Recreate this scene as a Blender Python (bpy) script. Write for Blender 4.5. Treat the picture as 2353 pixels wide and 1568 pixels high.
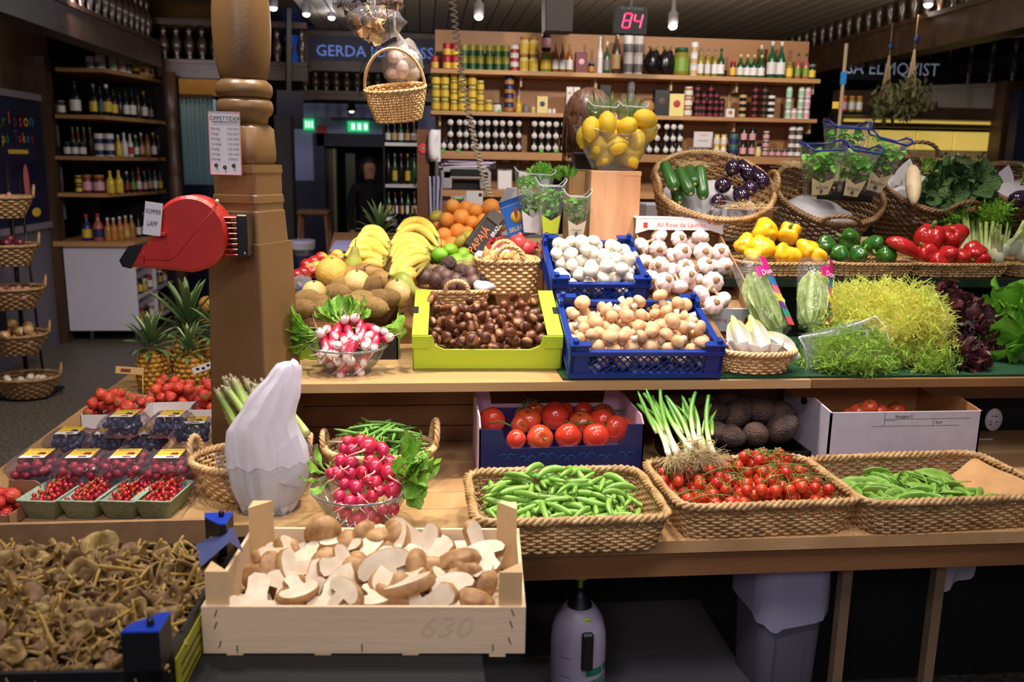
import bpy,math,random
import numpy as np
from mathutils import Vector,Matrix,Euler
for _o in list(bpy.data.objects):
 bpy.data.objects.remove(_o)
random.seed(7)
RNG=np.random.default_rng(11)
SC=bpy.context.scene
COL=SC.collection
PI=math.pi
# ------------------------------------------------------------------ camera
W,H,F=2353,1568,2000.0
CAM=np.array([0.0,0.0,1.55])
_yaw,_pit,_rol=math.radians(6.0),math.radians(11.64),0.0172
FWD=np.array([math.sin(_yaw)*math.cos(_pit),math.cos(_yaw)*math.cos(_pit),-math.sin(_pit)])
_r0=np.array([math.cos(_yaw),-math.sin(_yaw),0.0])
_u0=np.cross(_r0,FWD)
RGT=_r0*math.cos(_rol)+_u0*math.sin(_rol)
UPV=_u0*math.cos(_rol)-_r0*math.sin(_rol)
cd=bpy.data.cameras.new('camera')
cd.sensor_width=36.0
cd.lens=F/W*36.0
cd.clip_start,cd.clip_end=0.05,60
cd.dof.use_dof=True
cd.dof.focus_distance=2.25
cd.dof.aperture_fstop=4.0
cam=bpy.data.objects.new('camera',cd)
COL.objects.link(cam)
cam.matrix_world=Matrix(((RGT[0],UPV[0],-FWD[0],CAM[0]),(RGT[1],UPV[1],-FWD[1],CAM[1]),
                           (RGT[2],UPV[2],-FWD[2],CAM[2]),(0,0,0,1)))
SC.camera=cam
def ray(px,py):
 return FWD+RGT*((px-W/2)/F)+UPV*((H/2-py)/F)
def at_z(px,py,z):
 d=ray(px,py)
 return CAM+d*((z-CAM[2])/d[2])
def at_y(px,py,y):
 d=ray(px,py)
 return CAM+d*(y/d[1])
def at_x(px,py,x):
 d=ray(px,py)
 return CAM+d*(x/d[0])
def on_plane(px,py,p0,n):
 d=ray(px,py)
 p0,n=np.array(p0,float),np.array(n,float)
 return CAM+d*(np.dot(p0-CAM,n)/np.dot(d,n))
def proj(p):
 d=np.array(p,float)-CAM
 k=d@FWD
 return W/2+F*(d@RGT)/k,H/2-F*(d@UPV)/k
def depth(p):
 return (np.array(p,float)-CAM)@FWD
# ------------------------------------------------------------------ world, lights, exposure
SC.view_settings.view_transform='Standard'
SC.view_settings.look='None'
SC.view_settings.exposure=0.0
SC.view_settings.gamma=1.0
SC.view_settings.use_curve_mapping=False
wd=bpy.data.worlds.new('hall_ambient')
SC.world=wd
wd.use_nodes=True
wd.node_tree.nodes['Background'].inputs[0].default_value=(0.75,0.68,0.9,1)
wd.node_tree.nodes['Background'].inputs[1].default_value=0.125
def spot(name,loc,target,power,size=75,blend=0.7,radius=0.07,col=(1.0,0.86,0.68)):
 l=bpy.data.lights.new(name,'SPOT')
 l.energy,l.spot_size,l.spot_blend,l.shadow_soft_size,l.color=power,math.radians(size),blend,radius,col
 o=bpy.data.objects.new(name,l)
 COL.objects.link(o)
 o.location=loc
 o.rotation_euler=(Vector(target)-Vector(loc)).to_track_quat('-Z','Y').to_euler()
 return o
WARM=(1.0,0.92,0.80)
COOL=(0.98,0.93,1.0)
for (x,y,tx,ty,p) in [(-0.75,2.05,-0.75,2.3,62),(-0.15,2.2,-0.2,2.4,88),(0.45,2.25,0.45,2.4,88),(1.05,2.25,1.0,2.4,72),(1.75,2.4,1.7,2.65,40)]:
 spot('ceiling_spotlight',(x,y,2.62),(tx,ty,0.9),p,size=95,col=WARM)
for (x,y,tx,ty,p) in [(0.55,2.7,0.6,3.0,34),(1.4,2.8,1.45,3.0,26)]:
 spot('rear_fill_light',(x,y,2.62),(tx,ty,1.4),p,size=80,col=WARM)  # added fill to brighten the lemons and top tier, not known lamps
for (x,y,tx,ty,p) in [(-0.5,0.35,-0.45,1.3,36),(0.3,0.6,0.25,1.5,34),(0.6,1.2,0.6,1.95,34),(1.3,0.9,1.2,1.9,22)]:
 spot('aisle_fill_light',(x,y,2.62),(tx,ty,0.9),p,size=80,radius=0.12,col=COOL)  # added front fill for crate and basket fronts and the low table
for x,p in ((-0.8,56),(1.0,30)):
 spot('hall_fill_light',(x,-1.3,2.5),(x*0.8,2.3,0.8),p,size=90,radius=0.3,col=COOL)  # added unseen fill from behind the camera, standing in for soft hall light
spot('shelf_spotlight',(0.7,3.5,2.66),(0.7,5.0,1.6),95,size=140,col=WARM)
spot('shelf_spotlight',(1.9,3.6,2.66),(1.9,5.0,1.6),80,size=140,col=WARM)
spot('corner_spotlight',(-2.2,6.0,2.6),(-2.7,7.6,1.0),85,size=110,col=(0.95,0.85,0.95))
spot('floor_spotlight',(-1.6,4.2,2.6),(-2.0,5.3,0.2),130,size=100,col=(1,0.92,0.88))
# ------------------------------------------------------------------ mesh helpers
def quads(nu,nv,cu=False,cv=False):
 """grid index faces; verts laid out [u*nv+v]"""
 U=np.arange(nu if cu else nu-1)
 V=np.arange(nv if cv else nv-1)
 u,v=np.meshgrid(U,V,indexing='ij')
 u2,v2=(u+1) % nu,(v+1) % nv
 return np.stack([u*nv+v,u2*nv+v,u2*nv+v2,u*nv+v2],-1).reshape(-1,4)
class MB:
 """collects shapes; build() links them as one mesh object"""
 def __init__(s):
  s.v,s.f,s.m,s.n,s.sm=[],[],[],0,[]
 def add(s,VF,mi=0,M=None,smooth=True):
  V,Fs=VF
  V=np.asarray(V,float)
  if M is not None:
   M=np.array(M)
   V=V@M[:3,:3].T+M[:3,3]
  for f in (Fs if isinstance(Fs,list) else [Fs]):
   f=np.asarray(f)
   if len(f):
    s.f.append(f+s.n)
    s.m.append(np.full(len(f),mi))
    s.sm.append(np.full(len(f),smooth))
  s.v.append(V)
  s.n+=len(V)
  return s
 def mesh(s,name,mats):
  me=bpy.data.meshes.new(name)
  V=np.concatenate(s.v) if s.v else np.zeros((0,3))
  me.vertices.add(len(V))
  me.vertices.foreach_set('co',V.astype(np.float32).ravel())
  lt=np.concatenate([np.full(len(f),f.shape[1]) for f in s.f])
  li=np.concatenate([f.ravel() for f in s.f])
  me.loops.add(len(li))
  me.loops.foreach_set('vertex_index',li.astype(np.int32))
  me.polygons.add(len(lt))
  st=np.concatenate([[0],np.cumsum(lt)[:-1]])
  me.polygons.foreach_set('loop_start',st.astype(np.int32))
  me.polygons.foreach_set('loop_total',lt.astype(np.int32))
  me.polygons.foreach_set('material_index',np.concatenate(s.m).astype(np.int32))
  me.polygons.foreach_set('use_smooth',np.concatenate(s.sm))
  for m in (mats if isinstance(mats,(list,tuple)) else [mats]):
   me.materials.append(m)
  me.update(calc_edges=True)
  me.validate()
  return me
 def build(s,name,mats,parent=None,loc=None,rot=None):
  return link(name,s.mesh(name,mats),parent,loc,rot)
def link(name,me,parent=None,loc=None,rot=None,M=None):
 o=bpy.data.objects.new(name,me)
 COL.objects.link(o)
 if parent is not None:
  o.parent=parent
 if M is not None:
  o.matrix_local=Matrix(np.array(M).tolist())
 else:
  if loc is not None:
   o.location=[float(a) for a in loc]
  if rot is not None:
   o.rotation_euler=rot
 return o
def tag(o,label,cat,group=None,kind=None):
 o['label']=label
 if cat:
  o['category']=cat
 if group:
  o['group']=group
 if kind:
  o['kind']=kind
 return o
def thing(name,label,cat,loc=(0,0,0),rot=(0,0,0),group=None):
 return tag(link(name,None,None,loc,rot),label,cat,group)
def struct(o):
 o['kind']='structure'
 return o
def one(name,label,cat,VF,mat,loc=None,rot=None,group=None,smooth=True):
 """a thing that is a single mesh"""
 m=MB()
 m.add(VF,smooth=smooth)
 return tag(m.build(name,mat,None,loc,rot),label,cat,group)
def part(parent,name,VF,mat,loc=None,rot=None,smooth=True):
 m=MB()
 m.add(VF,smooth=smooth)
 return m.build(name,mat,parent,loc,rot)
def TM(loc=(0,0,0),rot=(0,0,0),sc=1.0):
 s=(sc,sc,sc) if np.isscalar(sc) else sc
 return np.array(Matrix.Translation([float(a) for a in loc])@Euler([float(a) for a in rot]).to_matrix().to_4x4()@Matrix.Diagonal((*[float(a) for a in s],1)))
def aim(d,roll=0.0):
 """matrix turning +Z to direction d"""
 d=Vector([float(a) for a in d])
 return (d.to_track_quat('Z','Y').to_matrix()@Matrix.Rotation(roll,3,'Z')).to_4x4()
def TA(loc,d,roll=0.0,sc=1.0):
 s=(sc,sc,sc) if np.isscalar(sc) else sc
 return np.array(Matrix.Translation([float(a) for a in loc])@aim(d,roll)@Matrix.Diagonal((*[float(a) for a in s],1)))
def xf(VF,M):
 V=np.asarray(VF[0],float)
 M=np.array(M)
 return V@M[:3,:3].T+M[:3,3],VF[1]
def join(*L):
 V,Fs,n=[],[],0
 for v,f in L:
  V.append(np.asarray(v,float))
  for g in (f if isinstance(f,list) else [f]):
   Fs.append(np.asarray(g)+n)
  n+=len(v)
 return np.concatenate(V),Fs
def box(x0,x1,y0,y1,z0,z1):
 V=np.array([[x,y,z] for x in (x0,x1) for y in (y0,y1) for z in (z0,z1)],float)
 return V,np.array([[0,1,3,2],[4,6,7,5],[0,4,5,1],[2,3,7,6],[0,2,6,4],[1,5,7,3]])
def cbox(w,d,h):
 return box(-w/2,w/2,-d/2,d/2,0,h)
def rrect(w,d,r,seg=3):
 P=[]
 for cx,cy,a0 in ((w/2-r,d/2-r,0),(-w/2+r,d/2-r,90),(-w/2+r,-d/2+r,180),(w/2-r,-d/2+r,270)):
  for k in range(seg+1):
   a=math.radians(a0+90*k/seg)
   P.append((cx+r*math.cos(a),cy+r*math.sin(a)))
 return np.array(P)
def loft(rings,cap0=True,cap1=True):
 """rings: list of (n,3) loops"""
 n=len(rings[0])
 V=np.concatenate(rings)
 Fs=[quads(len(rings),n,False,True)[:,::-1]]
 if cap0:
  Fs.append(np.arange(n)[None,:][:,::-1])
 if cap1:
  Fs.append((np.arange(n)+n*(len(rings)-1))[None,:])
 return V,Fs
def ring(P,z,s=1.0):
 P=np.asarray(P,float)
 return np.column_stack([P[:,0]*s,P[:,1]*s,np.full(len(P),z)])
def rprism(w,d,h,b=0.004,r=None,seg=2):
 """rounded box standing on z=0"""
 r=b if r is None else r
 return loft([ring(rrect(w-2*b,d-2*b,max(r-b,1e-4),seg),0),ring(rrect(w,d,r,seg),b),
                 ring(rrect(w,d,r,seg),h-b),ring(rrect(w-2*b,d-2*b,max(r-b,1e-4),seg),h)])
def prism(P,z0,z1):
 return loft([ring(P,z0),ring(P,z1)])
def shell_outline(P,t):
 """polygon in XZ of thickness t along Y (y from 0 to t)"""
 V,Fs=prism(P,0,t)
 return np.column_stack([V[:,0],t-V[:,2],V[:,1]]),Fs
def lathe(prof,n=24,cap0=True,cap1=True,warp=None):
 a=np.linspace(0,2*PI,n,endpoint=False)
 rings=[np.column_stack([r*np.cos(a),r*np.sin(a),np.full(n,z)]) for r,z in prof]
 V,Fs=loft(rings,cap0 and prof[0][0]>1e-6,cap1 and prof[-1][0]>1e-6)
 if warp is not None:
  V=warp(V)
 return V,Fs
def sphere(rx,ry=None,rz=None,nu=16,nv=10,warp=None):
 ry=rx if ry is None else ry
 rz=rx if rz is None else rz
 t=np.linspace(0.04,PI-0.04,nv)
 V,Fs=lathe([(math.sin(k),-math.cos(k)) for k in t],nu)
 if warp is not None:
  V=warp(V)
 return V*np.array([rx,ry,rz]),Fs
def sweep(P,R,sides=8,cap=True,flat=None,up=None):
 """tube along points P with radii R; flat = ratio of the second axis"""
 P=np.asarray(P,float)
 n=len(P)
 R=np.broadcast_to(np.asarray(R,float),(n,))
 T=np.gradient(P,axis=0)
 T /= np.linalg.norm(T,axis=1)[:,None]+1e-12
 nrm=np.array(up,float) if up is not None else (np.array([0,0,1.0]) if abs(T[0,2])<0.9 else np.array([1.0,0,0]))
 a=np.linspace(0,2*PI,sides,endpoint=False)
 rings=[]
 fl=1.0 if flat is None else flat
 for i in range(n):
  nrm=nrm-T[i]*(nrm@T[i])
  nrm /= np.linalg.norm(nrm)+1e-12
  b=np.cross(T[i],nrm)
  rings.append(P[i]+R[i]*(np.cos(a)[:,None]*b+fl*np.sin(a)[:,None]*nrm))
 return loft(rings,cap,cap)
def bez(p0,p1,p2,p3=None,n=8):
 t=np.linspace(0,1,n)[:,None]
 p0,p1,p2=(np.array(q,float) for q in (p0,p1,p2))
 if p3 is None:
  return (1-t)**2*p0+2*t*(1-t)*p1+t*t*p2
 p3=np.array(p3,float)
 return (1-t)**3*p0+3*t*(1-t)**2*p1+3*t*t*(1-t)*p2+t**3*p3
def leaf(L,Wd,curl=0.3,cup=0.25,nl=6,nw=5,wavy=0.0,tip=0.9,seed=0,base=0.12):
 """leaf blade along +Y from origin, normal +Z"""
 r=np.random.default_rng(seed)
 t=np.linspace(0,1,nl)
 w=Wd/2*(base+(1-base)*np.sin(PI*np.clip(t,0,1)**tip)**0.8)
 w[-1]=Wd*0.03
 s=np.linspace(-1,1,nw)
 ang=curl*t
 y=np.cumsum(np.cos(ang*2))*L/nl
 z=-np.cumsum(np.sin(ang*2))*L/nl
 V=[]
 for i in range(nl):
  for k in range(nw):
   V.append((s[k]*w[i],y[i],z[i]+cup*w[i]*s[k]**2+wavy*Wd*r.normal()*abs(s[k])))
 return np.array(V),quads(nl,nw)
def vnoise(V,amp,scale,seed=0):
 """cheap smooth displacement"""
 r=np.random.default_rng(seed)
 out=np.zeros(len(V))
 for k in range(5):
  d=r.normal(size=3)*scale*(1+0.5*k)
  out+=np.sin(V@d+r.uniform(0,6.28))/(1+0.4*k)
 return out*amp
_TEXTS=[]
def text(parent,body,size,mat,loc,rot=(PI/2,0,0),align='CENTER',shear=0.0,sx=1.0,name='lettering'):
 """lettering is queued here and turned into meshes in one go at the end"""
 c=bpy.data.curves.new('lettering','FONT')
 c.body,c.size,c.align_x,c.align_y,c.shear,c.resolution_u=body,size,align,'CENTER',shear,2
 o=link('lettering_curve',c)
 _TEXTS.append((o,c,name,parent,mat,loc,rot,sx))
def flush_text():
 dg=bpy.context.evaluated_depsgraph_get()
 done=[(bpy.data.meshes.new_from_object(t[0].evaluated_get(dg)),t) for t in _TEXTS]
 for me,(o,c,name,parent,m,loc,rot,sx) in done:
  bpy.data.objects.remove(o)
  bpy.data.curves.remove(c)
  me.materials.clear()
  me.materials.append(m)
  link(name,me,parent,loc,rot).scale=(sx,1,1)
 _TEXTS.clear()
# ------------------------------------------------------------------ materials
def srgb(r,g,b):
 f=lambda c:(c/255)/12.92 if c/255<=0.04045 else ((c/255+0.055)/1.055)**2.4
 return (f(r),f(g),f(b),1)
_MATS={}
def mat(name,c1,c2=None,scale=8.0,rough=0.5,bump=0.0,bscale=60.0,rnd=0.0,coat=0.0,sss=0.0,stretch=(1,1,1),spec=0.5,
  metal=0.0,detail=4.0,lo=0.35,hi=0.65,tex='noise',emit=None,estr=1.0,trans=0.0,sheen=0.0,thin=0.0):
 if name in _MATS:
  return _MATS[name]
 m=bpy.data.materials.new(name)
 m.use_nodes=True
 nt=m.node_tree
 N,L=nt.nodes,nt.links
 b=N['Principled BSDF']
 b.inputs['Roughness'].default_value=rough
 b.inputs['Metallic'].default_value=metal
 b.inputs['Specular IOR Level'].default_value=spec
 b.inputs['Coat Weight'].default_value=coat
 b.inputs['Coat Roughness'].default_value=0.12
 if sss:
  b.inputs['Subsurface Weight'].default_value=sss
  b.inputs['Subsurface Radius'].default_value=(0.01,0.006,0.003)
  b.inputs['Subsurface Scale'].default_value=0.6
 b.inputs['Transmission Weight'].default_value=trans
 b.inputs['Base Color'].default_value=srgb(*c1)
 tc=N.new('ShaderNodeTexCoord')
 mp=N.new('ShaderNodeMapping')
 mp.inputs['Scale'].default_value=stretch
 L.new(tc.outputs['Object'],mp.inputs['Vector'])
 col=None
 if c2 is not None:
  if tex=='voronoi':
   t=N.new('ShaderNodeTexVoronoi')
   t.inputs['Scale'].default_value=scale
   out=t.outputs['Distance']
  elif tex=='wave':
   t=N.new('ShaderNodeTexWave')
   t.inputs['Scale'].default_value=scale
   t.inputs['Distortion'].default_value=3.0
   t.inputs['Detail'].default_value=detail
   out=t.outputs['Fac']
  else:
   t=N.new('ShaderNodeTexNoise')
   t.inputs['Scale'].default_value=scale
   t.inputs['Detail'].default_value=detail
   out=t.outputs['Fac']
  L.new(mp.outputs[0],t.inputs['Vector'])
  cr=N.new('ShaderNodeValToRGB')
  cr.color_ramp.elements[0].position,cr.color_ramp.elements[1].position=lo,hi
  cr.color_ramp.elements[0].color,cr.color_ramp.elements[1].color=srgb(*c1),srgb(*c2)
  L.new(out,cr.inputs[0])
  col=cr.outputs[0]
 if rnd:
  oi=N.new('ShaderNodeObjectInfo')
  hs=N.new('ShaderNodeHueSaturation')
  mr=N.new('ShaderNodeMapRange')
  mr.inputs[3].default_value,mr.inputs[4].default_value=1-rnd,1+rnd
  L.new(oi.outputs['Random'],mr.inputs[0])
  L.new(mr.outputs[0],hs.inputs['Value'])
  m2=N.new('ShaderNodeMapRange')
  m2.inputs[3].default_value,m2.inputs[4].default_value=0.5-rnd*0.06,0.5+rnd*0.06
  L.new(oi.outputs['Random'],m2.inputs[0])
  L.new(m2.outputs[0],hs.inputs['Hue'])
  if col is None:
   hs.inputs['Color'].default_value=srgb(*c1)
  else:
   L.new(col,hs.inputs['Color'])
  col=hs.outputs[0]
 if col is not None:
  L.new(col,b.inputs['Base Color'])
 if bump:
  t2=N.new('ShaderNodeTexNoise')
  t2.inputs['Scale'].default_value=bscale
  t2.inputs['Detail'].default_value=3
  L.new(mp.outputs[0],t2.inputs['Vector'])
  bp=N.new('ShaderNodeBump')
  bp.inputs['Strength'].default_value=bump
  bp.inputs['Distance'].default_value=0.01
  L.new(t2.outputs['Fac'],bp.inputs['Height'])
  L.new(bp.outputs[0],b.inputs['Normal'])
 if emit is not None:
  b.inputs['Emission Color'].default_value=srgb(*emit)
  b.inputs['Emission Strength'].default_value=estr
 if thin: # light passes through leaves, paper and film
  tr=N.new('ShaderNodeBsdfTranslucent')
  tr.inputs['Color'].default_value=srgb(*c1)
  if col is not None:
   L.new(col,tr.inputs['Color'])
  mx=N.new('ShaderNodeMixShader')
  mx.inputs[0].default_value=thin
  L.new(b.outputs[0],mx.inputs[1])
  L.new(tr.outputs[0],mx.inputs[2])
  L.new(mx.outputs[0],N['Material Output'].inputs['Surface'])
 _MATS[name]=m
 return m
def clear(name,tint=(255,255,255),refl=0.25,haze=0.0,rough=0.03,hcol=(230,230,240),bump=0.0,bscale=40.0):
 """thin clear film or glass: see-through with a Fresnel sheen and a little milkiness"""
 if name in _MATS:
  return _MATS[name]
 m=bpy.data.materials.new(name)
 m.use_nodes=True
 nt=m.node_tree
 N,L=nt.nodes,nt.links
 N.remove(N['Principled BSDF'])
 tr=N.new('ShaderNodeBsdfTransparent')
 tr.inputs[0].default_value=srgb(*tint)
 gl=N.new('ShaderNodeBsdfGlossy')
 gl.inputs['Roughness'].default_value=rough
 fr=N.new('ShaderNodeFresnel')
 fr.inputs['IOR'].default_value=1.5
 ml=N.new('ShaderNodeMath')
 ml.operation='MULTIPLY_ADD'
 ml.inputs[1].default_value=0.5
 ml.inputs[2].default_value=refl*0.035
 L.new(fr.outputs[0],ml.inputs[0])
 if bump:
  tc=N.new('ShaderNodeTexCoord')
  t2=N.new('ShaderNodeTexNoise')
  t2.inputs['Scale'].default_value=bscale
  L.new(tc.outputs['Object'],t2.inputs['Vector'])
  bp=N.new('ShaderNodeBump')
  bp.inputs['Strength'].default_value=bump
  bp.inputs['Distance'].default_value=0.01
  L.new(t2.outputs['Fac'],bp.inputs['Height'])
  L.new(bp.outputs[0],gl.inputs['Normal'])
  L.new(bp.outputs[0],fr.inputs['Normal'])
 mx=N.new('ShaderNodeMixShader')
 L.new(ml.outputs[0],mx.inputs[0])
 L.new(tr.outputs[0],mx.inputs[1])
 L.new(gl.outputs[0],mx.inputs[2])
 out=mx.outputs[0]
 if haze:
  df=N.new('ShaderNodeBsdfDiffuse')
  df.inputs[0].default_value=srgb(*hcol)
  m2=N.new('ShaderNodeMixShader')
  m2.inputs[0].default_value=haze
  L.new(out,m2.inputs[1])
  L.new(df.outputs[0],m2.inputs[2])
  out=m2.outputs[0]
 L.new(out,N['Material Output'].inputs['Surface'])
 _MATS[name]=m
 return m
def gmat(name,stops,lo,hi,axis='z',rough=0.45,coat=0.0,noise=0.0,nscale=60.0,bump=0.0,bscale=80.0,rnd=0.0,thin=0.0,spec=0.5):
 """colour runs along one axis of the piece itself (a radish's white tip), broken up by noise"""
 if name in _MATS:
  return _MATS[name]
 m=mat(name,stops[0][1],rough=rough,coat=coat,bump=bump,bscale=bscale,spec=spec)
 N,L=m.node_tree.nodes,m.node_tree.links
 tc=N.new('ShaderNodeTexCoord')
 sx=N.new('ShaderNodeSeparateXYZ')
 L.new(tc.outputs['Object'],sx.inputs[0])
 mr=N.new('ShaderNodeMapRange')
 mr.inputs[1].default_value,mr.inputs[2].default_value=lo,hi
 L.new(sx.outputs['XYZ'.index(axis.upper())],mr.inputs[0])
 fac=mr.outputs[0]
 if noise:
  t=N.new('ShaderNodeTexNoise')
  t.inputs['Scale'].default_value=nscale
  L.new(tc.outputs['Object'],t.inputs['Vector'])
  ma=N.new('ShaderNodeMath')
  ma.operation='MULTIPLY_ADD'
  ma.inputs[1].default_value=noise
  L.new(t.outputs['Fac'],ma.inputs[0])
  L.new(fac,ma.inputs[2])
  m3=N.new('ShaderNodeMath')
  m3.operation='SUBTRACT'
  m3.inputs[1].default_value=noise*0.5
  L.new(ma.outputs[0],m3.inputs[0])
  fac=m3.outputs[0]
 cr=N.new('ShaderNodeValToRGB')
 e=cr.color_ramp.elements
 while len(e)<len(stops):
  e.new(0.5)
 for k,(q,c) in enumerate(stops):
  e[k].position,e[k].color=q,srgb(*c)
 L.new(fac,cr.inputs[0])
 col=cr.outputs[0]
 if rnd:
  oi=N.new('ShaderNodeObjectInfo')
  hs=N.new('ShaderNodeHueSaturation')
  m4=N.new('ShaderNodeMapRange')
  m4.inputs[3].default_value,m4.inputs[4].default_value=1-rnd,1+rnd
  L.new(oi.outputs['Random'],m4.inputs[0])
  L.new(m4.outputs[0],hs.inputs['Value'])
  L.new(col,hs.inputs['Color'])
  col=hs.outputs[0]
 L.new(col,N['Principled BSDF'].inputs['Base Color'])
 if thin:
  tr=N.new('ShaderNodeBsdfTranslucent')
  L.new(col,tr.inputs['Color'])
  mx=N.new('ShaderNodeMixShader')
  mx.inputs[0].default_value=thin
  L.new(N['Principled BSDF'].outputs[0],mx.inputs[1])
  L.new(tr.outputs[0],mx.inputs[2])
  L.new(mx.outputs[0],N['Material Output'].inputs['Surface'])
 return m
def wood(name,c1,c2,scale=14,along='x',rough=0.45,coat=0.0):
 s={'x':(0.12,1,1),'y':(1,0.12,1),'z':(1,1,0.12)}[along]
 return mat(name,c1,c2,scale=scale,rough=rough,stretch=s,detail=6,lo=0.3,hi=0.7,bump=0.08,bscale=90,coat=coat,rnd=0.06)
# ------------------------------------------------------------------ heaps
class Heap:
 """drops round or long pieces one by one onto a floor and onto each other"""
 def __init__(s,floor):
  s.floor,s.c,s.r=floor,np.zeros((0,3)),np.zeros(0)
 def rest(s,offs,R,x,y):
  """lowest z of the reference point so that spheres offs/R clear everything"""
  z=-9.0
  for o,r in zip(offs,R):
   X,Y=x+o[0],y+o[1]
   z=max(z,s.floor(X,Y)+r-o[2])
   if len(s.r):
    d2=(s.c[:,0]-X)**2+(s.c[:,1]-Y)**2
    rr=(s.r+r)**2
    k=d2<rr
    if k.any():
     z=max(z,float((s.c[k,2]+np.sqrt(rr[k]-d2[k])).max())-o[2])
  return z
 def drop(s,offs,R,sample,tries=12,top=None):
  best=None
  for _ in range(tries):
   x,y=sample()
   z=s.rest(offs,R,x,y)
   q=z-(top(x,y) if top else 0.0)
   if best is None or q<best[0]:
    best=(q,x,y,z)
  q,x,y,z=best
  P=np.array(offs,float)+np.array([x,y,z])
  s.c=np.concatenate([s.c,P])
  s.r=np.concatenate([s.r,np.array(R,float)])
  return np.array([x,y,z]),q
def rect_sampler(x0,x1,y0,y1):
 return lambda:(random.uniform(x0,x1),random.uniform(y0,y1))
# ================================================================== shared materials
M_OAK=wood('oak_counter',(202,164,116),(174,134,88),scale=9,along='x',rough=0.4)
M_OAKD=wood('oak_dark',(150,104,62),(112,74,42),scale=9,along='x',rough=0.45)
M_OAKY=wood('oak_table',(196,156,108),(166,124,80),scale=8,along='y',rough=0.4)
M_BROWN=mat('brown_paint',(124,92,57),(114,83,49),scale=4,rough=0.38,bump=0.05,bscale=120)
M_DWOOD=wood('dark_stained_wood',(84,60,42),(58,40,27),scale=10,along='y',rough=0.4)
M_DWOODZ=wood('dark_stained_wood_upright',(88,62,42),(60,41,27),scale=10,along='z',rough=0.4)
M_SHELFW=wood('shelf_wood',(196,146,96),(172,124,78),scale=8,along='x',rough=0.5)
M_PANEL=wood('shelf_back_panel',(176,126,80),(158,110,68),scale=4,along='x',rough=0.55)
M_BLACK=mat('black_plastic',(16,16,18),rough=0.4)
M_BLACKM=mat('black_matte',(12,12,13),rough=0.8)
M_WHITE=mat('white_laminate',(205,200,214),rough=0.4)
M_PAPER=mat('white_paper',(232,228,232),rough=0.7,thin=0.15)
M_CARD=mat('brown_cardboard',(156,118,80),(142,106,70),scale=30,rough=0.75)
M_INK=mat('black_ink',(20,20,26),rough=0.6)
M_INKG=mat('grey_ink',(95,80,100),rough=0.6)
M_RED=mat('red_ink',(205,40,40),rough=0.5)
M_PINKR=mat('pink_red_ink',(226,120,120),rough=0.6)
M_STEEL=mat('steel',(150,148,145),rough=0.3,metal=1.0)
M_GREY=mat('grey_plastic',(120,118,125),rough=0.5)
M_WICK=mat('wicker_honey',(188,150,102),(150,112,68),scale=40,rough=0.5,rnd=0.05)
M_WICKD=mat('wicker_brown',(144,108,70),(106,76,46),scale=40,rough=0.5,rnd=0.05)
M_WICKL=mat('wicker_pale',(224,186,134),(198,156,104),scale=40,rough=0.5,rnd=0.05)
M_BLUE=mat('navy_blue_plastic',(14,46,128),rough=0.32)
M_STRAW=mat('straw',(222,190,140),rough=0.6)
# ================================================================== the setting
M_FLOOR=mat('speckled_terrazzo',(72,66,58),(112,102,90),scale=55,rough=0.5,detail=8,lo=0.4,hi=0.62)
struct(part(None,'floor',box(-6,7,-1.5,14,-0.05,0),M_FLOOR,smooth=False))
M_PLANKC=mat('ceiling_board_paint',(176,160,142),rough=0.6,rnd=0.05)
ceil=struct(part(None,'ceiling',box(-5.0,6.5,5.2,13.5,2.80,2.84),M_DWOOD,smooth=False))
_pl=MB()
_pl.add(rprism(0.115,8.3,0.02,0.004),smooth=False)
_plm=_pl.mesh('plank',M_PLANKC)
for k in range(46):
 link('plank',_plm,ceil,(-0.95+0.125*k,9.35,2.778))
# far hall: pale bluish end wall with a blue door opening
M_BLUEW=mat('pale_blue_wall',(150,158,215),rough=0.6)
M_NAVY=mat('navy_door_paint',(22,26,60),rough=0.5)
M_DARK=mat('dark_hall_paint',(34,28,26),rough=0.7)
struct(part(None,'wall_back',box(-6,7,13.6,13.7,0,4),M_DARK,smooth=False))
struct(part(None,'wall_left',box(-5.2,-5.1,-1.0,13.6,0,4),M_DARK,smooth=False))
struct(part(None,'wall_right',box(6.6,6.7,-1.0,13.6,0,4),M_DARK,smooth=False))
yw=11.0
a,b=at_y(672,236,yw),at_y(900,236,yw)
d1,d2,dt=at_y(728,310,yw),at_y(905,310,yw),at_y(728,312,yw)[2]
wf=struct(part(None,'wall_far',join(box(a[0],d1[0],yw,yw+0.1,0,dt),box(a[0],b[0]+0.6,yw,yw+0.1,dt,a[2])),M_BLUEW,smooth=False))
part(wf,'dado',box(a[0],d1[0],yw-0.01,yw,0,at_y(700,415,yw)[2]),M_NAVY,smooth=False)
dr=struct(link('door_1',None,None,(0,0,0)))
part(dr,'door_frame',join(box(d1[0]-0.04,d1[0]+0.09,yw-0.04,yw+0.1,0,dt+0.03),box(d1[0],b[0]+0.6,yw-0.04,yw+0.1,dt-0.12,dt+0.03)),M_NAVY,smooth=False)
M_GREENG=mat('dim_green_door',(62,66,48),rough=0.3)
gx0,gx1=at_y(745,400,yw)[0],at_y(772,400,yw)[0]
part(dr,'door_leaf',box(gx0,gx1,yw+0.15,yw+0.2,0,dt-0.15),M_GREENG,smooth=False)
gx0,gx1=at_y(764,400,yw)[0],at_y(770,400,yw)[0]
part(dr,'door_edge',box(gx0,gx1,yw+0.1,yw+0.16,0,dt-0.15),mat('door_edge_wood',(150,130,80),rough=0.4),smooth=False)
part(dr,'glass_panel',box(at_y(790,400,yw)[0],at_y(812,400,yw)[0],yw+0.3,yw+0.32,0.2,dt-0.2),M_GREENG,smooth=False)
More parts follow.
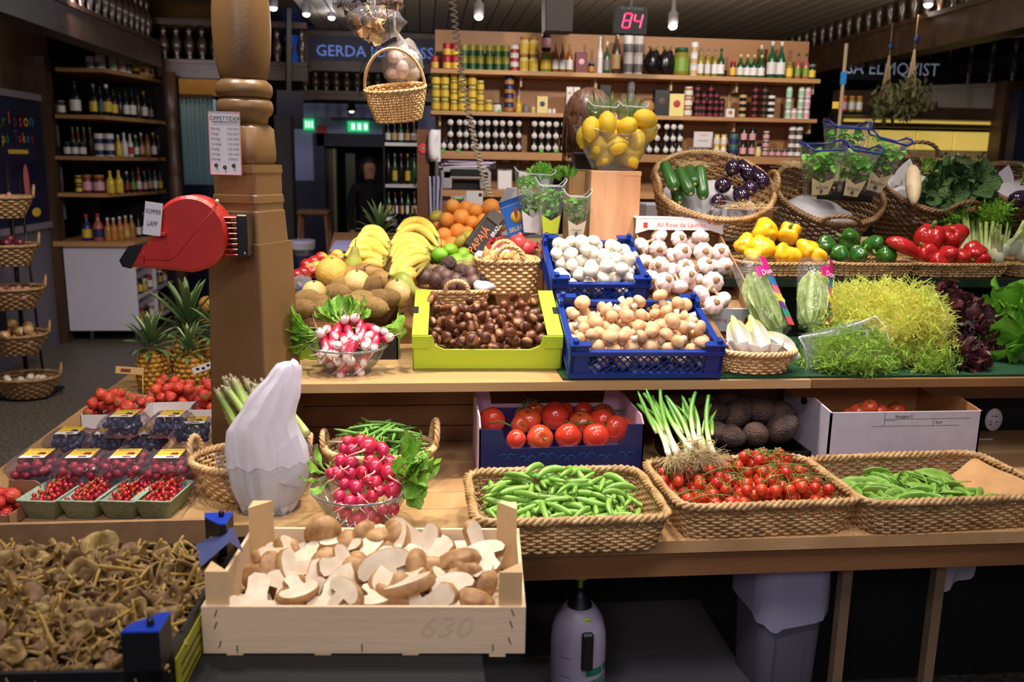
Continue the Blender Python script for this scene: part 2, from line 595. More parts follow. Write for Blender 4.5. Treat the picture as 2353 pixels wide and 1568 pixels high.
part(dr,'dark_lobby',box(d1[0],d2[0]+0.8,yw+1.2,yw+1.3,0,dt),M_BLACKM,smooth=False)
# stall sign far behind: GERDA JOHANSSON on a dark lintel with baluster gallery
yg=9.0
M_SIGNB=mat('sign_navy',(26,24,58),rough=0.5)
M_LETTER=mat('sign_letter',(120,150,230),rough=0.5,emit=(110,140,235),estr=0.35)
a,b=at_y(708,82,yg),at_y(940,146,yg)
g=thing('stall_sign','dark blue stall sign board reading GERDA JOHANSSON above the aisle','sign',((a[0]+b[0])/2,yg,b[2]))
wds,hs=b[0]-a[0],a[2]-b[2]
part(g,'sign_board',box(-wds/2,wds/2+0.4,0,0.06,0,hs),M_SIGNB,smooth=False)
part(g,'sign_frame',join(box(-wds/2-0.06,wds/2+0.42,-0.02,0.07,hs,hs+0.05),box(-wds/2-0.06,wds/2+0.42,-0.02,0.07,-0.05,0),box(-wds/2-0.05,-wds/2,-0.02,0.07,0,hs)),M_DWOOD,smooth=False)
tl=at_y(726,117,yg)
text(g,'GERDA JOHANSSON',0.148,M_LETTER,(tl[0]-(a[0]+b[0])/2,-0.012,tl[2]-b[2]),align='LEFT')
a,b=at_y(655,80,yg+0.3),at_y(712,150,yg+0.3)
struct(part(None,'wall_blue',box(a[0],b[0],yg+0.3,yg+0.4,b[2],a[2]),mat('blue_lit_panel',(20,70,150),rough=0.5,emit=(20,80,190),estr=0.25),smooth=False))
bal_prof=[(0.018,0),(0.024,0.02),(0.016,0.05),(0.032,0.13),(0.036,0.19),(0.020,0.27),(0.014,0.30),(0.026,0.33),(0.016,0.36),(0.022,0.40)]
_bm=MB()
_bm.add(lathe(bal_prof,10))
BAL=_bm.mesh('baluster',mat('baluster_wood',(62,45,32),rough=0.3,coat=0.3))
def gallery(name,label,p0,p1,h,n,beam=0.16,th=0.12,mat_=M_DWOOD,top=True,sgn=1):
 """beam with a row of turned balusters on it, running from p0 to p1 (bottom of beam)"""
 p0,p1=np.array(p0,float),np.array(p1,float)
 Lg=np.linalg.norm((p1-p0)[:2])
 az=math.atan2(p1[1]-p0[1],p1[0]-p0[0])
 g=thing(name,label,'gallery',p0,(0,0,az))
 part(g,'beam',box(0,Lg,-th/2,th/2,0,beam),mat_,smooth=False)
 part(g,'moulding',box(0,Lg,-th/2-0.015,th/2+0.015,beam-0.02,beam+0.012),mat_,smooth=False)
 if top:
  part(g,'top_rail',box(0,Lg,-th/2,th/2,beam+h,beam+h+0.05),mat_,smooth=False)
 for k in range(n):
  o=link('baluster',BAL,g,(Lg*(k+0.5)/n,0,beam+0.012))
  o.scale=(1.25,1.25,(h-0.012)/0.40)
 return g
a,b=at_y(690,228,yg),at_y(905,228,yg)
gallery('baluster_gallery','dark turned baluster gallery under the blue stall sign',(a[0],yg,a[2]),(b[0]+0.5,yg,a[2]),0.20,14,beam=0.07)
# gallery over the spice corner, running away from the viewer
gallery('baluster_gallery','dark wooden beam with turned balusters over the corner shelves',(-2.28,3.6,2.28),(-2.28,8.0,2.28),0.36,30,beam=0.2,th=0.16)
gallery('baluster_gallery','brown wooden beam with balusters behind the wooden post',(-2.28,8.2,2.22),(-1.0,8.2,2.22),0.3,12,beam=0.14,th=0.12)
# gallery at the side of the stall with the hanging herbs
GX=3.55
gallery('baluster_gallery','brown wooden beam with glossy balusters above the hanging herbs',(GX,3.6,2.36),(GX,9.2,2.36),0.36,34,beam=0.22,th=0.2)
gallery('baluster_gallery','dark baluster gallery in the gloom behind the hanging herbs',(4.3,7.5,2.0),(6.4,5.4,2.0),0.36,18,beam=0.24,th=0.16)
# ================================================================== produce counters
tab=thing('display_table','low oak display table with wicker trays and berry punnets on it','table',(0,1.72,0))
_t=MB()
for k in range(7):  # staves of the low table top
 y0=1.715+0.105*k
 part(tab,'plank',box(-0.36,2.5,y0-1.72,y0+0.1035-1.72,0.722,0.75),M_OAK if k % 2 else M_OAKY,smooth=False)
for k in range(8):
 x0=-1.09+0.0915*k
 part(tab,'plank',box(x0,x0+0.09,1.86-1.72,3.75-1.72,0.722,0.75),M_OAKY,smooth=False)
part(tab,'front_rail',box(-0.36,2.5,0.01,0.035,0.66,0.722),M_OAKD,smooth=False)
part(tab,'lower_rail',box(-0.36,1.6,0.09,0.11,0.65,0.722),mat('reddish_board',(120,66,42),rough=0.5),smooth=False)
a,b=at_y(1950,1258,1.81),at_y(2165,1256,1.81)
M_LEG=mat('leg_beige_metal',(128,104,80),rough=0.5,metal=0.2)
for q,tilt in ((a,0.0),(b,0.07)):
 part(tab,'leg',box(q[0]-0.012,q[0]+0.012,0.08,0.105,0.0,0.722),M_LEG,smooth=False)
for x in (-1.05,-0.45):
 part(tab,'leg',box(x,x+0.05,1.5,1.55,0,0.722),M_OAKD,smooth=False)
q=at_z(0,1207,0.772)
part(tab,'front_board',box(-1.2,at_z(510,1203,0.772)[0],q[1]-1.72,q[1]+0.012-1.72,0.69,0.772),M_CARD,smooth=False)
bench=thing('raised_bench','raised oak bench behind the low table, carrying crates and lettuces','bench',(0,2.14,0))
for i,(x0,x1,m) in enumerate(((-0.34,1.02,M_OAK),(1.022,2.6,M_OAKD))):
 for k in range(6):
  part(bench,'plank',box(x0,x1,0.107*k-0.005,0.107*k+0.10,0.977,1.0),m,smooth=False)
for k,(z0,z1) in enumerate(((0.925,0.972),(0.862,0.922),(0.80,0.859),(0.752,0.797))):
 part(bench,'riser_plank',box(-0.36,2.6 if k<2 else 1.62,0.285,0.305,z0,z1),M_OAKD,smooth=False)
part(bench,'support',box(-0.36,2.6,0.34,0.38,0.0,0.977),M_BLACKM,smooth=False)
M_TURF=mat('green_turf',(10,84,38),(6,54,24),scale=200,rough=0.9,bump=0.8,bscale=400)
turf=tag(part(None,'turf_mat',box(0.36,2.6,2.15,2.72,1.0,1.006),M_TURF,smooth=False),'green artificial turf mat laid on the raised bench','mat')
M_DGREEN=mat('dark_green_shelf',(14,24,20),rough=0.35)
ups=thing('upper_shelf','dark green upper shelf with the pepper baskets along its edge','shelf',(1.75,2.66,1.0))
part(ups,'shelf_board',box(-0.85,0.95,-0.02,0.32,0.182,0.2),M_DGREEN,smooth=False)
part(ups,'edge_strip',box(-0.85,0.95,-0.026,-0.02,0.176,0.203),mat('edge_strip_metal',(40,52,46),rough=0.3,metal=0.5),smooth=False)
part(ups,'back_panel',box(-0.85,0.95,0.1,0.12,0.0,0.182),M_BLACKM,smooth=False)
ctr=thing('back_counter','oak counter behind the crates, with the big wicker baskets on it','counter',(1.2,3.2,0))
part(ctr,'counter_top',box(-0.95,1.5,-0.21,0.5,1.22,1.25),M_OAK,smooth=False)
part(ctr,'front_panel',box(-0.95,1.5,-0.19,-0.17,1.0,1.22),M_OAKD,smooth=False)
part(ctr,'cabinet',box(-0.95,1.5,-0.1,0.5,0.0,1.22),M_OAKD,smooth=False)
# sloping stand below the tilted fruit boxes and crates
stand=thing('sloping_stand','sloping oak stand propping the crates up behind the bench edge','stand',(0.0,2.2,1.0))
def wedge(x0,x1,y0,y1,z0,z1):
 V=np.array([[x,y,z] for x in (x0,x1) for y,z in ((y0,0.0),(y1,0.0),(y1,z1),(y0,z0))],float)
 return V,np.array([[0,3,2,1],[4,5,6,7],[0,1,5,4],[1,2,6,5],[2,3,7,6],[3,0,4,7]])
part(stand,'ramp',wedge(0.02,0.36,0.09,0.36,0.001,0.085),M_OAKD,smooth=False)
part(stand,'ramp',wedge(0.39,0.86,0.0,0.60,0.001,0.2),M_OAKD,loc=(0,0,0.0065),smooth=False)
part(stand,'ramp',wedge(0.87,1.0,0.34,0.62,0.06,0.185),M_OAKD,loc=(0,0,0.0065),smooth=False)
part(stand,'fruit_ramp',wedge(-0.34,0.24,0.42,1.25,0.05,0.27),M_OAKD,smooth=False)
# ================================================================== turned wooden post
PZ=0.75
pc=at_y(572,560,2.27)
post=thing('wooden_post','thick brown painted wooden post with turned rings, ticket machine on it','post',(pc[0]+0.005,2.27,0.0),(0,0,math.radians(-24)))
def sq(w,z,r=0.006):
 return ring(rrect(w,w,r,2),z)
zt=lambda y:at_y(560,y,2.22)[2]
z1,z2=zt(560),zt(378)
base=[sq(0.178,PZ+0.0006),sq(0.170,0.9),sq(0.150,z1),sq(0.149,z1+0.002)]
part(post,'square_base',loft(base),M_BROWN,smooth=False)
part(post,'stepped_block',loft([sq(0.136,z1),sq(0.128,zt(487)),sq(0.123,zt(484)),sq(0.123,zt(470)),sq(0.128,zt(466)),sq(0.125,zt(450)),sq(0.121,zt(447)),sq(0.121,zt(400)),sq(0.125,zt(396)),sq(0.123,z2)]),M_BROWN,smooth=False)
a0,a1=zt(373),zt(285)
part(post,'collar_block',loft([sq(0.104,z2,0.02),sq(0.112,a0+0.004,0.02),sq(0.114,a0+0.02,0.02),sq(0.112,a1-0.01,0.025),sq(0.10,a1,0.03)]),M_BROWN)
prof=[(0.052,a1-0.002)]
for (yc,rr,hw) in ((245,0.068,22),(204,0.068,22)):
 for k in range(7):
  t=-1+k/3.0
  prof.append((rr-0.014*(1-math.sqrt(max(0,1-t*t*0.98))),zt(yc-hw*t)))
 prof.append((0.054,zt(yc-hw-1.5)))
part(post,'turned_rings',lathe(prof,32),M_BROWN)
prof=[(0.054,zt(180)),(0.057,zt(172)),(0.062,zt(150)),(0.067,zt(115)),(0.0695,zt(60)),(0.0685,zt(15)),(0.063,zt(-40)),(0.055,zt(-120)),(0.047,zt(-230)),(0.043,2.35),(0.043,2.9)]
part(post,'vase_shaft',lathe(prof,32),M_BROWN)
# hand written opening hours on a paper sheet taped to the post
p0,p1=at_y(475,255,2.165),at_y(556,403,2.165)
ws,hh=p1[0]-p0[0],p0[2]-p1[2]
sh=thing('opening_hours_sheet','white paper sheet with handwritten opening hours taped to the wooden post','paper sign',((p0[0]+p1[0])/2,2.165,p1[2]),(0,math.radians(0.6),math.radians(-3)))
part(sh,'paper',box(-ws/2,ws/2,0,0.0012,0,hh),M_PAPER,smooth=False)
bw=0.0016
part(sh,'border',join(box(-ws/2,ws/2,-0.0006,0,0,bw),box(-ws/2,ws/2,-0.0006,0,hh-bw,hh),box(-ws/2,-ws/2+bw,-0.0006,0,0,hh),box(ws/2-bw,ws/2,-0.0006,0,0,hh)),M_PINKR,smooth=False)
text(sh,'ÖPPETTIDER',0.0135,M_INK,(0.002,-0.001,hh*0.885),sx=0.92)
part(sh,'underline',box(-0.028,0.033,-0.001,-0.0004,hh*0.832,hh*0.832+0.0013),M_INK,smooth=False)
for k,(d_,t_) in enumerate((('Måndag','9.30-18.00'),('Tisdag','9.30-18.00'),('Onsdag','9.30-18.00'),('Torsdag','9.30-18.00'),('Fredag','9.30-19.00'),('Lördag','9.30-16.00'),('Söndag','STÄNGT'))):
 zz=hh*(0.725-0.0795*k)
 text(sh,d_,0.0085,M_INKG,(-ws*0.44,-0.001,zz),align='LEFT',shear=0.2,sx=0.85)
 text(sh,t_,0.0078,M_INKG,(ws*0.08,-0.001,zz),align='LEFT',shear=0.15,sx=0.8)
for k,(fx,fz) in enumerate(((-0.022,0.022),(-0.002,0.018),(0.019,0.022))):
 fl=[]
 for j in range(5):
  a=j*1.257+k
  fl.append(xf(sphere(0.0022,0.0004,0.0022,8,5),TM((fx+0.003*math.cos(a),-0.0008,fz+0.003*math.sin(a)))))
 fl.append(box(fx+0.001,fx+0.0018,-0.001,-0.0004,fz-0.011,fz-0.003))
 part(sh,'ink_flower',join(*fl),M_INK)
# red ticket dispenser on the post, seen from its flat side
M_REDP=mat('red_dispenser_plastic',(178,38,30),rough=0.42,coat=0.15)
M_REDD=mat('red_dispenser_seam',(150,22,20),rough=0.4)
yd=2.15
pc=at_y(447,535,yd)
S=depth(pc)/F                 # metres per pixel there
dsp=thing('ticket_dispenser','red plastic queue ticket dispenser with black beak mounted on the post','dispenser',pc,(0,0,math.radians(-2)))
out=[]
for k in range(30):              # body: a drum with a beak to the left
 a=math.radians(-78+k*(262/29))
 out.append((82*math.cos(a),86*math.sin(a)))
out+=[(-88,-8),(-92,-18),(-100,-26),(-130,-32),(-148,-50),(-152,-66),(-140,-76),(-60,-82),(0,-88)]
P=np.array(out)*S
def slab(P,t,b):
 Q=P*(1-b/0.09)
 V,Fs=loft([ring(Q,0),ring(P,b),ring(P,t-b),ring(Q,t)])
 return np.column_stack([V[:,0],t/2-V[:,2],V[:,1]]),Fs
part(dsp,'drum',slab(P,0.075,0.008),M_REDP,smooth=False)
bk=np.array([(-156,-60),(-150,-74),(-134,-78),(-108,-32),(-104,-24),(-134,-28)])*S*1.02
part(dsp,'beak',slab(bk,0.082,0.002),M_BLACK,smooth=False)
part(dsp,'seam',sweep(np.array([(62,-0.0395/S,62),(0,-0.0395/S,-10),(-35,-0.0395/S,-52),(-50,-0.0395/S,-60),(-100,-0.0395/S,-58)])*S,0.0009,5),M_REDD)
part(dsp,'seam',sweep(np.array([(-104,-0.0395/S,-40),(-104,-0.0395/S,-68)])*S,0.0009,5),M_REDD)
fins=MB()
for k in range(8):
 zc=(35-k*12)*S
 fins.add(xf(rprism(48*S,0.055,0.0035,0.001),TM((97*S,0,zc))),smooth=False)
fins.build('fin_rib',M_REDP,dsp)
part(dsp,'mount_plate',xf(rprism(24*S,0.06,96*S,0.003),TM((114*S,0,-52*S))),M_BLACK,smooth=False)
part(dsp,'clip',sweep([(60*S,-0.03,66*S),(66*S,-0.045,76*S)],0.004,8),mat('beige_clip',(200,185,150),rough=0.5))
part(dsp,'screw',xf(sphere(0.004),TM((118*S,-0.028,-44*S))),M_STEEL)
# its card: NUMMER LAPP
cp=at_y(350,503,yd-0.055)
cs=thing('ticket_card','small white card lettered NUMMERLAPP beside the red ticket dispenser','card',cp,(0,math.radians(8),math.radians(8)))
part(cs,'card',box(-0.018,0.020,0,0.001,-0.038,0.038),M_PAPER,smooth=False)
text(cs,'NUMMER',0.016,M_INK,(0.001,-0.001,0.016),sx=0.5)
text(cs,'LAPP',0.017,M_INK,(0.001,-0.001,-0.012),sx=0.62)
part(cs,'card_clip',box(0.012,0.030,0.001,0.022,-0.036,-0.030),M_REDP,smooth=False)
# ================================================================== wicker
def superloop(th,a,b,n):
 c,s=np.cos(th),np.sin(th)
 r=(np.abs(c)**n+np.abs(s)**n)**(-1/n)
 return np.column_stack([a*r*c,b*r*s])
def woven_basket(name,label,loc,top,bot,H,rot=(0,0,0),n=2.0,rows=10,nst=36,m=None,rim=0.007,handles=(),group=None,sag=None,open_=1.0,cat='basket',bulge=0.0,dip=0.0):
 m=m or M_WICK
 g=thing(name,label,cat,loc,rot,group)
 sub=3
 N=nst*sub
 fine=np.linspace(0,2*PI,1441)
 ql=superloop(fine,top[0]/2,top[1]/2,n)
 al=np.concatenate([[0],np.cumsum(np.linalg.norm(np.diff(ql,axis=0),axis=1))])
 even=lambda k:np.interp(np.arange(k)/k*al[-1],al,fine)
 th,uu=even(N),np.arange(N)/N*2*PI
 def P(h,t):
  k=h**0.85
  a=bot[0]+(top[0]-bot[0])*k+bulge*math.sin(PI*h)
  b=bot[1]+(top[1]-bot[1])*k+bulge*math.sin(PI*h)
  q=superloop(t,a/2,b/2,n)
  z=np.full(len(t),h*H)
  if sag is not None:
   z=z+h*sag(t)
  return np.column_stack([q,z])
 def outward(t):
  q=P(0.8,t)
  d=np.roll(q,-1,0)-np.roll(q,1,0)
  o=np.column_stack([d[:,1],-d[:,0],np.zeros(len(t))])
  return o/(np.linalg.norm(o,axis=1)[:,None]+1e-9)
 O=outward(th)
 mb=MB()
 sp=H/rows
 amp=0.45*sp if sp<0.012 else 0.005
 for j in range(rows):
  h=(j+0.5)/rows
  off=amp*np.cos(nst*uu/2+j*PI)
  pts=P(h,th)+O*off[:,None]
  hh,ww=sp*0.5*open_,0.0016
  prof=[(-ww,0),(0,-hh),(ww,0),(0,hh)]
  rings=[pts+O*a+np.array([0,0,b]) for a,b in prof]
  V=np.stack(rings,1).reshape(-1,3)
  mb.add((V,quads(N,4,True,True)))
 sb=mb
 ts=even(nst)
 lv=[P(h,ts) for h in (0.0,0.35,0.7,1.0)]
 for k in range(nst):
  sb.add(sweep([l[k] for l in lv],0.0024,4))
 mb.build('weave',m,g)
 q=superloop(np.linspace(0,2*PI,32,endpoint=False),bot[0]/2,bot[1]/2,n)
 part(g,'base',prism(q,0.0,0.005),m,smooth=False)
 rb=MB()
 NN=96
 tt,us=even(NN),np.arange(NN)/NN*2*PI
 C,OO=P(1.0,tt),outward(tt)
 tw=max(8,int((top[0]+top[1])*2/0.05))
 for s in range(3):
  ph=tw*us+s*2*PI/3
  pts=C+OO*(rim*0.75*np.cos(ph))[:,None]+np.array([0,0,1.0])*(rim*0.65*np.sin(ph))[:,None]
  pts=np.concatenate([pts,pts[:1]])
  rb.add(sweep(pts,rim*0.62,5,cap=False))
 rb.build('rim',m,g)
 for (t,wdt,hgt) in handles:
  mid=P(1.0,np.array([t]))[0]
  o=np.interp(np.array([t]) % (2*PI),tt,OO[:,0])[0],np.interp(np.array([t]) % (2*PI),tt,OO[:,1])[0],0
  o=np.array(o)
  tan=np.array([-o[1],o[0],0])
  A=np.linspace(0,PI,20)
  core=mid+np.outer(np.cos(A)*wdt/2,tan)+np.outer(np.sin(A)**0.8*hgt,[0,0,1])+np.outer(np.sin(A)*hgt*0.12,o)
  hb=MB()
  for s in range(3):
   ph=A*7+s*2*PI/3
   e1=np.outer(np.cos(A),tan)+np.outer(np.sin(A),[0,0,1])
   pts=core+e1*(0.0042*np.cos(ph))[:,None]+o*(0.0042*np.sin(ph))[:,None]
   hb.add(sweep(pts,0.0045,5))
  hb.build('handle',m,g)
 return g
def lattice_side(mb,p0,ex,ez,L,Hh,pitch,t,w):
 """diamond bars on a rectangle p0 + u*ex + v*ez; outward thickness t"""
 p0,ex,ez=(np.array(q,float) for q in (p0,ex,ez))
 nrm=np.cross(ex,ez)
 n=int((L+Hh)/pitch)+1
 for sgn in (1,-1):
  for k in range(n):
   u0=k*pitch if sgn>0 else k*pitch-Hh
   pts=[]
   for v in np.linspace(0,Hh,2):
    pts.append((u0-Hh+v if sgn>0 else u0+Hh-v,v))
   (ua,va),(ub,vb)=pts
   if ua>ub:
    (ua,va),(ub,vb)=(ub,vb),(ua,va)
   if ub<=0 or ua>=L:
    continue
   if ua<0:
    va+=(vb-va)*(0-ua)/(ub-ua); ua=0
   if ub>L:
    vb=va+(vb-va)*(L-ua)/(ub-ua); ub=L
   A,B=p0+ex*ua+ez*va,p0+ex*ub+ez*vb
   mb.add(sweep([A,B],w,4,flat=t/w,up=nrm),smooth=False)
def plastic_crate(name,label,M,w,d,h,m,tower=0.03,cat='crate',group=None):
 """vented stacking crate; local origin front-left-bottom corner, x right, y back"""
 g=tag(link(name,None),label,cat,group)
 g.matrix_world=Matrix(np.array(M).tolist())
 part(g,'base',box(0,w,0,d,0,0.008),m,smooth=False)
 for nm,p0,ex,L in (('front',(0.02,0.004,0.012),(1,0,0),w-0.04),('back',(0.02,d-0.004,0.012),(1,0,0),w-0.04),
                          ('side',(0.004,0.02,0.012),(0,1,0),d-0.04),('side',(w-0.004,0.02,0.012),(0,1,0),d-0.04)):
  lb=MB()
  lattice_side(lb,p0,ex,(0,0,1),L,h-0.02,0.021,0.0025,0.0022)
  lb.build(nm+'_lattice',m,g)
 for nm,q in (('front_rim',box(0,w,-0.004,0.012,h-0.012,h)),('back_rim',box(0,w,d-0.012,d+0.004,h-0.012,h)),
                  ('side_rim',box(-0.004,0.012,0,d,h-0.012,h)),('side_rim',box(w-0.012,w+0.004,0,d,h-0.012,h)),
                  ('lower_rim',join(box(0,w,-0.003,0.006,0,0.014),box(0,w,d-0.006,d+0.003,0,0.014),box(-0.003,0.006,0,d,0,0.014),box(w-0.006,w+0.003,0,d,0,0.014)))):
  part(g,nm,q,m,smooth=False)
 for sx in (0,1):
  for sy in (0,1):
   x,y=(0 if not sx else w),(0 if not sy else d)
   ix,iy=(1 if not sx else -1),(1 if not sy else -1)
   c=join(box(min(x,x+ix*0.045),max(x,x+ix*0.045),min(y,y+iy*0.01),max(y,y+iy*0.01),0,h+tower*0.6),
                     box(min(x,x+ix*0.01),max(x,x+ix*0.01),min(y,y+iy*0.045),max(y,y+iy*0.045),0,h+tower*0.6),
                     box(min(x-ix*0.003,x+ix*0.05),max(x-ix*0.003,x+ix*0.05),min(y-iy*0.003,y+iy*0.022),max(y-iy*0.003,y+iy*0.022),h+tower*0.45,h+tower*0.62),
                     xf(rprism(0.014,0.014,tower*0.5,0.003),TM((x+ix*0.012,y+iy*0.012,h+tower*0.55))))
   part(g,'corner_post',c,m,smooth=False)
 return g
# ================================================================== produce, one mesh per kind and part (local sizes in metres)
def PM(name,VF,m,smooth=True):
 b=MB()
 b.add(VF,smooth=smooth)
 return b.mesh(name,m)
def lump(V,amp=0.06,scale=3.0,seed=0):
 n=vnoise(V,amp,scale,seed)
 return V*(1+n)[:,None]
def put(name,label,cat,me,M,group=None,parts=()):
 """one produce piece: mesh object with part objects under it"""
 o=tag(link(name,me,M=M),label,cat,group)
 for (pn,pm) in parts:
  link(pn,pm,o)
 return o
M_GSTEM=mat('green_stalk',(120,150,60),(90,118,44),scale=50,rough=0.5)
M_CALYX=mat('green_calyx',(92,128,46),rough=0.5,thin=0.2)
def star(n,r,w,droop=0.3,z=0.0):
 L=[]
 for k in range(n):
  a=2*PI*k/n
  V,f=leaf(r,w,curl=droop,cup=0.2,nl=4,nw=3)
  L.append(xf((V,f),TM((0,0,z),(0,0,a))))
 return join(*L)
# -- button mushrooms
def cap_prof(R):
 return [(0.25*R,-0.18*R),(0.62*R,-0.30*R),(0.90*R,-0.22*R),(1.0*R,0.05*R),(0.95*R,0.34*R),(0.78*R,0.62*R),(0.5*R,0.82*R),(0.2*R,0.91*R),(0.0,0.93*R)]
M_CAPB=mat('brown_mushroom_cap',(196,146,98),(222,182,138),scale=45,rough=0.55,rnd=0.10)
M_CAPW=mat('white_mushroom_cap',(220,208,192),(230,222,208),scale=30,rough=0.55,rnd=0.04)
M_STEMW=mat('mushroom_stem',(232,214,190),rough=0.6)
BM=[PM('mushroom_cap',lathe(cap_prof(0.0205),14,warp=lambda V,s=s:lump(V,0.04,90,s)),M_CAPB) for s in range(3)]
BMS=PM('stem',lathe([(0.0095,-0.024),(0.0085,-0.012),(0.008,-0.003)],10),M_STEMW)
WM=[PM('mushroom_cap',lathe(cap_prof(0.0215),16,warp=lambda V,s=s:lump(V,0.03,80,s+5)),M_CAPW) for s in range(3)]
WMS=PM('stem',lathe([(0.0105,-0.022),(0.0095,-0.012),(0.009,-0.003)],10),M_STEMW)
# -- chestnut
def chest(V,s):
 V=V.copy()
 V[:,1]*=np.where(V[:,1]>0,0.55,0.85)
 V[:,2]+=0.22*np.maximum(0,1-np.hypot(V[:,0],V[:,1])*3)*(V[:,2]>0)
 return lump(V,0.05,2.0,s)
M_NUT=gmat('chestnut_shell',[(0.0,(176,128,86)),(0.2,(150,98,62)),(0.3,(84,44,26)),(1.0,(104,56,32))],-0.0145,0.014,rough=0.36,coat=0.1,noise=0.25,nscale=30,rnd=0.25)
CN=[PM('chestnut',sphere(0.0165,0.016,0.0145,14,10,warp=lambda V,s=s:chest(V,s)),M_NUT) for s in range(3)]
# -- garlic
def garl(V,s):
 a=np.arctan2(V[:,1],V[:,0])
 r=1+0.05*np.cos(9*a+s)*np.sin(np.clip(np.arccos(np.clip(V[:,2],-1,1)),0,PI))
 return V*np.column_stack([r,r,np.ones(len(V))])
M_GARL=gmat('garlic_skin',[(0.0,(222,190,184)),(0.45,(238,224,218)),(0.8,(232,204,200)),(1.0,(214,190,160))],-0.02,0.022,rough=0.55,noise=0.3,nscale=45,rnd=0.05)
GA=[PM('garlic',sphere(0.032,0.032,0.024,36,12,warp=lambda V,s=s:garl(V,s)),M_GARL) for s in range(2)]
GAN=PM('neck',sweep(bez((0,0,0.018),(0.001,0,0.03),(0.008,0.004,0.048),n=6),[0.011,0.0065,0.0048,0.0042,0.0042,0.0045],8),mat('garlic_neck',(222,192,160),(200,160,130),scale=60,rough=0.6))
GAR=PM('root_plate',xf(sphere(0.0105,0.0105,0.004,14,6,warp=lambda V:lump(V,0.2,9,3)),TM((0,0,-0.0235))),mat('garlic_roots',(184,150,104),(150,116,76),scale=300,rough=0.8,bump=0.6,bscale=500))
# -- tomatoes
def tom(V,lob=5,d=0.05):
 a=np.arctan2(V[:,1],V[:,0])
 rr=np.hypot(V[:,0],V[:,1])
 k=1+d*np.cos(lob*a)*rr
 z=V[:,2]-0.25*np.exp(-(rr/0.28)**2)*(V[:,2]>0)
 return np.column_stack([V[:,0]*k,V[:,1]*k,z])
M_TOM=gmat('tomato_skin',[(0.0,(206,56,34)),(0.6,(214,70,42)),(1.0,(196,82,40))],-0.03,0.03,rough=0.22,coat=0.5,noise=0.3,nscale=30,rnd=0.06)
M_CHT=mat('cherry_tomato_skin',(196,44,24),(208,66,32),scale=20,rough=0.18,coat=0.5,rnd=0.08)
TO=[PM('tomato',sphere(0.0365,0.0365,0.0315,20,14,warp=lambda V,l=l:tom(V,l,0.03)),M_TOM) for l in (4,5)]
TOC=PM('calyx',join(star(5,0.024,0.008,0.35,0.025),sweep([(0,0,0.022),(0.002,0,0.03),(0.006,0.002,0.038)],[0.002,0.0022,0.003],6)),M_CALYX)
CT=PM('tomato',sphere(0.0138,0.0138,0.0138,12,9),M_CHT)
CTC=PM('calyx',join(star(5,0.011,0.0035,0.1,0.0135),sweep([(0,0,0.013),(0.001,0,0.02)],0.001,5)),M_CALYX)
# -- avocado
def avo(V):
 z=V[:,2]
 k=1-0.20*np.clip(z,0,1)**1.5
 return V*np.column_stack([k,k,np.ones(len(V))])
M_AVO=mat('avocado_skin',(56,42,40),(92,66,54),scale=30,rough=0.38,bump=0.9,bscale=240,rnd=0.25)
AV=[PM('avocado',sphere(0.0365,0.0365,0.0485,20,14,warp=avo),M_AVO)]
# -- bell pepper
def pep(V,lob,sd):
 a=np.arctan2(V[:,1],V[:,0])
 rr=np.hypot(V[:,0],V[:,1])
 k=1+0.17*np.cos(lob*a+sd)*rr**1.5
 z=V[:,2]-0.32*np.exp(-(rr/0.3)**2)*(V[:,2]>0)+0.25*np.exp(-(rr/0.25)**2)*(V[:,2]<0)+0.08*np.cos(lob*a+sd)*rr
 k=k*(1-0.13*np.clip(-z,0,1))
 return lump(np.column_stack([V[:,0]*k,V[:,1]*k,z]),0.03,2.0,int(sd*10))
M_PEPY=mat('yellow_pepper_skin',(240,176,22),(246,192,40),scale=12,rough=0.22,coat=0.4)
M_PEPG=mat('green_pepper_skin',(34,84,22),(56,104,30),scale=14,rough=0.2,coat=0.5,rnd=0.15)
M_PEPR=mat('red_pepper_skin',(178,24,26),(192,36,34),scale=12,rough=0.22,coat=0.5)
def pepmesh(m,lob,sd,rx=0.043,rz=0.046):
 return PM('pepper',sphere(rx,rx,rz,28,16,warp=lambda V:pep(V,lob,sd)),m)
PEPS=PM('stalk',sweep([(0,0,0.028),(0.001,0,0.042),(0.008,0.002,0.056)],[0.009,0.0055,0.0065],8),M_GSTEM)
# -- round fruits
M_LEM=mat('lemon_peel',(240,196,36),(246,208,62),scale=30,rough=0.38,bump=0.35,bscale=420)
LEM=PM('lemon',lathe([(0.004,-0.049),(0.008,-0.046),(0.012,-0.041),(0.022,-0.034),(0.0315,-0.018),(0.034,0),(0.0315,0.018),(0.022,0.034),(0.011,0.041),(0.007,0.044)],20),M_LEM)
M_ORA=mat('orange_peel',(240,142,48),(246,166,76),scale=14,rough=0.42,bump=0.3,bscale=420,rnd=0.06)
ORA=PM('orange',sphere(0.039,0.039,0.037,20,14),M_ORA)
M_LIM=mat('lime_peel',(104,158,24),(130,180,40),scale=30,rough=0.3,bump=0.25,bscale=420,rnd=0.1)
LIM=PM('lime',lathe([(0.003,-0.030),(0.012,-0.026),(0.023,-0.014),(0.0265,0),(0.023,0.014),(0.012,0.026),(0.004,0.030)],18),M_LIM)
M_PAS=mat('passion_fruit_skin',(78,50,48),(110,78,70),scale=30,rough=0.5,rnd=0.2)
M_PASW=mat('wrinkled_passion_skin',(62,42,40),(100,78,66),scale=120,rough=0.6,bump=1.0,bscale=160)
PAS=[PM('passion_fruit',sphere(0.030,0.030,0.031,18,12),M_PAS),PM('passion_fruit',sphere(0.030,0.029,0.030,28,18,warp=lambda V:lump(V,0.022,12,2)),M_PASW)]
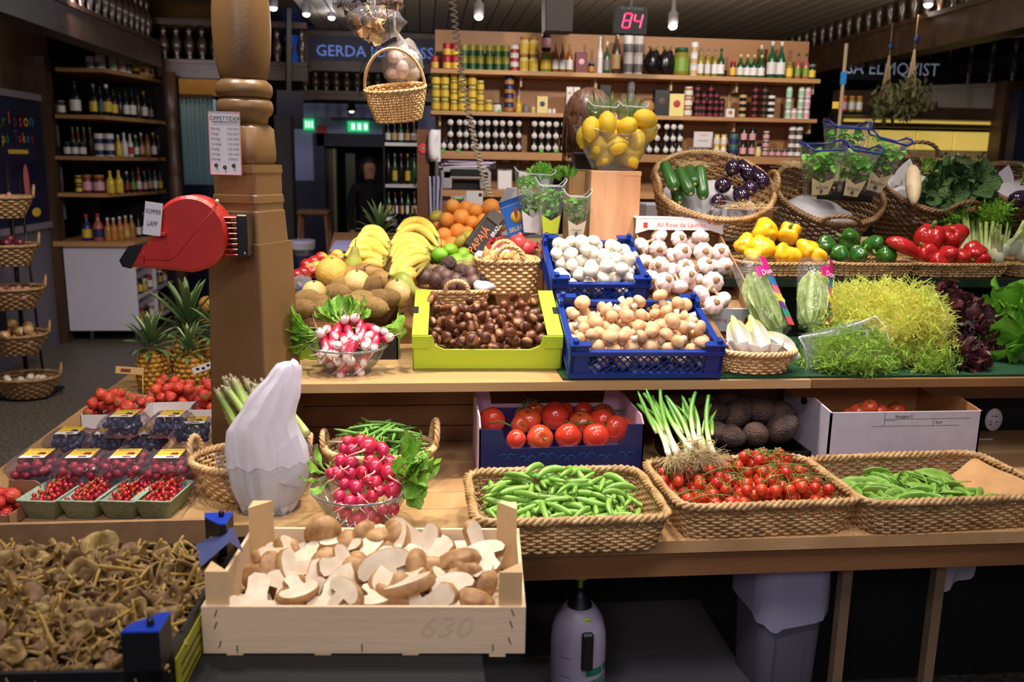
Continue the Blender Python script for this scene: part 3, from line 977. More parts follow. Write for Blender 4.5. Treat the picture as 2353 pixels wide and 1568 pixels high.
M_KIW=mat('kiwi_fuzz',(158,122,70),(132,100,54),scale=80,rough=0.85,bump=0.35,bscale=600,rnd=0.1)
KIW=PM('kiwi',join(sphere(0.0275,0.0275,0.041,20,14),xf(sphere(0.005,0.005,0.004,8,6),TM((0,0,0.0405)))),M_KIW)
M_MEL=mat('melon_rind',(226,172,64),(236,190,92),scale=60,rough=0.5,bump=0.4,bscale=250)
M_MELP=mat('pale_melon_rind',(236,190,112),(244,206,140),scale=40,rough=0.5,bump=0.3,bscale=250)
def appl(V):
 rr=np.hypot(V[:,0],V[:,1])
 z=V[:,2]-0.35*np.exp(-(rr/0.3)**2)*np.sign(V[:,2])
 return np.column_stack([V[:,0],V[:,1],z])
MEL=PM('melon',sphere(0.05,0.05,0.052,28,18),M_MEL)
MELP=PM('melon',sphere(0.05,0.05,0.048,28,18,warp=lambda V:V*(1+0.02*np.cos(10*np.arctan2(V[:,1],V[:,0]))*np.hypot(V[:,0],V[:,1]))[:,None]),M_MELP)
MELN=PM('stem_scar',xf(sphere(0.005,0.005,0.003,10,6),TM((0,0,0.0515))),mat('stem_scar',(120,96,40),rough=0.7))
M_APL=gmat('apple_skin',[(0,(196,190,70)),(0.35,(206,120,60)),(0.6,(176,36,34)),(1,(160,28,30))],-0.03,0.03,axis='x',rough=0.3,coat=0.3,noise=0.5,nscale=20,rnd=0.1)
APL=PM('apple',sphere(0.034,0.034,0.032,18,12,warp=appl),M_APL)
M_PEAR=gmat('pear_skin',[(0,(150,110,56)),(0.6,(168,128,62)),(1,(146,102,54))],-0.04,0.05,rough=0.55,noise=0.4,nscale=40,rnd=0.1)
M_PEARG=gmat('green_pear_skin',[(0,(150,164,56)),(0.6,(176,180,70)),(1,(160,140,70))],-0.04,0.05,rough=0.45,noise=0.4,nscale=30)
PPROF=[(0.004,-0.043),(0.02,-0.041),(0.031,-0.03),(0.035,-0.012),(0.031,0.006),(0.022,0.022),(0.016,0.038),(0.012,0.052),(0.006,0.058),(0.0,0.058)]
PEA=PM('pear',lathe(PPROF,18),M_PEAR)
PEAG=PM('pear',lathe(PPROF,18),M_PEARG)
PEAS=PM('stalk',sweep(bez((0,0,0.056),(0.002,0,0.07),(0.012,0,0.08),n=5),0.0016,6),mat('pear_stalk',(80,60,34),rough=0.7))
# -- radishes
M_RAD=mat('radish_skin',(190,26,62),(206,48,84),scale=18,rough=0.3,coat=0.3,rnd=0.08)
M_RADT=mat('radish_root_tail',(226,170,160),rough=0.5)
RAD=PM('radish',lathe([(0.003,-0.0185),(0.010,-0.0155),(0.0155,-0.007),(0.0165,0.002),(0.014,0.0105),(0.008,0.0155),(0.004,0.017)],16),M_RAD)
RADT=[PM('root_tail',sweep(bez((0,0,-0.017),(0.0,0,-0.03),(0.012*s,0.004,-0.034),(0.022*s,0.006,-0.05),n=7),np.linspace(0.003,0.0005,7),5),M_RADT) for s in (1,-1)]
RADS=PM('stalk',join(*[sweep(bez((0.002*math.cos(k),0.002*math.sin(k),0.0155),(0.004*math.cos(k),0.004*math.sin(k),0.024),(0.010*math.cos(k),0.010*math.sin(k),0.032),n=4),0.0014,5) for k in (0,2.1,4.2)]),mat('radish_stalk',(150,190,80),rough=0.4))
M_RADL=gmat('breakfast_radish_skin',[(0,(236,222,214)),(0.16,(232,208,204)),(0.36,(196,40,72)),(1,(182,24,58))],-0.024,0.026,rough=0.3,coat=0.3,noise=0.12,nscale=60,rnd=0.06)
RADL=PM('radish',lathe([(0.0025,-0.027),(0.0075,-0.024),(0.0105,-0.016),(0.0112,0.0),(0.0108,0.014),(0.008,0.023),(0.004,0.0265)],14),M_RADL)
RADLT=[PM('root_tail',sweep(bez((0,0,-0.0265),(0.0,0,-0.036),(0.010*s,0.003,-0.042),(0.016*s,0.01,-0.06),n=7),np.linspace(0.0022,0.0004,7),5),M_RADT) for s in (1,-1)]
M_GLEAF=mat('radish_leaf',(150,196,72),(104,160,48),scale=40,rough=0.45,rnd=0.15,thin=0.3,bump=0.3,bscale=120)
# -- pods and beans
M_SNAP=mat('snap_pea_pod',(122,166,64),(146,188,86),scale=30,rough=0.38,rnd=0.12)
M_SNOW=mat('snow_pea_pod',(112,156,54),(134,176,72),scale=40,rough=0.42,rnd=0.12,thin=0.15)
M_BEAN=mat('green_bean_pod',(92,140,50),(120,164,72),scale=40,rough=0.4,rnd=0.15)
def pod(L,r,bend,flat,m,nm,bumps=0):
 t=np.linspace(-1,1,14)
 P=np.column_stack([t*L/2,bend*(1-t*t)*L,0*t])
 R=r*(1-np.abs(t)**3.2)**0.7+0.0006
 R=R*(1+0.05*np.cos(t*PI*bumps)) if bumps else R
 return PM(nm,sweep(P,R,8,flat=flat,up=(0,0,1)),m)
SNAP=[pod(0.074,0.0070,b,0.78,M_SNAP,'pea_pod',5) for b in (0.05,0.14,-0.02)]
SNAPC=PM('pod_stalk',join(xf(star(4,0.008,0.004,0.1),TM((-0.0325,0,0),(0,PI/2,0))),sweep([(-0.032,0,0),(-0.040,-0.003,0)],0.0011,5)),M_GSTEM)
SNOW=[pod(0.085,0.0105,b,0.22,M_SNOW,'snow_pea',5) for b in (0.06,0.12,0.02)]
SNOWC=PM('pod_stalk',join(xf(star(4,0.007,0.004,0.1),TM((-0.042,0,0),(0,PI/2,0))),sweep([(-0.041,0,0),(-0.052,-0.004,0)],0.0011,5)),M_GSTEM)
BEAN=[pod(0.115,0.0041,b,0.95,M_BEAN,'green_bean') for b in (0.03,0.08,-0.03)]
# -- berries
def seeds(V):
 a=np.arctan2(V[:,1],V[:,0])
 return V
M_STR=mat('strawberry_flesh',(222,80,56),(196,44,36),scale=28,rough=0.3,coat=0.35,bump=0.6,bscale=260,rnd=0.1)
STB=[PM('strawberry',lathe([(0.003,-0.020),(0.009,-0.0165),(0.0145,-0.007),(0.0168,0.003),(0.0145,0.0105),(0.008,0.014),(0.003,0.0135)],14,warp=lambda V,s=s:lump(V,0.05,120,s)),M_STR) for s in range(2)]
STC=PM('calyx',star(7,0.013,0.006,0.25,0.0145),M_CALYX)
def drup(V):
 a=np.arctan2(V[:,1],V[:,0])
 p=np.arccos(np.clip(V[:,2],-1,1))
 return V*(1+0.10*np.cos(8*a+np.round(p*2.2)*PI/2)*np.cos(p*7))[:,None]
M_RASP=mat('raspberry_flesh',(172,30,52),(150,22,44),scale=60,rough=0.4,rnd=0.1)
RASP=PM('raspberry',sphere(0.0095,0.0095,0.0115,20,14,warp=drup),M_RASP)
M_BLU=mat('blueberry_bloom',(34,34,62),(56,58,92),scale=120,rough=0.6,rnd=0.2)
BLU=PM('blueberry',sphere(0.0087,0.0087,0.0079,10,8),M_BLU)
M_CUR=mat('red_currant_skin',(164,14,22),(190,34,34),scale=80,rough=0.12,coat=0.6,rnd=0.12)
CUR=PM('currant',sphere(0.0058,0.0058,0.0058,10,7),M_CUR)
M_CURS=mat('currant_stem',(150,150,60),rough=0.5)
# -- funnel chanterelles: frilled brown trumpet on a yellow stem
M_FCAP=mat('chanterelle_cap',(110,80,40),(152,120,70),scale=70,rough=0.65,rnd=0.28,thin=0.1)
M_FSTEM=mat('chanterelle_stem',(146,112,42),(176,142,66),scale=60,rough=0.6,rnd=0.2)
def trumpet(s):
 r=np.random.default_rng(s)
 nu,prof=18,[(0.0035,-0.002),(0.006,0.006),(0.0125,0.0125),(0.020,0.0145),(0.0185,0.0165),(0.011,0.0135),(0.004,0.006),(0.002,0.001)]
 a=np.linspace(0,2*PI,nu,endpoint=False)
 w=1+0.18*np.cos(2*a+r.uniform(0,6))+0.14*np.cos(3*a+r.uniform(0,6))+0.06*np.cos(5*a+r.uniform(0,6))
 zz=0.0045*np.cos(3*a+r.uniform(0,6))+0.004*np.cos(2*a+r.uniform(0,6))
 rings=[]
 for (R,z) in prof:
  k=min(1,R/0.02)
  rings.append(np.column_stack([R*(1+(w-1)*k)*np.cos(a),R*(1+(w-1)*k)*np.sin(a),z+zz*k]))
 return loft(rings)
FUN=[PM('funnel_mushroom',trumpet(s),M_FCAP) for s in range(6)]
FUNS=[PM('stem',sweep(bez((0,0,0.001),(0.001,0,-0.016),(0.010*s,0.003,-0.030),(0.012*s,0.004,-0.045),n=6),[0.0034,0.0030,0.0026,0.0025,0.0027,0.0022],7),M_FSTEM) for s in (1,-1,1.8)]
def cyc(L,k):
 return L[k % len(L)]
def rnd_rot():
 return (random.uniform(0,6.28),random.uniform(0,6.28),random.uniform(0,6.28))
def open_tray(g,w,d,h,t,m,nm='tray_wall',slope=0.0):
 """four thin walls and a floor as named parts, origin at the middle of the floor"""
 part(g,'tray_floor',box(-w/2,w/2,-d/2,d/2,0,t),m,smooth=False)
 for q in (box(-w/2,w/2,-d/2,-d/2+t,0,h),box(-w/2,w/2,d/2-t,d/2,0,h),box(-w/2,-w/2+t,-d/2,d/2,0,h),box(w/2-t,w/2,-d/2,d/2,0,h)):
  part(g,nm,q,m,smooth=False)
# ================================================================== funnel chanterelles in a black crate
tz=0.80
FRA=TM((-0.865,1.115,tz),(0,0,math.radians(-2)))
tray=tag(link('mushroom_crate',None,M=FRA),'low black crate with blue corner tops, full of brown funnel mushrooms','crate')
cw,cdp=0.515,0.40
part(tray,'base',box(0,cw,0,cdp,0,0.006),M_BLACK,smooth=False)
part(tray,'front_wall',box(0,cw,0,0.008,0,0.072),M_BLACK,smooth=False)
part(tray,'back_wall',box(0,cw,cdp-0.008,cdp,0,0.072),M_BLACK,smooth=False)
for x in (0,cw-0.008):
 part(tray,'side_wall',box(x,x+0.008,0,cdp,0,0.072),M_BLACK,smooth=False)
M_BTOP=mat('blue_crate_top',(24,60,170),rough=0.3)
for sx,x in ((1,0),(-1,cw)):
 for sy,y in ((1,0),(-1,cdp)):
  tri=np.array([(x,y),(x+sx*0.05,y),(x+sx*0.044,y+sy*0.02),(x+sx*0.012,y+sy*0.05),(x,y+sy*0.05)])
  if sx*sy<0:
   tri=tri[::-1]
  cp_=part(tray,'corner_post',prism(tri,0,0.128),M_BLACK,smooth=False)
  part(cp_,'post_top',prism(tri,0.128,0.1305),M_BTOP,smooth=False)
  part(cp_,'peg',xf(lathe([(0.005,0),(0.005,0.008),(0.003,0.011)],10),TM((x+sx*0.016,y+sy*0.016,0.13))),M_BLACK)
M_LIMEC=mat('yellow_green_label',(176,170,40),rough=0.5)
card=part(tray,'side_label',box(cw+0.001,cw+0.003,0.05,0.24,-0.06,0.058),M_LIMEC,smooth=False)
for k in range(6):
 part(card,'print_line',box(cw+0.003,cw+0.0034,0.07,0.2-0.02*(k % 3),0.035-0.016*k,0.039-0.016*k),M_INK,smooth=False)
cx0,cx1,cy0,cy1=0.015,cw-0.015,0.012,cdp-0.014
ftop=lambda x,y:0.058+0.026*math.sin(PI*min(1,max(0,x/cw)))*math.sin(PI*min(1,max(0,y/cdp)))+0.012*y/cdp
under=MB()
for k in range(520):
 x,y=random.uniform(cx0,cx1),random.uniform(cy0,cy1)
 Mu=TM((x,y,ftop(x,y)-0.010),rnd_rot(),random.uniform(0.6,0.95))
 under.add(trumpet(k % 9),0,Mu)
 under.add(sweep(bez((0,0,0),(0.001,0,-0.016),(0.012,0.003,-0.036),n=5),0.003,5),1,Mu)
uo=under.build('mushroom_layer',[M_FCAP,M_FSTEM])
uo.matrix_world=Matrix(FRA.tolist())
tag(uo,'lower layer of brown funnel mushrooms filling the black crate','mushrooms',kind='stuff')
hp=Heap(lambda x,y:ftop(x,y)-0.006)
for k in range(290):
 s=random.uniform(0.55,0.95)
 if random.random()<0.14:
  s*=1.5
 kx=0.45 if k<60 else 1.0
 p,q=hp.drop([(0,0,0)],[0.0085*s],rect_sampler(cx0+0.01,cx1-0.01,cy0+0.008,cy1-0.01),10,ftop)
 ax=Vector((random.gauss(0,0.75),random.gauss(-0.1,0.75),random.uniform(-0.9,1.0)))
 loc=(FRA@np.array([*p,1]))[:3]
 put('funnel_mushroom','brown frilly funnel mushroom with yellow stem heaped in the black crate','mushroom',cyc(FUN,k),TA(loc,ax,random.uniform(0,6.28),s),'funnel mushrooms in the black crate',[('stem',cyc(FUNS,k))])
q=at_z(485,1285,0.885)
lin=MB()
lin.add((np.array([(-0.04,0.06,0.0),(0.028,0.05,0.035),(0.032,0.0,0.03),(-0.01,-0.03,0.0)]) ,np.array([[0,1,2,3]])),smooth=False)
lin.add((np.array([(0.028,0.05,0.035),(0.05,0.02,0.0),(0.032,0.0,0.03)]),np.array([[0,1,2]])),smooth=False)
tag(lin.build('plastic_liner',mat('pale_blue_film',(92,100,150),rough=0.3,thin=0.3),None,q),'crumpled blue plastic liner corner sticking out beside the wooden crate','liner')
# what carries the two front crates
pb=thing('crate_pedestal','black slatted plastic pedestal under the two mushroom crates','pedestal',(-0.36,1.32,0))
part(pb,'pedestal_body',box(-0.52,0.44,-0.2,0.22,0,0.76),M_BLACKM,smooth=False)
lb=MB()
for k in range(14):
 lb.add(box(-0.05+0.035*k,-0.03+0.035*k,-0.206,-0.2,0.6,0.74),smooth=False)
lb.build('grille',M_BLACK,pb)
part(pb,'deck',box(-0.52,0.45,-0.21,0.24,0.76,0.797),M_BLACKM,smooth=False)
# ================================================================== porcini in a pale wooden crate
M_POP=wood('poplar_crate',(232,206,170),(214,184,144),scale=7,along='x',rough=0.6)
M_POPZ=wood('poplar_post',(224,190,140),(196,154,98),scale=9,along='z',rough=0.6)
fl,fr=at_z(468,1502,0.80),at_z(1208,1502,0.80)
wcr=fr[0]-fl[0]
CR=TM((fl[0],fl[1],0.80),(0,0,math.atan2(fr[1]-fl[1],wcr)))
crate=tag(link('wooden_crate',None,M=CR),'pale stapled wooden crate full of sliced porcini at the stall front','crate')
D=0.295
hb=0.078
part(crate,'front_board',box(0,wcr,0,0.006,0.0,hb),M_POP,smooth=False)
part(crate,'back_board',box(0,wcr,D-0.006,D,0.0,hb),M_POP,smooth=False)
for x in (0.0,wcr-0.006):
 part(crate,'side_board',box(x,x+0.006,0.006,D-0.006,0.0,hb),M_POP,smooth=False)
for k in range(3):
 part(crate,'base_slat',box(0.006,wcr-0.006,0.02+0.09*k,0.09+0.09*k,-0.002,0.004),M_POP,smooth=False)
for k in range(4):
 part(crate,'foot_slat',box(0.035+k*0.135,0.06+k*0.135,0.0,D,-0.006,-0.001),M_POP,smooth=False)
for sx,x in ((1,0.006),(-1,wcr-0.006)):
 for sy,y in ((1,0.006),(-1,D-0.006)):
  tri=np.array([(x,y),(x+sx*0.036,y),(x,y+sy*0.036)])
  part(crate,'corner_post',prism(tri if sx*sy>0 else tri[::-1],0.004,0.133),M_POPZ,smooth=False)
for (sx_,sz_,an) in ((0.022,0.068,0.35),(0.021,0.048,0.35),(0.026,0.016,0.35),(0.052,0.008,0),(0.243,0.010,0),(wcr-0.05,0.010,0),(wcr-0.02,0.07,-0.35),(wcr-0.022,0.05,-0.35),(wcr-0.024,0.022,-0.35)):
 part(crate,'staple',xf(box(-0.0008,0.0008,-0.0012,0,-0.006,0.006),TM((sx_,0,sz_),(0,an,0))),M_STEEL,smooth=False)
text(crate,'630',0.05,mat('faint_pencil',(214,188,156),rough=0.7),(0.37,-0.0006,0.044),shear=0.25,sx=1.1)
M_CREAM=mat('porcini_flesh',(206,184,152),(226,208,180),scale=30,rough=0.6)
M_PBROWN=mat('porcini_skin',(142,98,50),(190,146,96),scale=45,rough=0.55)
M_PTUBE=mat('porcini_tubes',(188,158,118),(206,178,138),scale=60,rough=0.7)
def porc_outline(s):
 r=np.random.default_rng(s)
 kw,kh,sw,sh_=r.uniform(0.85,1.15),r.uniform(0.85,1.1),r.uniform(0.8,1.2),r.uniform(0.7,1.2)
 P=[]
 for k in range(11):
  a=PI*k/10
  P.append((0.040*kw*math.cos(a),0.004+0.026*kh*math.sin(a)**0.8))
 P+=[(-0.034*kw,-0.004),(-0.017*sw,-0.003),(-0.015*sw,-0.020*sh_),(-0.017*sw,-0.040*sh_),(-0.010*sw,-0.050*sh_),(0.006*sw,-0.050*sh_),(0.016*sw,-0.040*sh_),(0.014*sw,-0.018*sh_),(0.016*sw,-0.003),(0.033*kw,-0.004)]
 return np.array(P)
def porcini(s,t=0.019):
 P=porc_outline(s)
 n=len(P)
 b=MB()
 V,Fs=loft([ring(P*0.93,0),ring(P*0.985,0.003),ring(P*1.02,t*0.5),ring(P*0.985,t-0.003),ring(P*0.93,t)],cap0=False,cap1=False)
 side=Fs[0]
 b.add((V,[side]),1)
 cap_i=np.arange(n)
 b.add((ring(P*0.93,0),[cap_i[None,::-1]]),0,smooth=False)
 b.add((ring(P*0.93,t),[cap_i[None,:]]),0,smooth=False)
 return b.mesh('porcini_slice',[M_CREAM,M_PBROWN])
def halfp(s):
 """half mushroom: flat cut face, round brown back"""
 P=porc_outline(s+40)
 n=len(P)
 b=MB()
 V,Fs=loft([ring(P,0),ring(P*0.99,0.010),ring(P*0.84,0.021),ring(P*0.5,0.028),ring(P*0.1,0.030)],cap0=False)
 b.add((V,Fs),1)
 b.add((ring(P*0.99,-0.0006),[np.arange(n)[None,::-1]]),0,smooth=False)
 return b.mesh('porcini_half',[M_CREAM,M_PBROWN])
PORS=[porcini(s) for s in range(6)]+[halfp(s) for s in range(6)]
PORW=PM('porcini',join(sphere(0.034,0.034,0.022,18,10),xf(sphere(0.019,0.019,0.028,14,8),TM((0,0,-0.026)))),M_PBROWN)
pile=Heap(lambda x,y:0.03+0.012*y/D)
ptop=lambda x,y:0.075+0.022*y/D
for k in range(62):
 s=random.uniform(0.8,1.15)
 ya=random.uniform(0,6.28)
 d_=np.array([math.cos(ya),math.sin(ya)])
 offs=[(d_[0]*0.020*s,d_[1]*0.020*s,random.uniform(-0.008,0.008)),(-d_[0]*0.016*s,-d_[1]*0.016*s,random.uniform(-0.006,0.006))]
 p,q=pile.drop(offs,[0.012*s,0.010*s],rect_sampler(0.06,wcr-0.06,0.055,D-0.055),14,ptop)
 loc=(CR@np.array([*p,1]))[:3]
 if k % 10==9:
  put('porcini','whole brown porcini lying among the sliced ones in the wooden crate','mushroom',PORW,TM(loc,(random.uniform(1,2),random.uniform(-0.5,0.5),ya),s),'whole porcini in the wooden crate')
 else:
  nrm=Vector((random.gauss(0,0.45),random.gauss(-0.55,0.45),1.0))
  me=cyc(PORS,k)
  if k % len(PORS)>=6 and k % 3:
   nrm=-nrm
  put('porcini_slice','cream coloured porcini slice with brown edge heaped in the wooden crate','mushroom',me,TA(loc,nrm,ya,s),'sliced porcini in the wooden crate')
for (px,py,rz,s) in ((742,1225,0.3,1.0),(905,1232,2.0,0.95),(840,1235,4.0,0.9)):
 put('porcini','whole brown porcini lying among the sliced ones in the wooden crate','mushroom',PORW,TM(at_y(px,py,1.49),(1.7,0.2,rz),s),'whole porcini in the wooden crate')
# ================================================================== berries on the side table
M_CLAM=clear('clamshell_plastic',(248,246,255),refl=0.5,haze=0.03,bump=0.25,bscale=90)
M_LABY=mat('yellow_print',(240,196,70),rough=0.5)
M_LABW=mat('white_print',(236,234,238),rough=0.5)
M_LABG=mat('green_print',(60,120,40),rough=0.5)
def clam_half(w,d,h,up):
 P0,P1,P2=rrect(w*0.84,d*0.84,0.02,4),rrect(w*0.97,d*0.97,0.026,4),rrect(w,d,0.028,4)
 if up:
  return loft([ring(P2,0),ring(P2,0.004),ring(P1,0.005),ring(P0,h*0.8),ring(P0*0.9,h)],cap0=False,cap1=True)
 return loft([ring(P0*0.93,0),ring(P0,0.006),ring(P1,h-0.005),ring(P2,h-0.004),ring(P2,h)],cap0=True,cap1=False)
_cl=[PM('punnet_base',clam_half(0.112,0.122,0.028,False),M_CLAM),PM('punnet_lid',clam_half(0.112,0.122,0.022,True),M_CLAM)]
ribs=MB()
for k in range(7):
 for sx in (-1,1):
  ribs.add(xf(sphere(0.004,0.0045,0.0025,8,5),TM((sx*0.042,-0.036+0.012*k,0.043))))
for k in range(4):
 ribs.add(xf(sphere(0.0045,0.004,0.0025,8,5),TM((-0.024+0.016*k,-0.05,0.040))))
_rib=ribs.mesh('rib',M_CLAM)
def punnet(loc,rz,kind,label,filled=True):
 g=thing('berry_punnet',label,'punnet',loc,(0,0,rz),kind+' punnets on the side table')
 link('punnet_base',_cl[0],g)
 link('punnet_lid',_cl[1],g,(0,0,0.028))
 link('rib',_rib,g)
 lab=part(g,'paper_label',box(-0.028,0.03,-0.022,0.044,0.0505,0.0512),M_LABY,smooth=False)
 part(lab,'label_band',box(-0.028,0.03,-0.022,-0.004,0.0512,0.0515),M_LABW,smooth=False)
 fr=MB()
 for k in range(7):
  fr.add(xf(sphere(0.004,0.004,0.0006,8,5),TM((0.013+0.006*math.cos(k),0.008+0.005*math.sin(k*1.9),0.0516))))
 fr.build('fruit_print',M_RASP if kind=='raspberry' else M_BLU,lab)
 text(lab,"Driscoll's",0.0125,M_LABG,(0.001,0.034,0.0517),rot=(0,0,0),sx=0.95)
 part(lab,'barcode',box(0.0,0.018,-0.018,-0.009,0.0515,0.0517),M_INKG,smooth=False)
 if filled:
  R=0.0095 if kind=='raspberry' else 0.0085
  me=RASP if kind=='raspberry' else BLU
  hp=Heap(lambda x,y:0.004)
  for k in range(34 if kind=='raspberry' else 40):
   p,q=hp.drop([(0,0,0)],[R],rect_sampler(-0.038,0.038,-0.043,0.043),6,None)
   if p[2]>0.046-R*0.5:
    continue
   M=TM(loc,(0,0,rz))@TM(p,rnd_rot(),1.0)
   put(kind,f'{"red raspberry" if kind == "raspberry" else "dark blue blueberry"} packed in a clear plastic punnet','berry',me,M,kind+' fruit in the punnets')
 return g
ORD=('first','second','third','fourth')
for k,px in enumerate((62,170,273,376)):
 p=at_z(px-4,1114,0.802)
 for z,w_ in ((0.75,'lower'),(0.802,'upper')):
  punnet((p[0],p[1]+0.061,z),math.radians(random.uniform(-2,2)),'raspberry',f'{w_} clear punnet of raspberries, {ORD[k]} stack from the floor-side table edge',True)
for k,px in enumerate((135,228,322,432)):
 p=at_z(px,1037,0.79)
 for z,w_ in ((0.75,'lower'),(0.80,'middle')):
  if k<3 and z<0.76:
   continue
  zz=z if k==3 else 0.77
  punnet((p[0],p[1]+0.07,zz),math.radians(random.uniform(-3,3)),'blueberry',f'{w_} clear punnet of blueberries behind the raspberries, {ORD[k]} from the floor side',z>0.76)
for k,px in enumerate((268,378)):
 p=at_z(px,1012,0.824)
 punnet((p[0],p[1]+0.062,0.824),math.radians(-2),'blueberry',f'clear punnet of blueberries stacked on top, {"beside" if k else "away from"} the asparagus basket')
# red currants in pulp punnets
M_PULP=mat('grey_green_pulp',(150,168,146),(132,150,128),scale=90,rough=0.9,bump=0.4,bscale=200)
q1,q0=rrect(0.088,0.132,0.006,2),rrect(0.062,0.10,0.006,2)
PULP=loft([ring(q0,0),ring(q1,0.046),ring(q1*1.05,0.047),ring(q1*1.05,0.049),ring(q1*0.965,0.049),ring(q0*0.95,0.004)],cap0=True,cap1=True)
_pulp=PM('pulp_tray',PULP,M_PULP)
for k,px in enumerate((98,190,280,360)):
 p=at_z(px,1197,0.752)
 c=np.array([p[0],max(p[1],1.862)+0.062,0.7515])
 g=tag(link('currant_punnet',_pulp,None,c,(0,0,math.radians(-9))),f'grey-green pulp punnet of red currants, {ORD[k]} from the floor-side table edge','punnet','pulp punnets of red currants')
 hp=Heap(lambda x,y:0.030)
 for sp in range(6):
  sg=thing('currant_sprig',f'sprig of glossy red currants in the {ORD[k]} pulp punnet from the floor side','berries',c,(0,0,math.radians(-9)),'red currant sprigs')
  cxm,cym=random.uniform(-0.015,0.015),-0.04+0.016*sp
  pts=[]
  for j in range(11):
   pp,q=hp.drop([(0,0,0)],[0.0058],lambda:(min(0.029,max(-0.029,random.gauss(cxm,0.016))),min(0.05,max(-0.05,random.gauss(cym,0.016)))),5,lambda x,y:0.01*math.cos(x*30))
   pts.append(pp)
   link('currant',CUR,sg,pp)
  top=np.array(sorted(pts,key=lambda v:v[1]))
  st=np.array([[top[0,0],top[0,1],top[:,2].max()+0.004],[cxm,cym,top[:,2].max()+0.008],[cxm+random.uniform(-0.02,0.02),cym+0.03,top[:,2].max()+0.012]])
  part(sg,'stem',sweep(bez(*st,n=6),0.0005,4),M_CURS)
# strawberries
STRW=mat('white_punnet_card',(212,208,212),rough=0.6)
def strawberries(c,w,d,label,n,h=0.045,rz=0.0,top=0.05,lab2=''):
 g=thing('strawberry_tray',label,'tray',c,(0,0,rz),'strawberry trays')
 open_tray(g,w,d,h,0.002,STRW)
 hp=Heap(lambda x,y:0.008)
 M0=TM(c,(0,0,rz))
 for k in range(n):
  s=random.uniform(0.85,1.2)
  p,q=hp.drop([(0,0,0)],[0.0155*s],rect_sampler(-w/2+0.018,w/2-0.018,-d/2+0.018,d/2-0.018),8,lambda x,y:top*math.cos(x/w*2)*math.cos(y/d*2))
  put('strawberry','ripe red strawberry heaped '+lab2,'strawberry',cyc(STB,k),M0@TA(p,(random.gauss(0,1),random.gauss(0,1),random.gauss(0.3,0.8)),0,s),'strawberries '+lab2,[('calyx',STC)])
p=at_z(262,985,0.755)
strawberries((p[0]-0.01,p[1]+0.07,0.751),0.17,0.13,'white tray of strawberries at the floor side of the table',30,lab2='in the tray at the floor side',rz=0.0)
p=at_z(390,955,0.755)
strawberries((p[0]-0.01,p[1]+0.075,0.751),0.17,0.14,'white tray of strawberries in front of the pineapples',32,lab2='in the tray below the pineapples',rz=0.04)
p=at_z(482,972,0.755)
strawberries((p[0]+0.005,p[1]+0.07,0.751),0.14,0.14,'white tray of strawberries beside the asparagus basket',34,lab2='in the tray beside the asparagus')
p=at_z(5,1215,0.752)
g=thing('cardboard_tray','brown cardboard tray end with a few strawberries beside the currants','tray',(p[0]-0.05,p[1]+0.075,0.751),(0,0,math.radians(-8)))
open_tray(g,0.15,0.13,0.03,0.003,M_CARD)
part(g,'tall_end',shell_outline(np.array([(0.0,0.0),(0.072,0.0),(0.074,0.055),(0.06,0.062),(0.0,0.06)]),0.003),M_CARD,loc=(0.0,0.062,0),smooth=False)
hp=Heap(lambda x,y:0.004)
for k in range(16):
 pp,q=hp.drop([(0,0,0)],[0.0145],rect_sampler(-0.055,0.055,-0.045,0.045),6)
 put('strawberry','ripe red strawberry heaped in the cardboard tray beside the currants','strawberry',cyc(STB,k),TM((p[0]-0.05,p[1]+0.075,0.751),(0,0,math.radians(-8)))@TM(pp,rnd_rot()),'strawberries in the cardboard tray',[('calyx',STC)])
# pineapples
M_PINE=mat('pineapple_rind',(150,104,34),(196,142,42),scale=60,rough=0.55,bump=0.5,bscale=160)
M_PLEAF=gmat('pineapple_leaf',[(0,(58,80,50)),(0.5,(92,122,70)),(1,(142,166,104))],0.0,0.13,axis='y',rough=0.45,noise=0.2,nscale=30,thin=0.1,rnd=0.15)
pb_=MB()
n,m_=13,9
prof_r=lambda z:0.056*math.sqrt(max(0.02,1-((z-0.075)/0.083)**2*0.72))
pb_.add(lathe([(prof_r(z)*0.97,z) for z in np.linspace(0,0.15,9)],26))
for i in range(m_):
 for k in range(n):
  a=2*PI*(k+0.5*(i % 2))/n
  z=0.009+0.0165*i
  r=prof_r(z)
  V,f=sphere(0.0125,0.0085,0.0045,6,5)
  M=TA((r*math.cos(a),r*math.sin(a),z),(math.cos(a),math.sin(a),0.0),0,1)
  pb_.add((V,f),0,M)
PINEB=pb_.mesh('rind_lattice',M_PINE)
PLEAF=[PM('leaf',leaf(L,0.019,curl=c,cup=0.6,nl=7,nw=3,tip=0.55,base=0.5),M_PLEAF) for L,c in ((0.10,0.25),(0.125,0.12),(0.075,0.45))]
def pineapple(c,label,tilt=(0,0,0),s=1.0,crown=1.0,nl=30):
 g=thing('pineapple',label,'pineapple',c,tilt)
 g.scale=(s,s,s)
 link('rind_lattice',PINEB,g)
 for k in range(nl):
  t=k/nl
  a=k*2.4
  el=0.15+1.3*t
  M=Matrix.Translation((0.012*(1-t)*math.cos(a),0.012*(1-t)*math.sin(a),0.146+0.045*t*crown))@Matrix.Rotation(a-PI/2,4,'Z')@Matrix.Rotation(el,4,'X')
  o=link('leaf',PLEAF[1 if t>0.55 else (0 if t>0.25 else 2)],g)
  o.matrix_local=M@Matrix.Scale(crown*random.uniform(0.9,1.1),4)
 return g
pp=lambda px,Y:np.array([*at_y(px,880,Y)[:2],0.751])
pineapple(pp(352,3.02),'pineapple with dark crown nearest the floor aisle',s=0.92,crown=1.05)
pineapple(pp(440,2.93),'stout golden pineapple in front, beside the wooden post',s=0.95,crown=0.8)
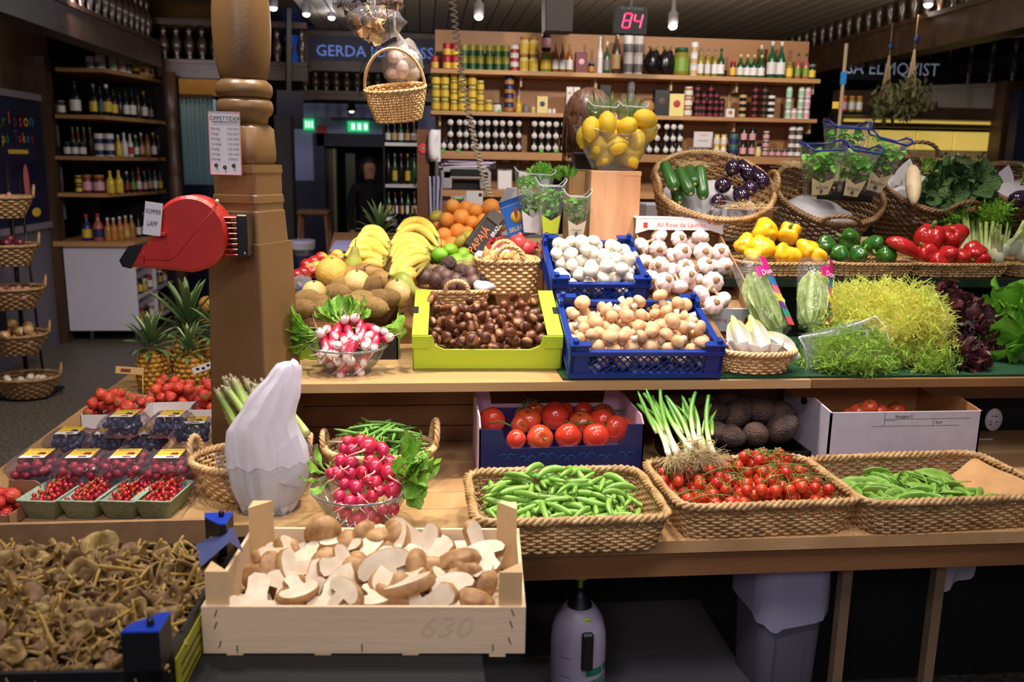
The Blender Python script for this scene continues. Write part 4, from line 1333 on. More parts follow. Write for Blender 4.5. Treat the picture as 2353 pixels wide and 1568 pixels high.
pineapple(pp(432,3.2),'tall crowned pineapple standing behind the front two',s=1.05,crown=1.3,tilt=(0.02,0.06,0))
pineapple(pp(520,3.12),'pineapple half hidden behind the wooden post',s=1.0,crown=1.1)
# price flag and ribbon labels
g=thing('price_flag','small tan price card stuck on the table edge beside the pineapples','card',at_y(300,852,2.9),(0,0.15,0.3))
part(g,'card',box(-0.045,0.04,0,0.001,-0.012,0.012),mat('tan_card',(206,168,110),rough=0.6),smooth=False)
part(g,'print_mark',box(-0.03,0.0,-0.0006,0,-0.006,0.005),mat('maroon_print',(120,50,40),rough=0.6),smooth=False)
part(g,'stick',sweep([(0.036,0.002,0.01),(0.05,0.004,-0.13)],0.0015,5),M_STRAW)
for (px,py,rot,lb_,w_) in ((468,845,(0,-0.35,0),'pale printed label strip wrapped on the golden pineapple',0.075),(492,872,(0,-1.0,0),'coloured printed label strip beside the asparagus tips',0.08)):
 g=thing('label_strip',lb_,'label',at_y(px,py,2.86),rot)
 part(g,'strip',box(-w_/2,w_/2,0,0.001,-0.011,0.011),M_PAPER,smooth=False)
 part(g,'print_spot',join(*[xf(sphere(0.006,0.0006,0.005,8,5),TM((-0.02+0.018*k,0,0.002*(-1)**k))) for k in range(3)]),M_RASP if px>480 else M_INK)
for k,(px,py) in enumerate(((472,800),(482,815),(468,822))):
 put('peach','orange-yellow peach behind the pineapples beside the post','peach',ORA,TM(at_y(px,py,3.3),rnd_rot(),0.85),'peaches behind the pineapples')
g=thing('fruit_carton','dark green fruit carton with yellow lettering behind the pineapples','carton',at_y(488,745,3.45),(0,0,0.1))
part(g,'carton_body',box(-0.09,0.09,0,0.2,0.752-at_y(488,745,3.45)[2],0.035),mat('dark_green_card',(26,44,40),rough=0.6),smooth=False)
text(g,'SUNGROWN',0.022,M_LABY,(-0.085,-0.001,0.013),align='LEFT')
for k,px in enumerate((476,492)):
 put('peach','pale pink peach lying in the dark green carton','peach',ORA,TM(at_y(px,705,3.5)+np.array([0,0,0.01]),rnd_rot(),0.85),'peaches in the green carton')
# ================================================================== round baskets with asparagus and green beans
bk=at_z(612,1040,0.79)
BA=np.array([at_z(612,990,0.835)[0],2.06,0.751])
woven_basket('asparagus_basket','round pale wicker basket with two handles holding asparagus behind the plastic bag',BA,(0.275,0.215),(0.20,0.15),0.088,rows=9,nst=40,m=M_WICKL,rim=0.008,handles=((0.12,0.05,0.048),(PI-0.25,0.05,0.045)))
M_SPEAR=gmat('asparagus_spear',[(0,(206,212,140)),(0.3,(160,180,84)),(0.72,(142,166,76)),(0.88,(136,134,86)),(1,(138,122,98))],0.0,0.21,rough=0.5,noise=0.12,nscale=60,rnd=0.1)
def spear(s):
 r=np.random.default_rng(s)
 t=np.linspace(0,1,14)
 P=np.column_stack([0.006*np.sin(t*2.5+s),0.004*np.cos(t*2),t*0.21])
 R=np.interp(t,[0,0.75,0.86,0.93,1.0],[0.0068,0.0058,0.0066,0.0056,0.0012])
 L=[sweep(P,R,8)]
 for k in range(18):
  tt=0.35+0.035*k if k<10 else 0.74+0.03*(k-10)
  a=k*2.4
  i=np.interp(tt,t,np.arange(14))
  c=np.array([np.interp(tt,t,P[:,q]) for q in range(3)])
  rr=np.interp(tt,t,R)
  V,f=leaf(0.016 if k<10 else 0.02,0.007,curl=-0.08,cup=0.6,nl=4,nw=3)
  L.append(xf((V,f),TM(c+rr*0.9*np.array([math.cos(a),math.sin(a),0]),(1.42,0,a-PI/2))))
 return join(*L)
SPR=[PM('asparagus_spear',spear(s),M_SPEAR) for s in range(3)]
for k in range(19):
 tip=at_y(492+6.6*k+random.uniform(-4,4),866+random.uniform(0,34)-(4 if 2<k<9 else -2),2.06+0.016*(k % 3))
 foot=at_y(560+8.0*k,1002+(k % 3)*8,2.0+0.02*(k % 3))
 d_=tip-foot
 Ln=np.linalg.norm(d_)
 put('asparagus_spear','green asparagus spear with purplish tip leaning in the round basket','asparagus',cyc(SPR,k),TA(foot,d_,random.uniform(0,6),(1.45,1.45,Ln/0.21)),'asparagus in the basket')
BB=np.array([at_z(880,985,0.83)[0],2.13,0.751])
woven_basket('bean_basket','round pale wicker basket with two handles heaped with green beans',BB,(0.275,0.20),(0.20,0.14),0.085,rows=9,nst=40,m=M_WICKL,rim=0.008,handles=((0.18,0.055,0.062),(PI-0.1,0.05,0.04)))
hp=Heap(lambda x,y:0.058)
for k in range(105):
 s=random.uniform(0.8,1.15)
 a=random.gauss(0.0,1.0)+(PI if random.random()<0.5 else 0)
 dv=np.array([math.cos(a),math.sin(a),random.uniform(-0.3,0.3)])
 tt=np.linspace(-0.045,0.045,5)*s
 lim=lambda:(random.uniform(-0.075,0.075),random.uniform(-0.045,0.045))
 p,q=hp.drop([dv*t for t in tt],[0.0042]*5,lim,9,lambda x,y:0.03*(1-(x/0.13)**2-(y/0.09)**2))
 M=Matrix.Translation([float(c) for c in (BB+p)])@Matrix(np.array(aim(dv)).tolist())@Matrix.Rotation(-PI/2,4,'Y')@Matrix.Rotation(random.uniform(0,6),4,'X')@Matrix.Scale(s,4)
 put('green_bean','thin green bean heaped in the round wicker basket','bean',cyc(BEAN,k),np.array(M),'green beans in the basket')
# ================================================================== glass bowl with a stack of thin white bags
M_GLASS=clear('bowl_glass',(226,232,228),refl=2.0,haze=0.03,rough=0.02)
M_GLASSC=clear('cut_glass',(232,236,234),refl=1.2,haze=0.05,rough=0.05,bump=0.5,bscale=70)
M_RIMG=mat('bowl_rim_glass',(120,130,128),rough=0.08,trans=0.4,coat=0.6)
def scallop(V):
 a=np.arctan2(V[:,1],V[:,0])
 z=V[:,2]
 k=np.clip(z/0.12,0,1)
 r=1+0.03*k*np.cos(16*a)
 return np.column_stack([V[:,0]*r,V[:,1]*r,z+0.006*k**3*np.cos(16*a)])
bc=at_z(612,1190,0.752)
BC=np.array([bc[0]-0.004,bc[1]+0.07,0.751])
g=thing('glass_bowl','tall scalloped glass bowl holding a bunch of thin white bags','bowl',BC)
part(g,'bowl_wall',lathe([(0.062,0.012),(0.075,0.022),(0.092,0.05),(0.106,0.09),(0.113,0.128)],96,cap0=True,cap1=False,warp=scallop),M_GLASSC)
part(g,'bowl_foot',lathe([(0.068,0.0),(0.07,0.004),(0.06,0.012),(0.03,0.012)],48,warp=lambda V:V*np.column_stack([1+0.05*np.cos(24*np.arctan2(V[:,1],V[:,0]))]*2+[np.ones(len(V))])),M_GLASSC)
th=np.linspace(0,2*PI,129)
rimp=np.column_stack([0.113*(1+0.03*np.cos(16*th))*np.cos(th),0.113*(1+0.03*np.cos(16*th))*np.sin(th),0.129+0.006*np.cos(16*th)])
part(g,'rim',sweep(rimp,0.0016,6,cap=False),M_GLASSC)
# the bag: silhouette stations (centre x px, half width px, y px)
M_BAG=mat('thin_white_plastic',(246,240,248),rough=0.35,thin=0.45,bump=0.5,bscale=16,coat=0.2)
yb=BC[1]-0.01
st=[(620,55,1172),(620,86,1110),(618,92,1070),(612,93,1030),(603,80,985),(608,68,960),(618,62,940),(628,60,915),(640,50,890),(652,38,868),(660,33,850),(664,27,838),(668,12,833)]
st=np.array(st,float)
st=np.column_stack([np.interp(np.linspace(0,12,40),np.arange(13),st[:,q]) for q in range(3)])
rings=[]
na=80
aa=np.linspace(0,2*PI,na,endpoint=False)
for i,(cx,hw,cy) in enumerate(st):
 c=at_y(cx,cy,yb)
 s=depth(c)/F
 u=i/39
 fold=1+0.30*np.abs(np.sin(3*aa+1.6*u))**0.6-0.22*np.abs(np.sin(5*aa+1.0-2.2*u))**0.5+0.08*np.sin(11*aa+5*u)
 dy=0.054-0.032*u
 rings.append(np.column_stack([c[0]+hw*s*np.cos(aa)*(1+0.10*(fold-1)),yb+dy*np.sin(aa)*fold,np.full(na,c[2])+0.004*np.sin(3*aa+4*u)]))
V,Fs=loft(rings)
bag=one('plastic_bag','thin white plastic bags bunched upright in the scalloped glass bowl','bag',(V,Fs),M_BAG)
c0,c1,c2=at_y(690,1000,yb-0.03),at_y(700,1060,yb-0.03),at_y(712,1090,yb-0.03)
fl_=MB()
fl_.add((np.array([at_y(640,1030,yb-0.045),at_y(684,998,yb-0.04),at_y(706,1075,yb-0.04),at_y(690,1120,yb-0.045),at_y(640,1110,yb-0.05)]),np.array([[0,1,2,3,4]])),smooth=False)
fl_.build('bag_flap',M_BAG,bag)
# ================================================================== glass bowls with radishes
def glass_bowl(c,R,h,r0,label):
 g=thing('glass_bowl',label,'bowl',c)
 prof=[(r0*0.5,0.004),(r0,0.006),(r0*1.12,0.012)]+[(r0*1.12+(R-r0*1.12)*t**0.72,0.012+(h-0.012)*t) for t in np.linspace(0.15,1,7)]
 part(g,'bowl_wall',lathe(prof,56,cap0=True,cap1=False),M_GLASS)
 part(g,'bowl_foot',lathe([(r0,0.0),(r0*1.05,0.003),(r0,0.007)],48,cap0=False,cap1=False),M_GLASSC)
 t=np.linspace(0,2*PI,73)
 part(g,'rim',sweep(np.column_stack([R*np.cos(t),R*np.sin(t),np.full(73,h)]),0.0028,8,cap=False),M_RIMG)
 return g
rc=at_z(835,1168,0.83)
RB=np.array([at_z(835,1090,0.84)[0],rc[1]+0.108,0.751])
glass_bowl(RB,0.110,0.085,0.055,'round clear glass bowl of round red radishes on the low table')
rad_px=[(800,1015,30),(828,1012,28),(846,1025,42),(876,1030,28),(790,1030,26),(808,1035,32),(880,1035,30),(782,1058,30),(806,1062,32),(850,1060,32),(862,1072,36),(893,1085,42),(772,1085,28),(780,1090,28),(806,1088,28),(832,1085,30),(846,1103,28),(862,1108,34),(792,1112,28),(818,1120,34),(902,1125,42),(856,1140,30),(928,1105,26),(780,1140,28),(805,1152,32),(828,1150,30),(872,1128,28),(760,1088,26)]
mu=[(795,1178,30),(822,1190,30),(850,1182,34),(880,1172,28),(838,1170,28),(780,1165,28),(868,1196,30),(905,1170,28),(812,1196,30),(842,1200,30)]
for k in range(16):
 rad_px.append((random.uniform(775,905),random.uniform(1045,1140),30))
for k,(px,py,dpx) in enumerate(rad_px+mu):
 t=(py-1010)/190
 Yc=RB[1]+0.045-0.11*t+(0.035 if k>=28 else 0) if py<1165 else RB[1]-0.03-0.01*(k % 2)
 p=at_y(px,py,Yc)
 s=dpx*depth(p)/F/0.033
 dv=Vector((random.gauss(0.1,0.5),random.gauss(0.9,0.4),random.gauss(0.45,0.4)))
 put('radish','round pinkish red radish with thin root tail heaped in the glass bowl','radish',RAD,TA(p,dv,random.uniform(-0.8,0.8),s),'round red radishes in the glass bowl',[('root_tail',cyc(RADT,k)),('stalk',RADS)])
def greens(c,label,leaves,m,seed=0,stalk=True):
 """tuft of leaves: leaves = [(dx, dy, dz, length, width)] direction vectors from c"""
 g=thing('leaf_tuft',label,'leaves',c)
 r=random.Random(seed)
 for i,(dx,dy,dz,L,Wd) in enumerate(leaves):
  d_=np.array([dx,dy,dz],float)
  d_ /= np.linalg.norm(d_)
  fl=leaf(L,Wd,curl=r.uniform(0.1,0.5),cup=r.uniform(-0.2,0.4),nl=9,nw=7,wavy=0.10,seed=seed+i,base=0.10,tip=1.9)
  M=Matrix.Translation([float(q) for q in d_*0.02])@Matrix(np.array(aim(d_)).tolist())@Matrix.Rotation(r.uniform(-0.9,0.9),4,'Z')@Matrix.Rotation(PI/2,4,'X')
  b=MB()
  b.add(fl)
  o=b.build('leaf',m,g)
  o.matrix_local=M
  if stalk:
   part(o,'midrib',sweep([(0,-0.02,0.0),(0,L*0.15,0.001),(0,L*0.5,0.0)],[0.0022,0.0018,0.001],5),mat('radish_stalk',(150,190,80),rough=0.4))
 return g
gc=at_y(905,1085,RB[1]-0.01)
rr=random.Random(3)
greens(gc,'green radish leaves spilling over the bowl of round radishes towards the pea tray',[(rr.uniform(0.3,1),rr.uniform(-0.9,0.3),rr.uniform(-0.55,0.65),rr.uniform(0.05,0.095),rr.uniform(0.036,0.056)) for _ in range(28)],M_GLEAF,5)
gc2=at_y(765,1095,RB[1]+0.02)
greens(gc2,'few green radish leaves at the bag side of the round radish bowl',[(-0.8,-0.2,0.4,0.05,0.03),(-0.9,-0.3,-0.2,0.06,0.032),(-0.6,0.2,0.5,0.06,0.03),(-0.5,-0.6,-0.4,0.055,0.03)],M_GLEAF,9)
# ================================================================== tomato carton
M_NAVYC=mat('navy_carton_print',(20,34,84),rough=0.35)
M_LILAC=mat('lilac_carton_inside',(206,172,190),rough=0.7)
M_CYAN=mat('cyan_print',(30,110,160),rough=0.5)
fy=2.045
xl,xr=at_y(1101,1040,fy)[0],at_y(1478,1040,fy)[0]
g=thing('tomato_carton','dark blue carton with scroll print and lilac inside, full of vine tomatoes','carton',(xl,fy,0.751))
wt=xr-xl
zf=lambda y:at_y(1290,y,fy)[2]-0.751
zc,zm=zf(986),zf(1030)
sx_=wt/400
P=np.array([(0,0),(wt,0),(wt,zf(978)),(wt-40*sx_,zf(978)),(wt-47*sx_,zf(1008)),(wt-57*sx_,zf(1025)),(75*sx_,zm),(60*sx_,zf(1008)),(56*sx_,zf(988)),(0,zf(984))])
part(g,'front_panel',shell_outline(P,0.004),M_NAVYC,smooth=False)
dk=0.27
zb=at_y(1200,899,fy+dk)[2]-0.751
for x in (0,wt-0.004):
 V,Fs=prism(np.array([(0.0,0.0),(dk,0.0),(dk,zb),(0.03,zb),(0.0,zf(980))]),0,0.004)
 part(g,'side_panel',(np.column_stack([x+V[:,2],V[:,0],V[:,1]]),[f[:,::-1] for f in Fs]),M_LILAC,smooth=False)
P=np.array([(0,0),(wt,0),(wt,zb),(wt-0.045,zb),(wt-0.05,zb-0.035),(0.05,zb-0.035),(0.045,zb),(0,zb)])
part(g,'back_panel',shell_outline(P,0.004),M_LILAC,loc=(0,dk-0.004,0),smooth=False)
part(g,'floor_panel',box(0,wt,0,dk,0,0.004),M_LILAC,smooth=False)
part(g,'liner',box(0.05,wt-0.05,dk-0.012,dk-0.006,0.0,zb-0.045),mat('purple_liner',(52,30,110),rough=0.4),smooth=False)
scr=MB()
for k in range(7):
 cx=0.07+0.05*k
 for s in (1,-1):
  t=np.linspace(0,4.6,18)
  r=0.013*np.exp(-0.25*t)
  scr.add(sweep(np.column_stack([cx+s*(0.008+r*np.cos(t)),np.full(18,-0.0008),zm-0.022+r*np.sin(t)-0.006*(k % 2)]),0.0006,4))
scr.build('scroll_print',M_CYAN,g)
toms=[(1131,965,62),(1195,977,44),(1186,1010,46),(1212,965,64),(1241,1007,62),(1275,956,66),(1306,1003,62),(1341,945,44),(1387,950,50),(1370,1003,64),(1336,972,58),(1382,968,58),(1413,985,66),(1436,978,40),(1230,945,44),(1300,945,40)]
for k,(px,py,dpx) in enumerate(toms):
 Yc=fy+0.05+0.17*(1012-py)/70
 p=at_y(px,py,Yc)
 s=dpx*depth(p)/F/0.073
 if k in (4,1):
  dv=(0.2,-0.9,0.3)
 elif k in (3,8,10,14,13):
  dv=(random.gauss(0,0.3),-0.3,1)
 else:
  dv=(random.gauss(0,0.4),0.8,random.uniform(-0.4,0.5))
 put('vine_tomato',f'red vine tomato in the dark blue carton' if k not in (4,) else 'red vine tomato in the dark blue carton, green star calyx facing out','tomato',cyc(TO,k),TA(p,dv,random.uniform(0,6),s),'vine tomatoes in the blue carton',[('calyx',TOC)])
M_VINE=mat('tomato_vine',(112,136,54),(88,112,44),scale=60,rough=0.5)
for i,L in enumerate(([(1185,945),(1208,930),(1215,917),(1222,925),(1245,932)],[(1298,968),(1320,975),(1350,972),(1392,976)],[(1125,972),(1150,968),(1172,978)],[(1362,938),(1392,942),(1425,945)])):
 g=thing('tomato_vine',('green vine stem arching over the tomatoes at the carton back','thick green vine stem lying across the middle tomatoes','dry forked vine stem on the tomatoes at the carton corner','green vine stem on the tomatoes by the spring onions')[i],'stem')
 pts=[at_y(px,py,fy+0.05+0.17*(1012-py)/70-0.036) for px,py in L]
 part(g,'main_stem',sweep(np.array(pts),0.0024,6),M_VINE)
 for p in pts[1:]:
  for j in range(3):
   e=p+np.array([random.uniform(-0.02,0.02),random.uniform(-0.012,0.0),random.uniform(-0.004,0.014)])
   part(g,'side_stem',sweep(np.array([p,(p+e)/2+np.array([0,0,0.003]),e]),[0.0015,0.0012,0.0008],5),M_VINE)
# ================================================================== rectangular wicker trays
def wtray(label,fl_px,fr_px,zr=0.832,d=0.30,m=M_WICK,H=0.08):
 a,b=at_z(*fl_px,zr),at_z(*fr_px,zr)
 w=np.hypot(*(b-a)[:2])
 az=math.atan2(b[1]-a[1],b[0]-a[0])
 c=(a+b)/2+d/2*np.array([-math.sin(az),math.cos(az),0])
 c[2]=0.751
 woven_basket('wicker_tray',label,c,(w,d),(w*0.9,d*0.88),H,rot=(0,0,az),n=9,rows=11,nst=84,m=m,rim=0.0095,cat='basket')
 return TM(c,(0,0,az)),w,d
T1,w1,d1_=wtray('rectangular wicker tray of sugar snap peas in front of the tomato carton',(1092,1203),(1545,1190))
T2,w2,d2_=wtray('rectangular wicker tray of cherry tomatoes, middle tray of the three',(1566,1168),(1985,1152))
T3,w3,d3_=wtray('rectangular wicker tray of flat snow peas lined with brown paper',(1996,1160),(2440,1138))
def pods(T,w,d,n,me,L,r,nm,label,cat,group,base,mound,flat=1.0,parts=()):
 hp=Heap(lambda x,y:base)
 for k in range(n):
  s=random.uniform(0.8,1.15)
  a=random.uniform(0,6.28)
  dv=np.array([math.cos(a),math.sin(a),random.uniform(-0.25,0.25)])
  tt=np.linspace(-0.36,0.36,4)*L*s
  mx,my=w/2-0.035-abs(dv[0])*L*0.3,d/2-0.03-abs(dv[1])*L*0.3
  p,q=hp.drop([dv*t for t in tt],[r*flat*0.9]*4,rect_sampler(-mx,mx,-my,my),10,mound)
  M=T@np.array(Matrix.Translation([float(c) for c in p])@Matrix(np.array(aim(dv)).tolist())@Matrix.Rotation(-PI/2,4,'Y')@Matrix.Rotation(random.gauss(0,0.6),4,'X')@Matrix.Scale(s,4))
  put(nm,label,cat,cyc(me,k),M,group,parts)
pods(T1,w1,d1_,210,SNAP,0.066,0.0078,'pea_pod','plump green sugar snap pea pod heaped in the wicker tray','pea pod','sugar snap peas in the tray',0.022,lambda x,y:0.055*math.cos(2.2*x/w1)*(0.8+1.0*y/d1_),0.85,[('pod_stalk',SNAPC)])
pods(T3,w3,d3_,120,SNOW,0.085,0.0105,'snow_pea','flat green snow pea pod heaped in the paper-lined tray','pea pod','snow peas in the tray',0.026,lambda x,y:0.03*math.cos(2*x/w3)-0.05*max(0,x/w3-0.2),0.42,[('pod_stalk',SNOWC)])
M_KRAFT=mat('brown_kraft_paper',(190,144,92),(172,126,78),scale=14,rough=0.7,bump=0.4,bscale=18)
kp=MB()
xs,ys=np.linspace(-w3/2+0.03,w3/2-0.012,14),np.linspace(-d3_/2+0.025,d3_/2-0.02,9)
V=np.array([(x,y,0.016+max(0,(x-w3/2+0.1)/0.09)**1.3*0.062+0.003*math.sin(40*x+30*y)) for x in xs for y in ys])
kp.add((V,quads(14,9)))
o=kp.build('paper_liner',M_KRAFT)
o.matrix_world=Matrix(T3.tolist())
tag(o,'creased brown kraft paper lining the snow pea tray','paper')
# cherry tomatoes on the vine: each truss is one thing
hp=Heap(lambda x,y:0.026)
cmound=lambda x,y:0.055*math.cos(2.0*x/w2)+0.05*y/d2_+0.028*math.exp(-((x-0.09)/0.07)**2)
for k in range(25):
 g=thing('cherry_tomato_truss','truss of small red cherry tomatoes on green stem heaped in the middle tray','tomatoes',(0,0,0),(0,0,0),'cherry tomato trusses in the tray')
 g.matrix_world=Matrix(T2.tolist())
 cx,cy=random.uniform(-w2/2+0.06,w2/2-0.05),random.uniform(-d2_/2+0.05,d2_/2-0.05)
 P=[]
 for j in range(7):
  smp=lambda:(min(w2/2-0.03,max(-w2/2+0.03,random.gauss(cx,0.035))),min(d2_/2-0.03,max(-d2_/2+0.03,random.gauss(cy,0.03))))
  p,q=hp.drop([(0,0,0)],[0.0138],smp,6,cmound)
  P.append(p)
  s=random.uniform(0.92,1.1)
  up=np.array([cx,cy,p[2]+0.03])-p
  t=link('tomato',CT,g,M=TA(p,up/np.linalg.norm(up)+np.array([random.gauss(0,0.3),random.gauss(0,0.3),0.4]),random.uniform(0,6),s))
  link('calyx',CTC,t)
 P=np.array(P)
 P=P[np.argsort(P[:,0])]
 top=P[:,2].max()+0.010
 main=bez((P[0,0],cy-0.01,top-0.004),(cx,cy+0.02,top+0.012),(P[-1,0],cy,top),n=8)
 sb=MB()
 sb.add(sweep(main,0.0014,5))
 for j,p in enumerate(P):
  a=main[min(7,j)]
  sb.add(sweep(np.array([a,(a+p)/2+np.array([0,0,0.006]),p+np.array([0,0,0.014])]),0.0009,4))
 sb.build('stem',M_VINE,g)
# spring onions lying over the tray edge
M_ONL=gmat('spring_onion_leaf',[(0,(238,238,214)),(0.32,(214,226,150)),(0.5,(120,168,64)),(1,(62,124,44))],0.0,0.24,rough=0.35,rnd=0.1)
M_ROOT=mat('onion_roots',(224,206,160),(200,176,124),scale=90,rough=0.7)
rt=[]
for k in range(54):
 a,e=random.uniform(0,6.28),random.uniform(0.2,1.3)
 L=random.uniform(0.03,0.07)
 d1=np.array([math.cos(a)*math.sin(e),math.sin(a)*math.sin(e),-math.cos(e)])
 rt.append(sweep(bez((0.004*math.cos(a),0.004*math.sin(a),0),d1*L*0.6,d1*L+np.array([random.gauss(0,0.008),random.gauss(0,0.008),0.0]),n=4),0.00045,3))
ROOTS=PM('roots',join(*rt),M_ROOT)
LEEK=[]
for s in (-1,0,1):
 t=np.linspace(0,1,14)
 LEEK.append(PM('spring_onion',sweep(np.column_stack([0.03*s*t**2,0.012*np.sin(t*3),0.24*t]),np.interp(t,[0,0.06,0.2,0.5,0.8,1],[0.006,0.0082,0.006,0.0062,0.0066,0.0045]),8,flat=0.9),M_ONL))
LEEKF=PM('leaf',sweep(np.column_stack([0.03*np.linspace(0,1,9)**1.5,0*np.linspace(0,1,9),np.linspace(0.09,0.23,9)]),np.interp(np.linspace(0,1,9),[0,0.3,0.8,1],[0.004,0.0058,0.0055,0.0015]),7,flat=0.6),M_ONL)
oni=[(1463,912,1538,1040),(1478,905,1555,1038),(1490,898,1556,1032),(1497,912,1562,1035),(1520,918,1590,1025),(1535,930,1592,1030),(1575,915,1600,1010),(1583,918,1606,1020),(1560,935,1598,1040),(1608,930,1618,1030),(1620,945,1625,1035),(1640,940,1632,1025),(1632,930,1640,1035),(1505,930,1570,1050),(1545,950,1580,1050)]
for k,(tx,ty,bx,by) in enumerate(oni):
 tip,bul=at_y(tx,ty,2.10+0.01*(k % 3)),at_y(bx,by+10,1.93+0.012*(k % 4))
 d_=tip-bul
 put('spring_onion','spring onion with white roots in the bunch lying on the tray edge','spring onion',cyc(LEEK,k),TA(bul,d_,random.uniform(0,6),(1,1,np.linalg.norm(d_)/0.24)),'spring onions in the bunch',[('roots',ROOTS),('leaf',LEEKF)])
for k,(px,py,L) in enumerate(((1595,1008,22),(1575,1020,20),(1626,1018,16))):
 c=at_y(px,py,1.955)
 t=np.linspace(0,2*PI,25)
 one('rubber_band',('tan rubber band round the middle of the spring onions','tan rubber band low on the spring onions','tan rubber band on the outer spring onions')[k],'band',sweep(np.column_stack([c[0]+L*0.001*np.cos(t),c[1]+0.016*np.sin(t),c[2]+0.004*np.cos(t)]),0.0012,5,cap=False),mat('rubber_tan',(196,150,80),rough=0.6))
# avocados in a low black tray
g=thing('avocado_tray','low black tray under the heap of dark avocados','tray',((at_y(1680,960,2.2)[0]),2.2,0.751))
open_tray(g,0.34,0.27,0.075,0.004,M_BLACK)
avo_px=[(1592,903,68),(1536,914,60),(1672,912,72),(1640,950,62),(1695,950,68),(1752,945,72),(1790,948,60),(1797,984,70),(1680,1003,58),(1736,1000,64),(1555,932,60),(1648,995,56),(1620,930,56),(1722,930,50)]
for k,(px,py,dpx) in enumerate(avo_px):
 Yc=2.11+0.19*(1003-py)/100
 p=at_y(px,py,Yc)
 s=dpx*depth(p)/F/0.078
 put('avocado','dark purplish brown avocado heaped behind the cherry tomatoes','avocado',AV[0],TA(p,(random.gauss(0.8,0.6),random.gauss(0.2,0.5),random.gauss(0.2,0.4)),0,s),'avocados in the heap')
# white carton with a few tomatoes
M_WCARD=mat('white_corrugated_card',(196,188,200),(186,178,190),scale=20,rough=0.7)
M_CARDI=mat('carton_inside_brown',(170,116,66),rough=0.8)
fy=2.07
xl,xr=at_y(1906,990,fy)[0],at_y(2252,990,fy)[0]
wt=xr-xl
g=thing('white_carton','white corrugated carton with printed form lines and a few tomatoes inside','carton',(xl,fy,0.751))
zf=lambda y:at_y(2080,y,fy)[2]-0.751
zt_=zf(947)
part(g,'front_panel',box(0,wt,0,0.005,0,zt_),M_WCARD,smooth=False)
dk=0.30
zb=at_y(1790,891,fy+dk)[2]-0.751
for nm,x,m in (('side_panel',0.0,M_WCARD),('side_panel',wt-0.005,M_CARDI)):
 V,Fs=prism(np.array([(0.0,0.0),(dk,0.0),(dk,zb),(dk*0.75,zb-0.01),(dk*0.35,zt_+0.012),(0.0,zt_)]),0,0.005)
 part(g,nm,(np.column_stack([x+V[:,2],V[:,0],V[:,1]]),[f[:,::-1] for f in Fs]),m,smooth=False)
part(g,'back_panel',box(0,wt,dk-0.005,dk,0,zb),M_CARDI,smooth=False)
part(g,'floor_panel',box(0,wt,0,dk,0,0.004),M_CARDI,smooth=False)
part(g,'hand_hole',xf(sphere(0.002,0.022,0.011,14,7),TM((-0.0008,0.16,zt_-0.012),(-0.3,0,0))),M_BLACKM)
S_=depth(at_y(2080,990,fy))/F
fx=lambda px:(px-1906)*wt/346
ln=MB()
for (x0,x1,z0,z1) in ((2028,2225,963,963.8),(2028,2052,966,966.8),(2000,2200,979,979.7),(2028,2029,948,979),(2140,2141,964,979)):
 ln.add(box(fx(x0),fx(x1),-0.0006,0,zf(z1),zf(z0)),smooth=False)
ln.build('form_print',M_INKG,g)
text(g,'Nytorgsgatan 23',0.0115,M_INK,(fx(2052),-0.0008,zf(957.5)),align='LEFT',sx=0.62)
text(g,'Plat 8',0.011,M_INK,(fx(2146),-0.0008,zf(972.5)),align='LEFT',sx=0.7)
for k,(px,py,dpx) in enumerate(((1972,940,42),(2020,938,38),(2060,934,36),(1998,930,40),(2045,946,34),(2092,948,32),(1950,946,30))):
 p=at_y(px,py+6,fy+0.09+0.02*(k % 3))
 put('vine_tomato','dark red tomato peeping over the edge of the white carton','tomato',cyc(TO,k),TA(p,(random.gauss(0,0.3),-0.2,1),0,dpx*depth(p)/F/0.073),'tomatoes in the white carton',[('calyx',TOC)])
one('carton_filler','crumpled brown paper in the bottom of the white carton','paper',xf(sphere(0.17,0.12,0.03,24,10,warp=lambda V:lump(V,0.08,6,3)),TM((xl+wt/2,fy+0.15,0.785))),M_KRAFT)
# oval enamel tag hanging from a hook
c=at_y(2283,965,2.40)
g=thing('hanging_scale','oval white enamel tag hanging by a wire from the bench front','tag',c)
part(g,'oval_plate',xf(lathe([(0.026,-0.004),(0.028,0),(0.026,0.004)],28),TM((0,0,0),(PI/2,0,0),(1,1,1.0))@TM((0,0,0),(0,0,0),(1.0,1.3,1))),M_PAPER)
part(g,'chip_mark',join(*[xf(sphere(0.003+0.002*(k % 2),0.0006,0.002),TM((x,-0.0042,z))) for k,(x,z) in enumerate(((-0.008,0.012),(0.004,0.012),(-0.012,-0.004),(-0.011,-0.013),(0.008,-0.006)))]),M_BLACK)
part(g,'wire',sweep([(0.004,0,0.036),(0.005,0,0.06),(0.004,0,0.075)],0.0012,5),M_BLACK)
part(g,'hook',sweep(bez((0,0,-0.036),(0.0,0,-0.06),(-0.012,0,-0.066),n=6),0.0015,5),M_STEEL)
c=at_y(2265,1030,2.36)
g=thing('paper_slip','torn white paper slip on the hook beside the white carton','paper',c)
part(g,'slip',shell_outline(np.array([(-0.03,-0.04),(0.02,-0.045),(0.016,-0.02),(0.026,0.01),(0.018,0.03),(-0.03,0.03)]),0.0008),M_PAPER,smooth=False)
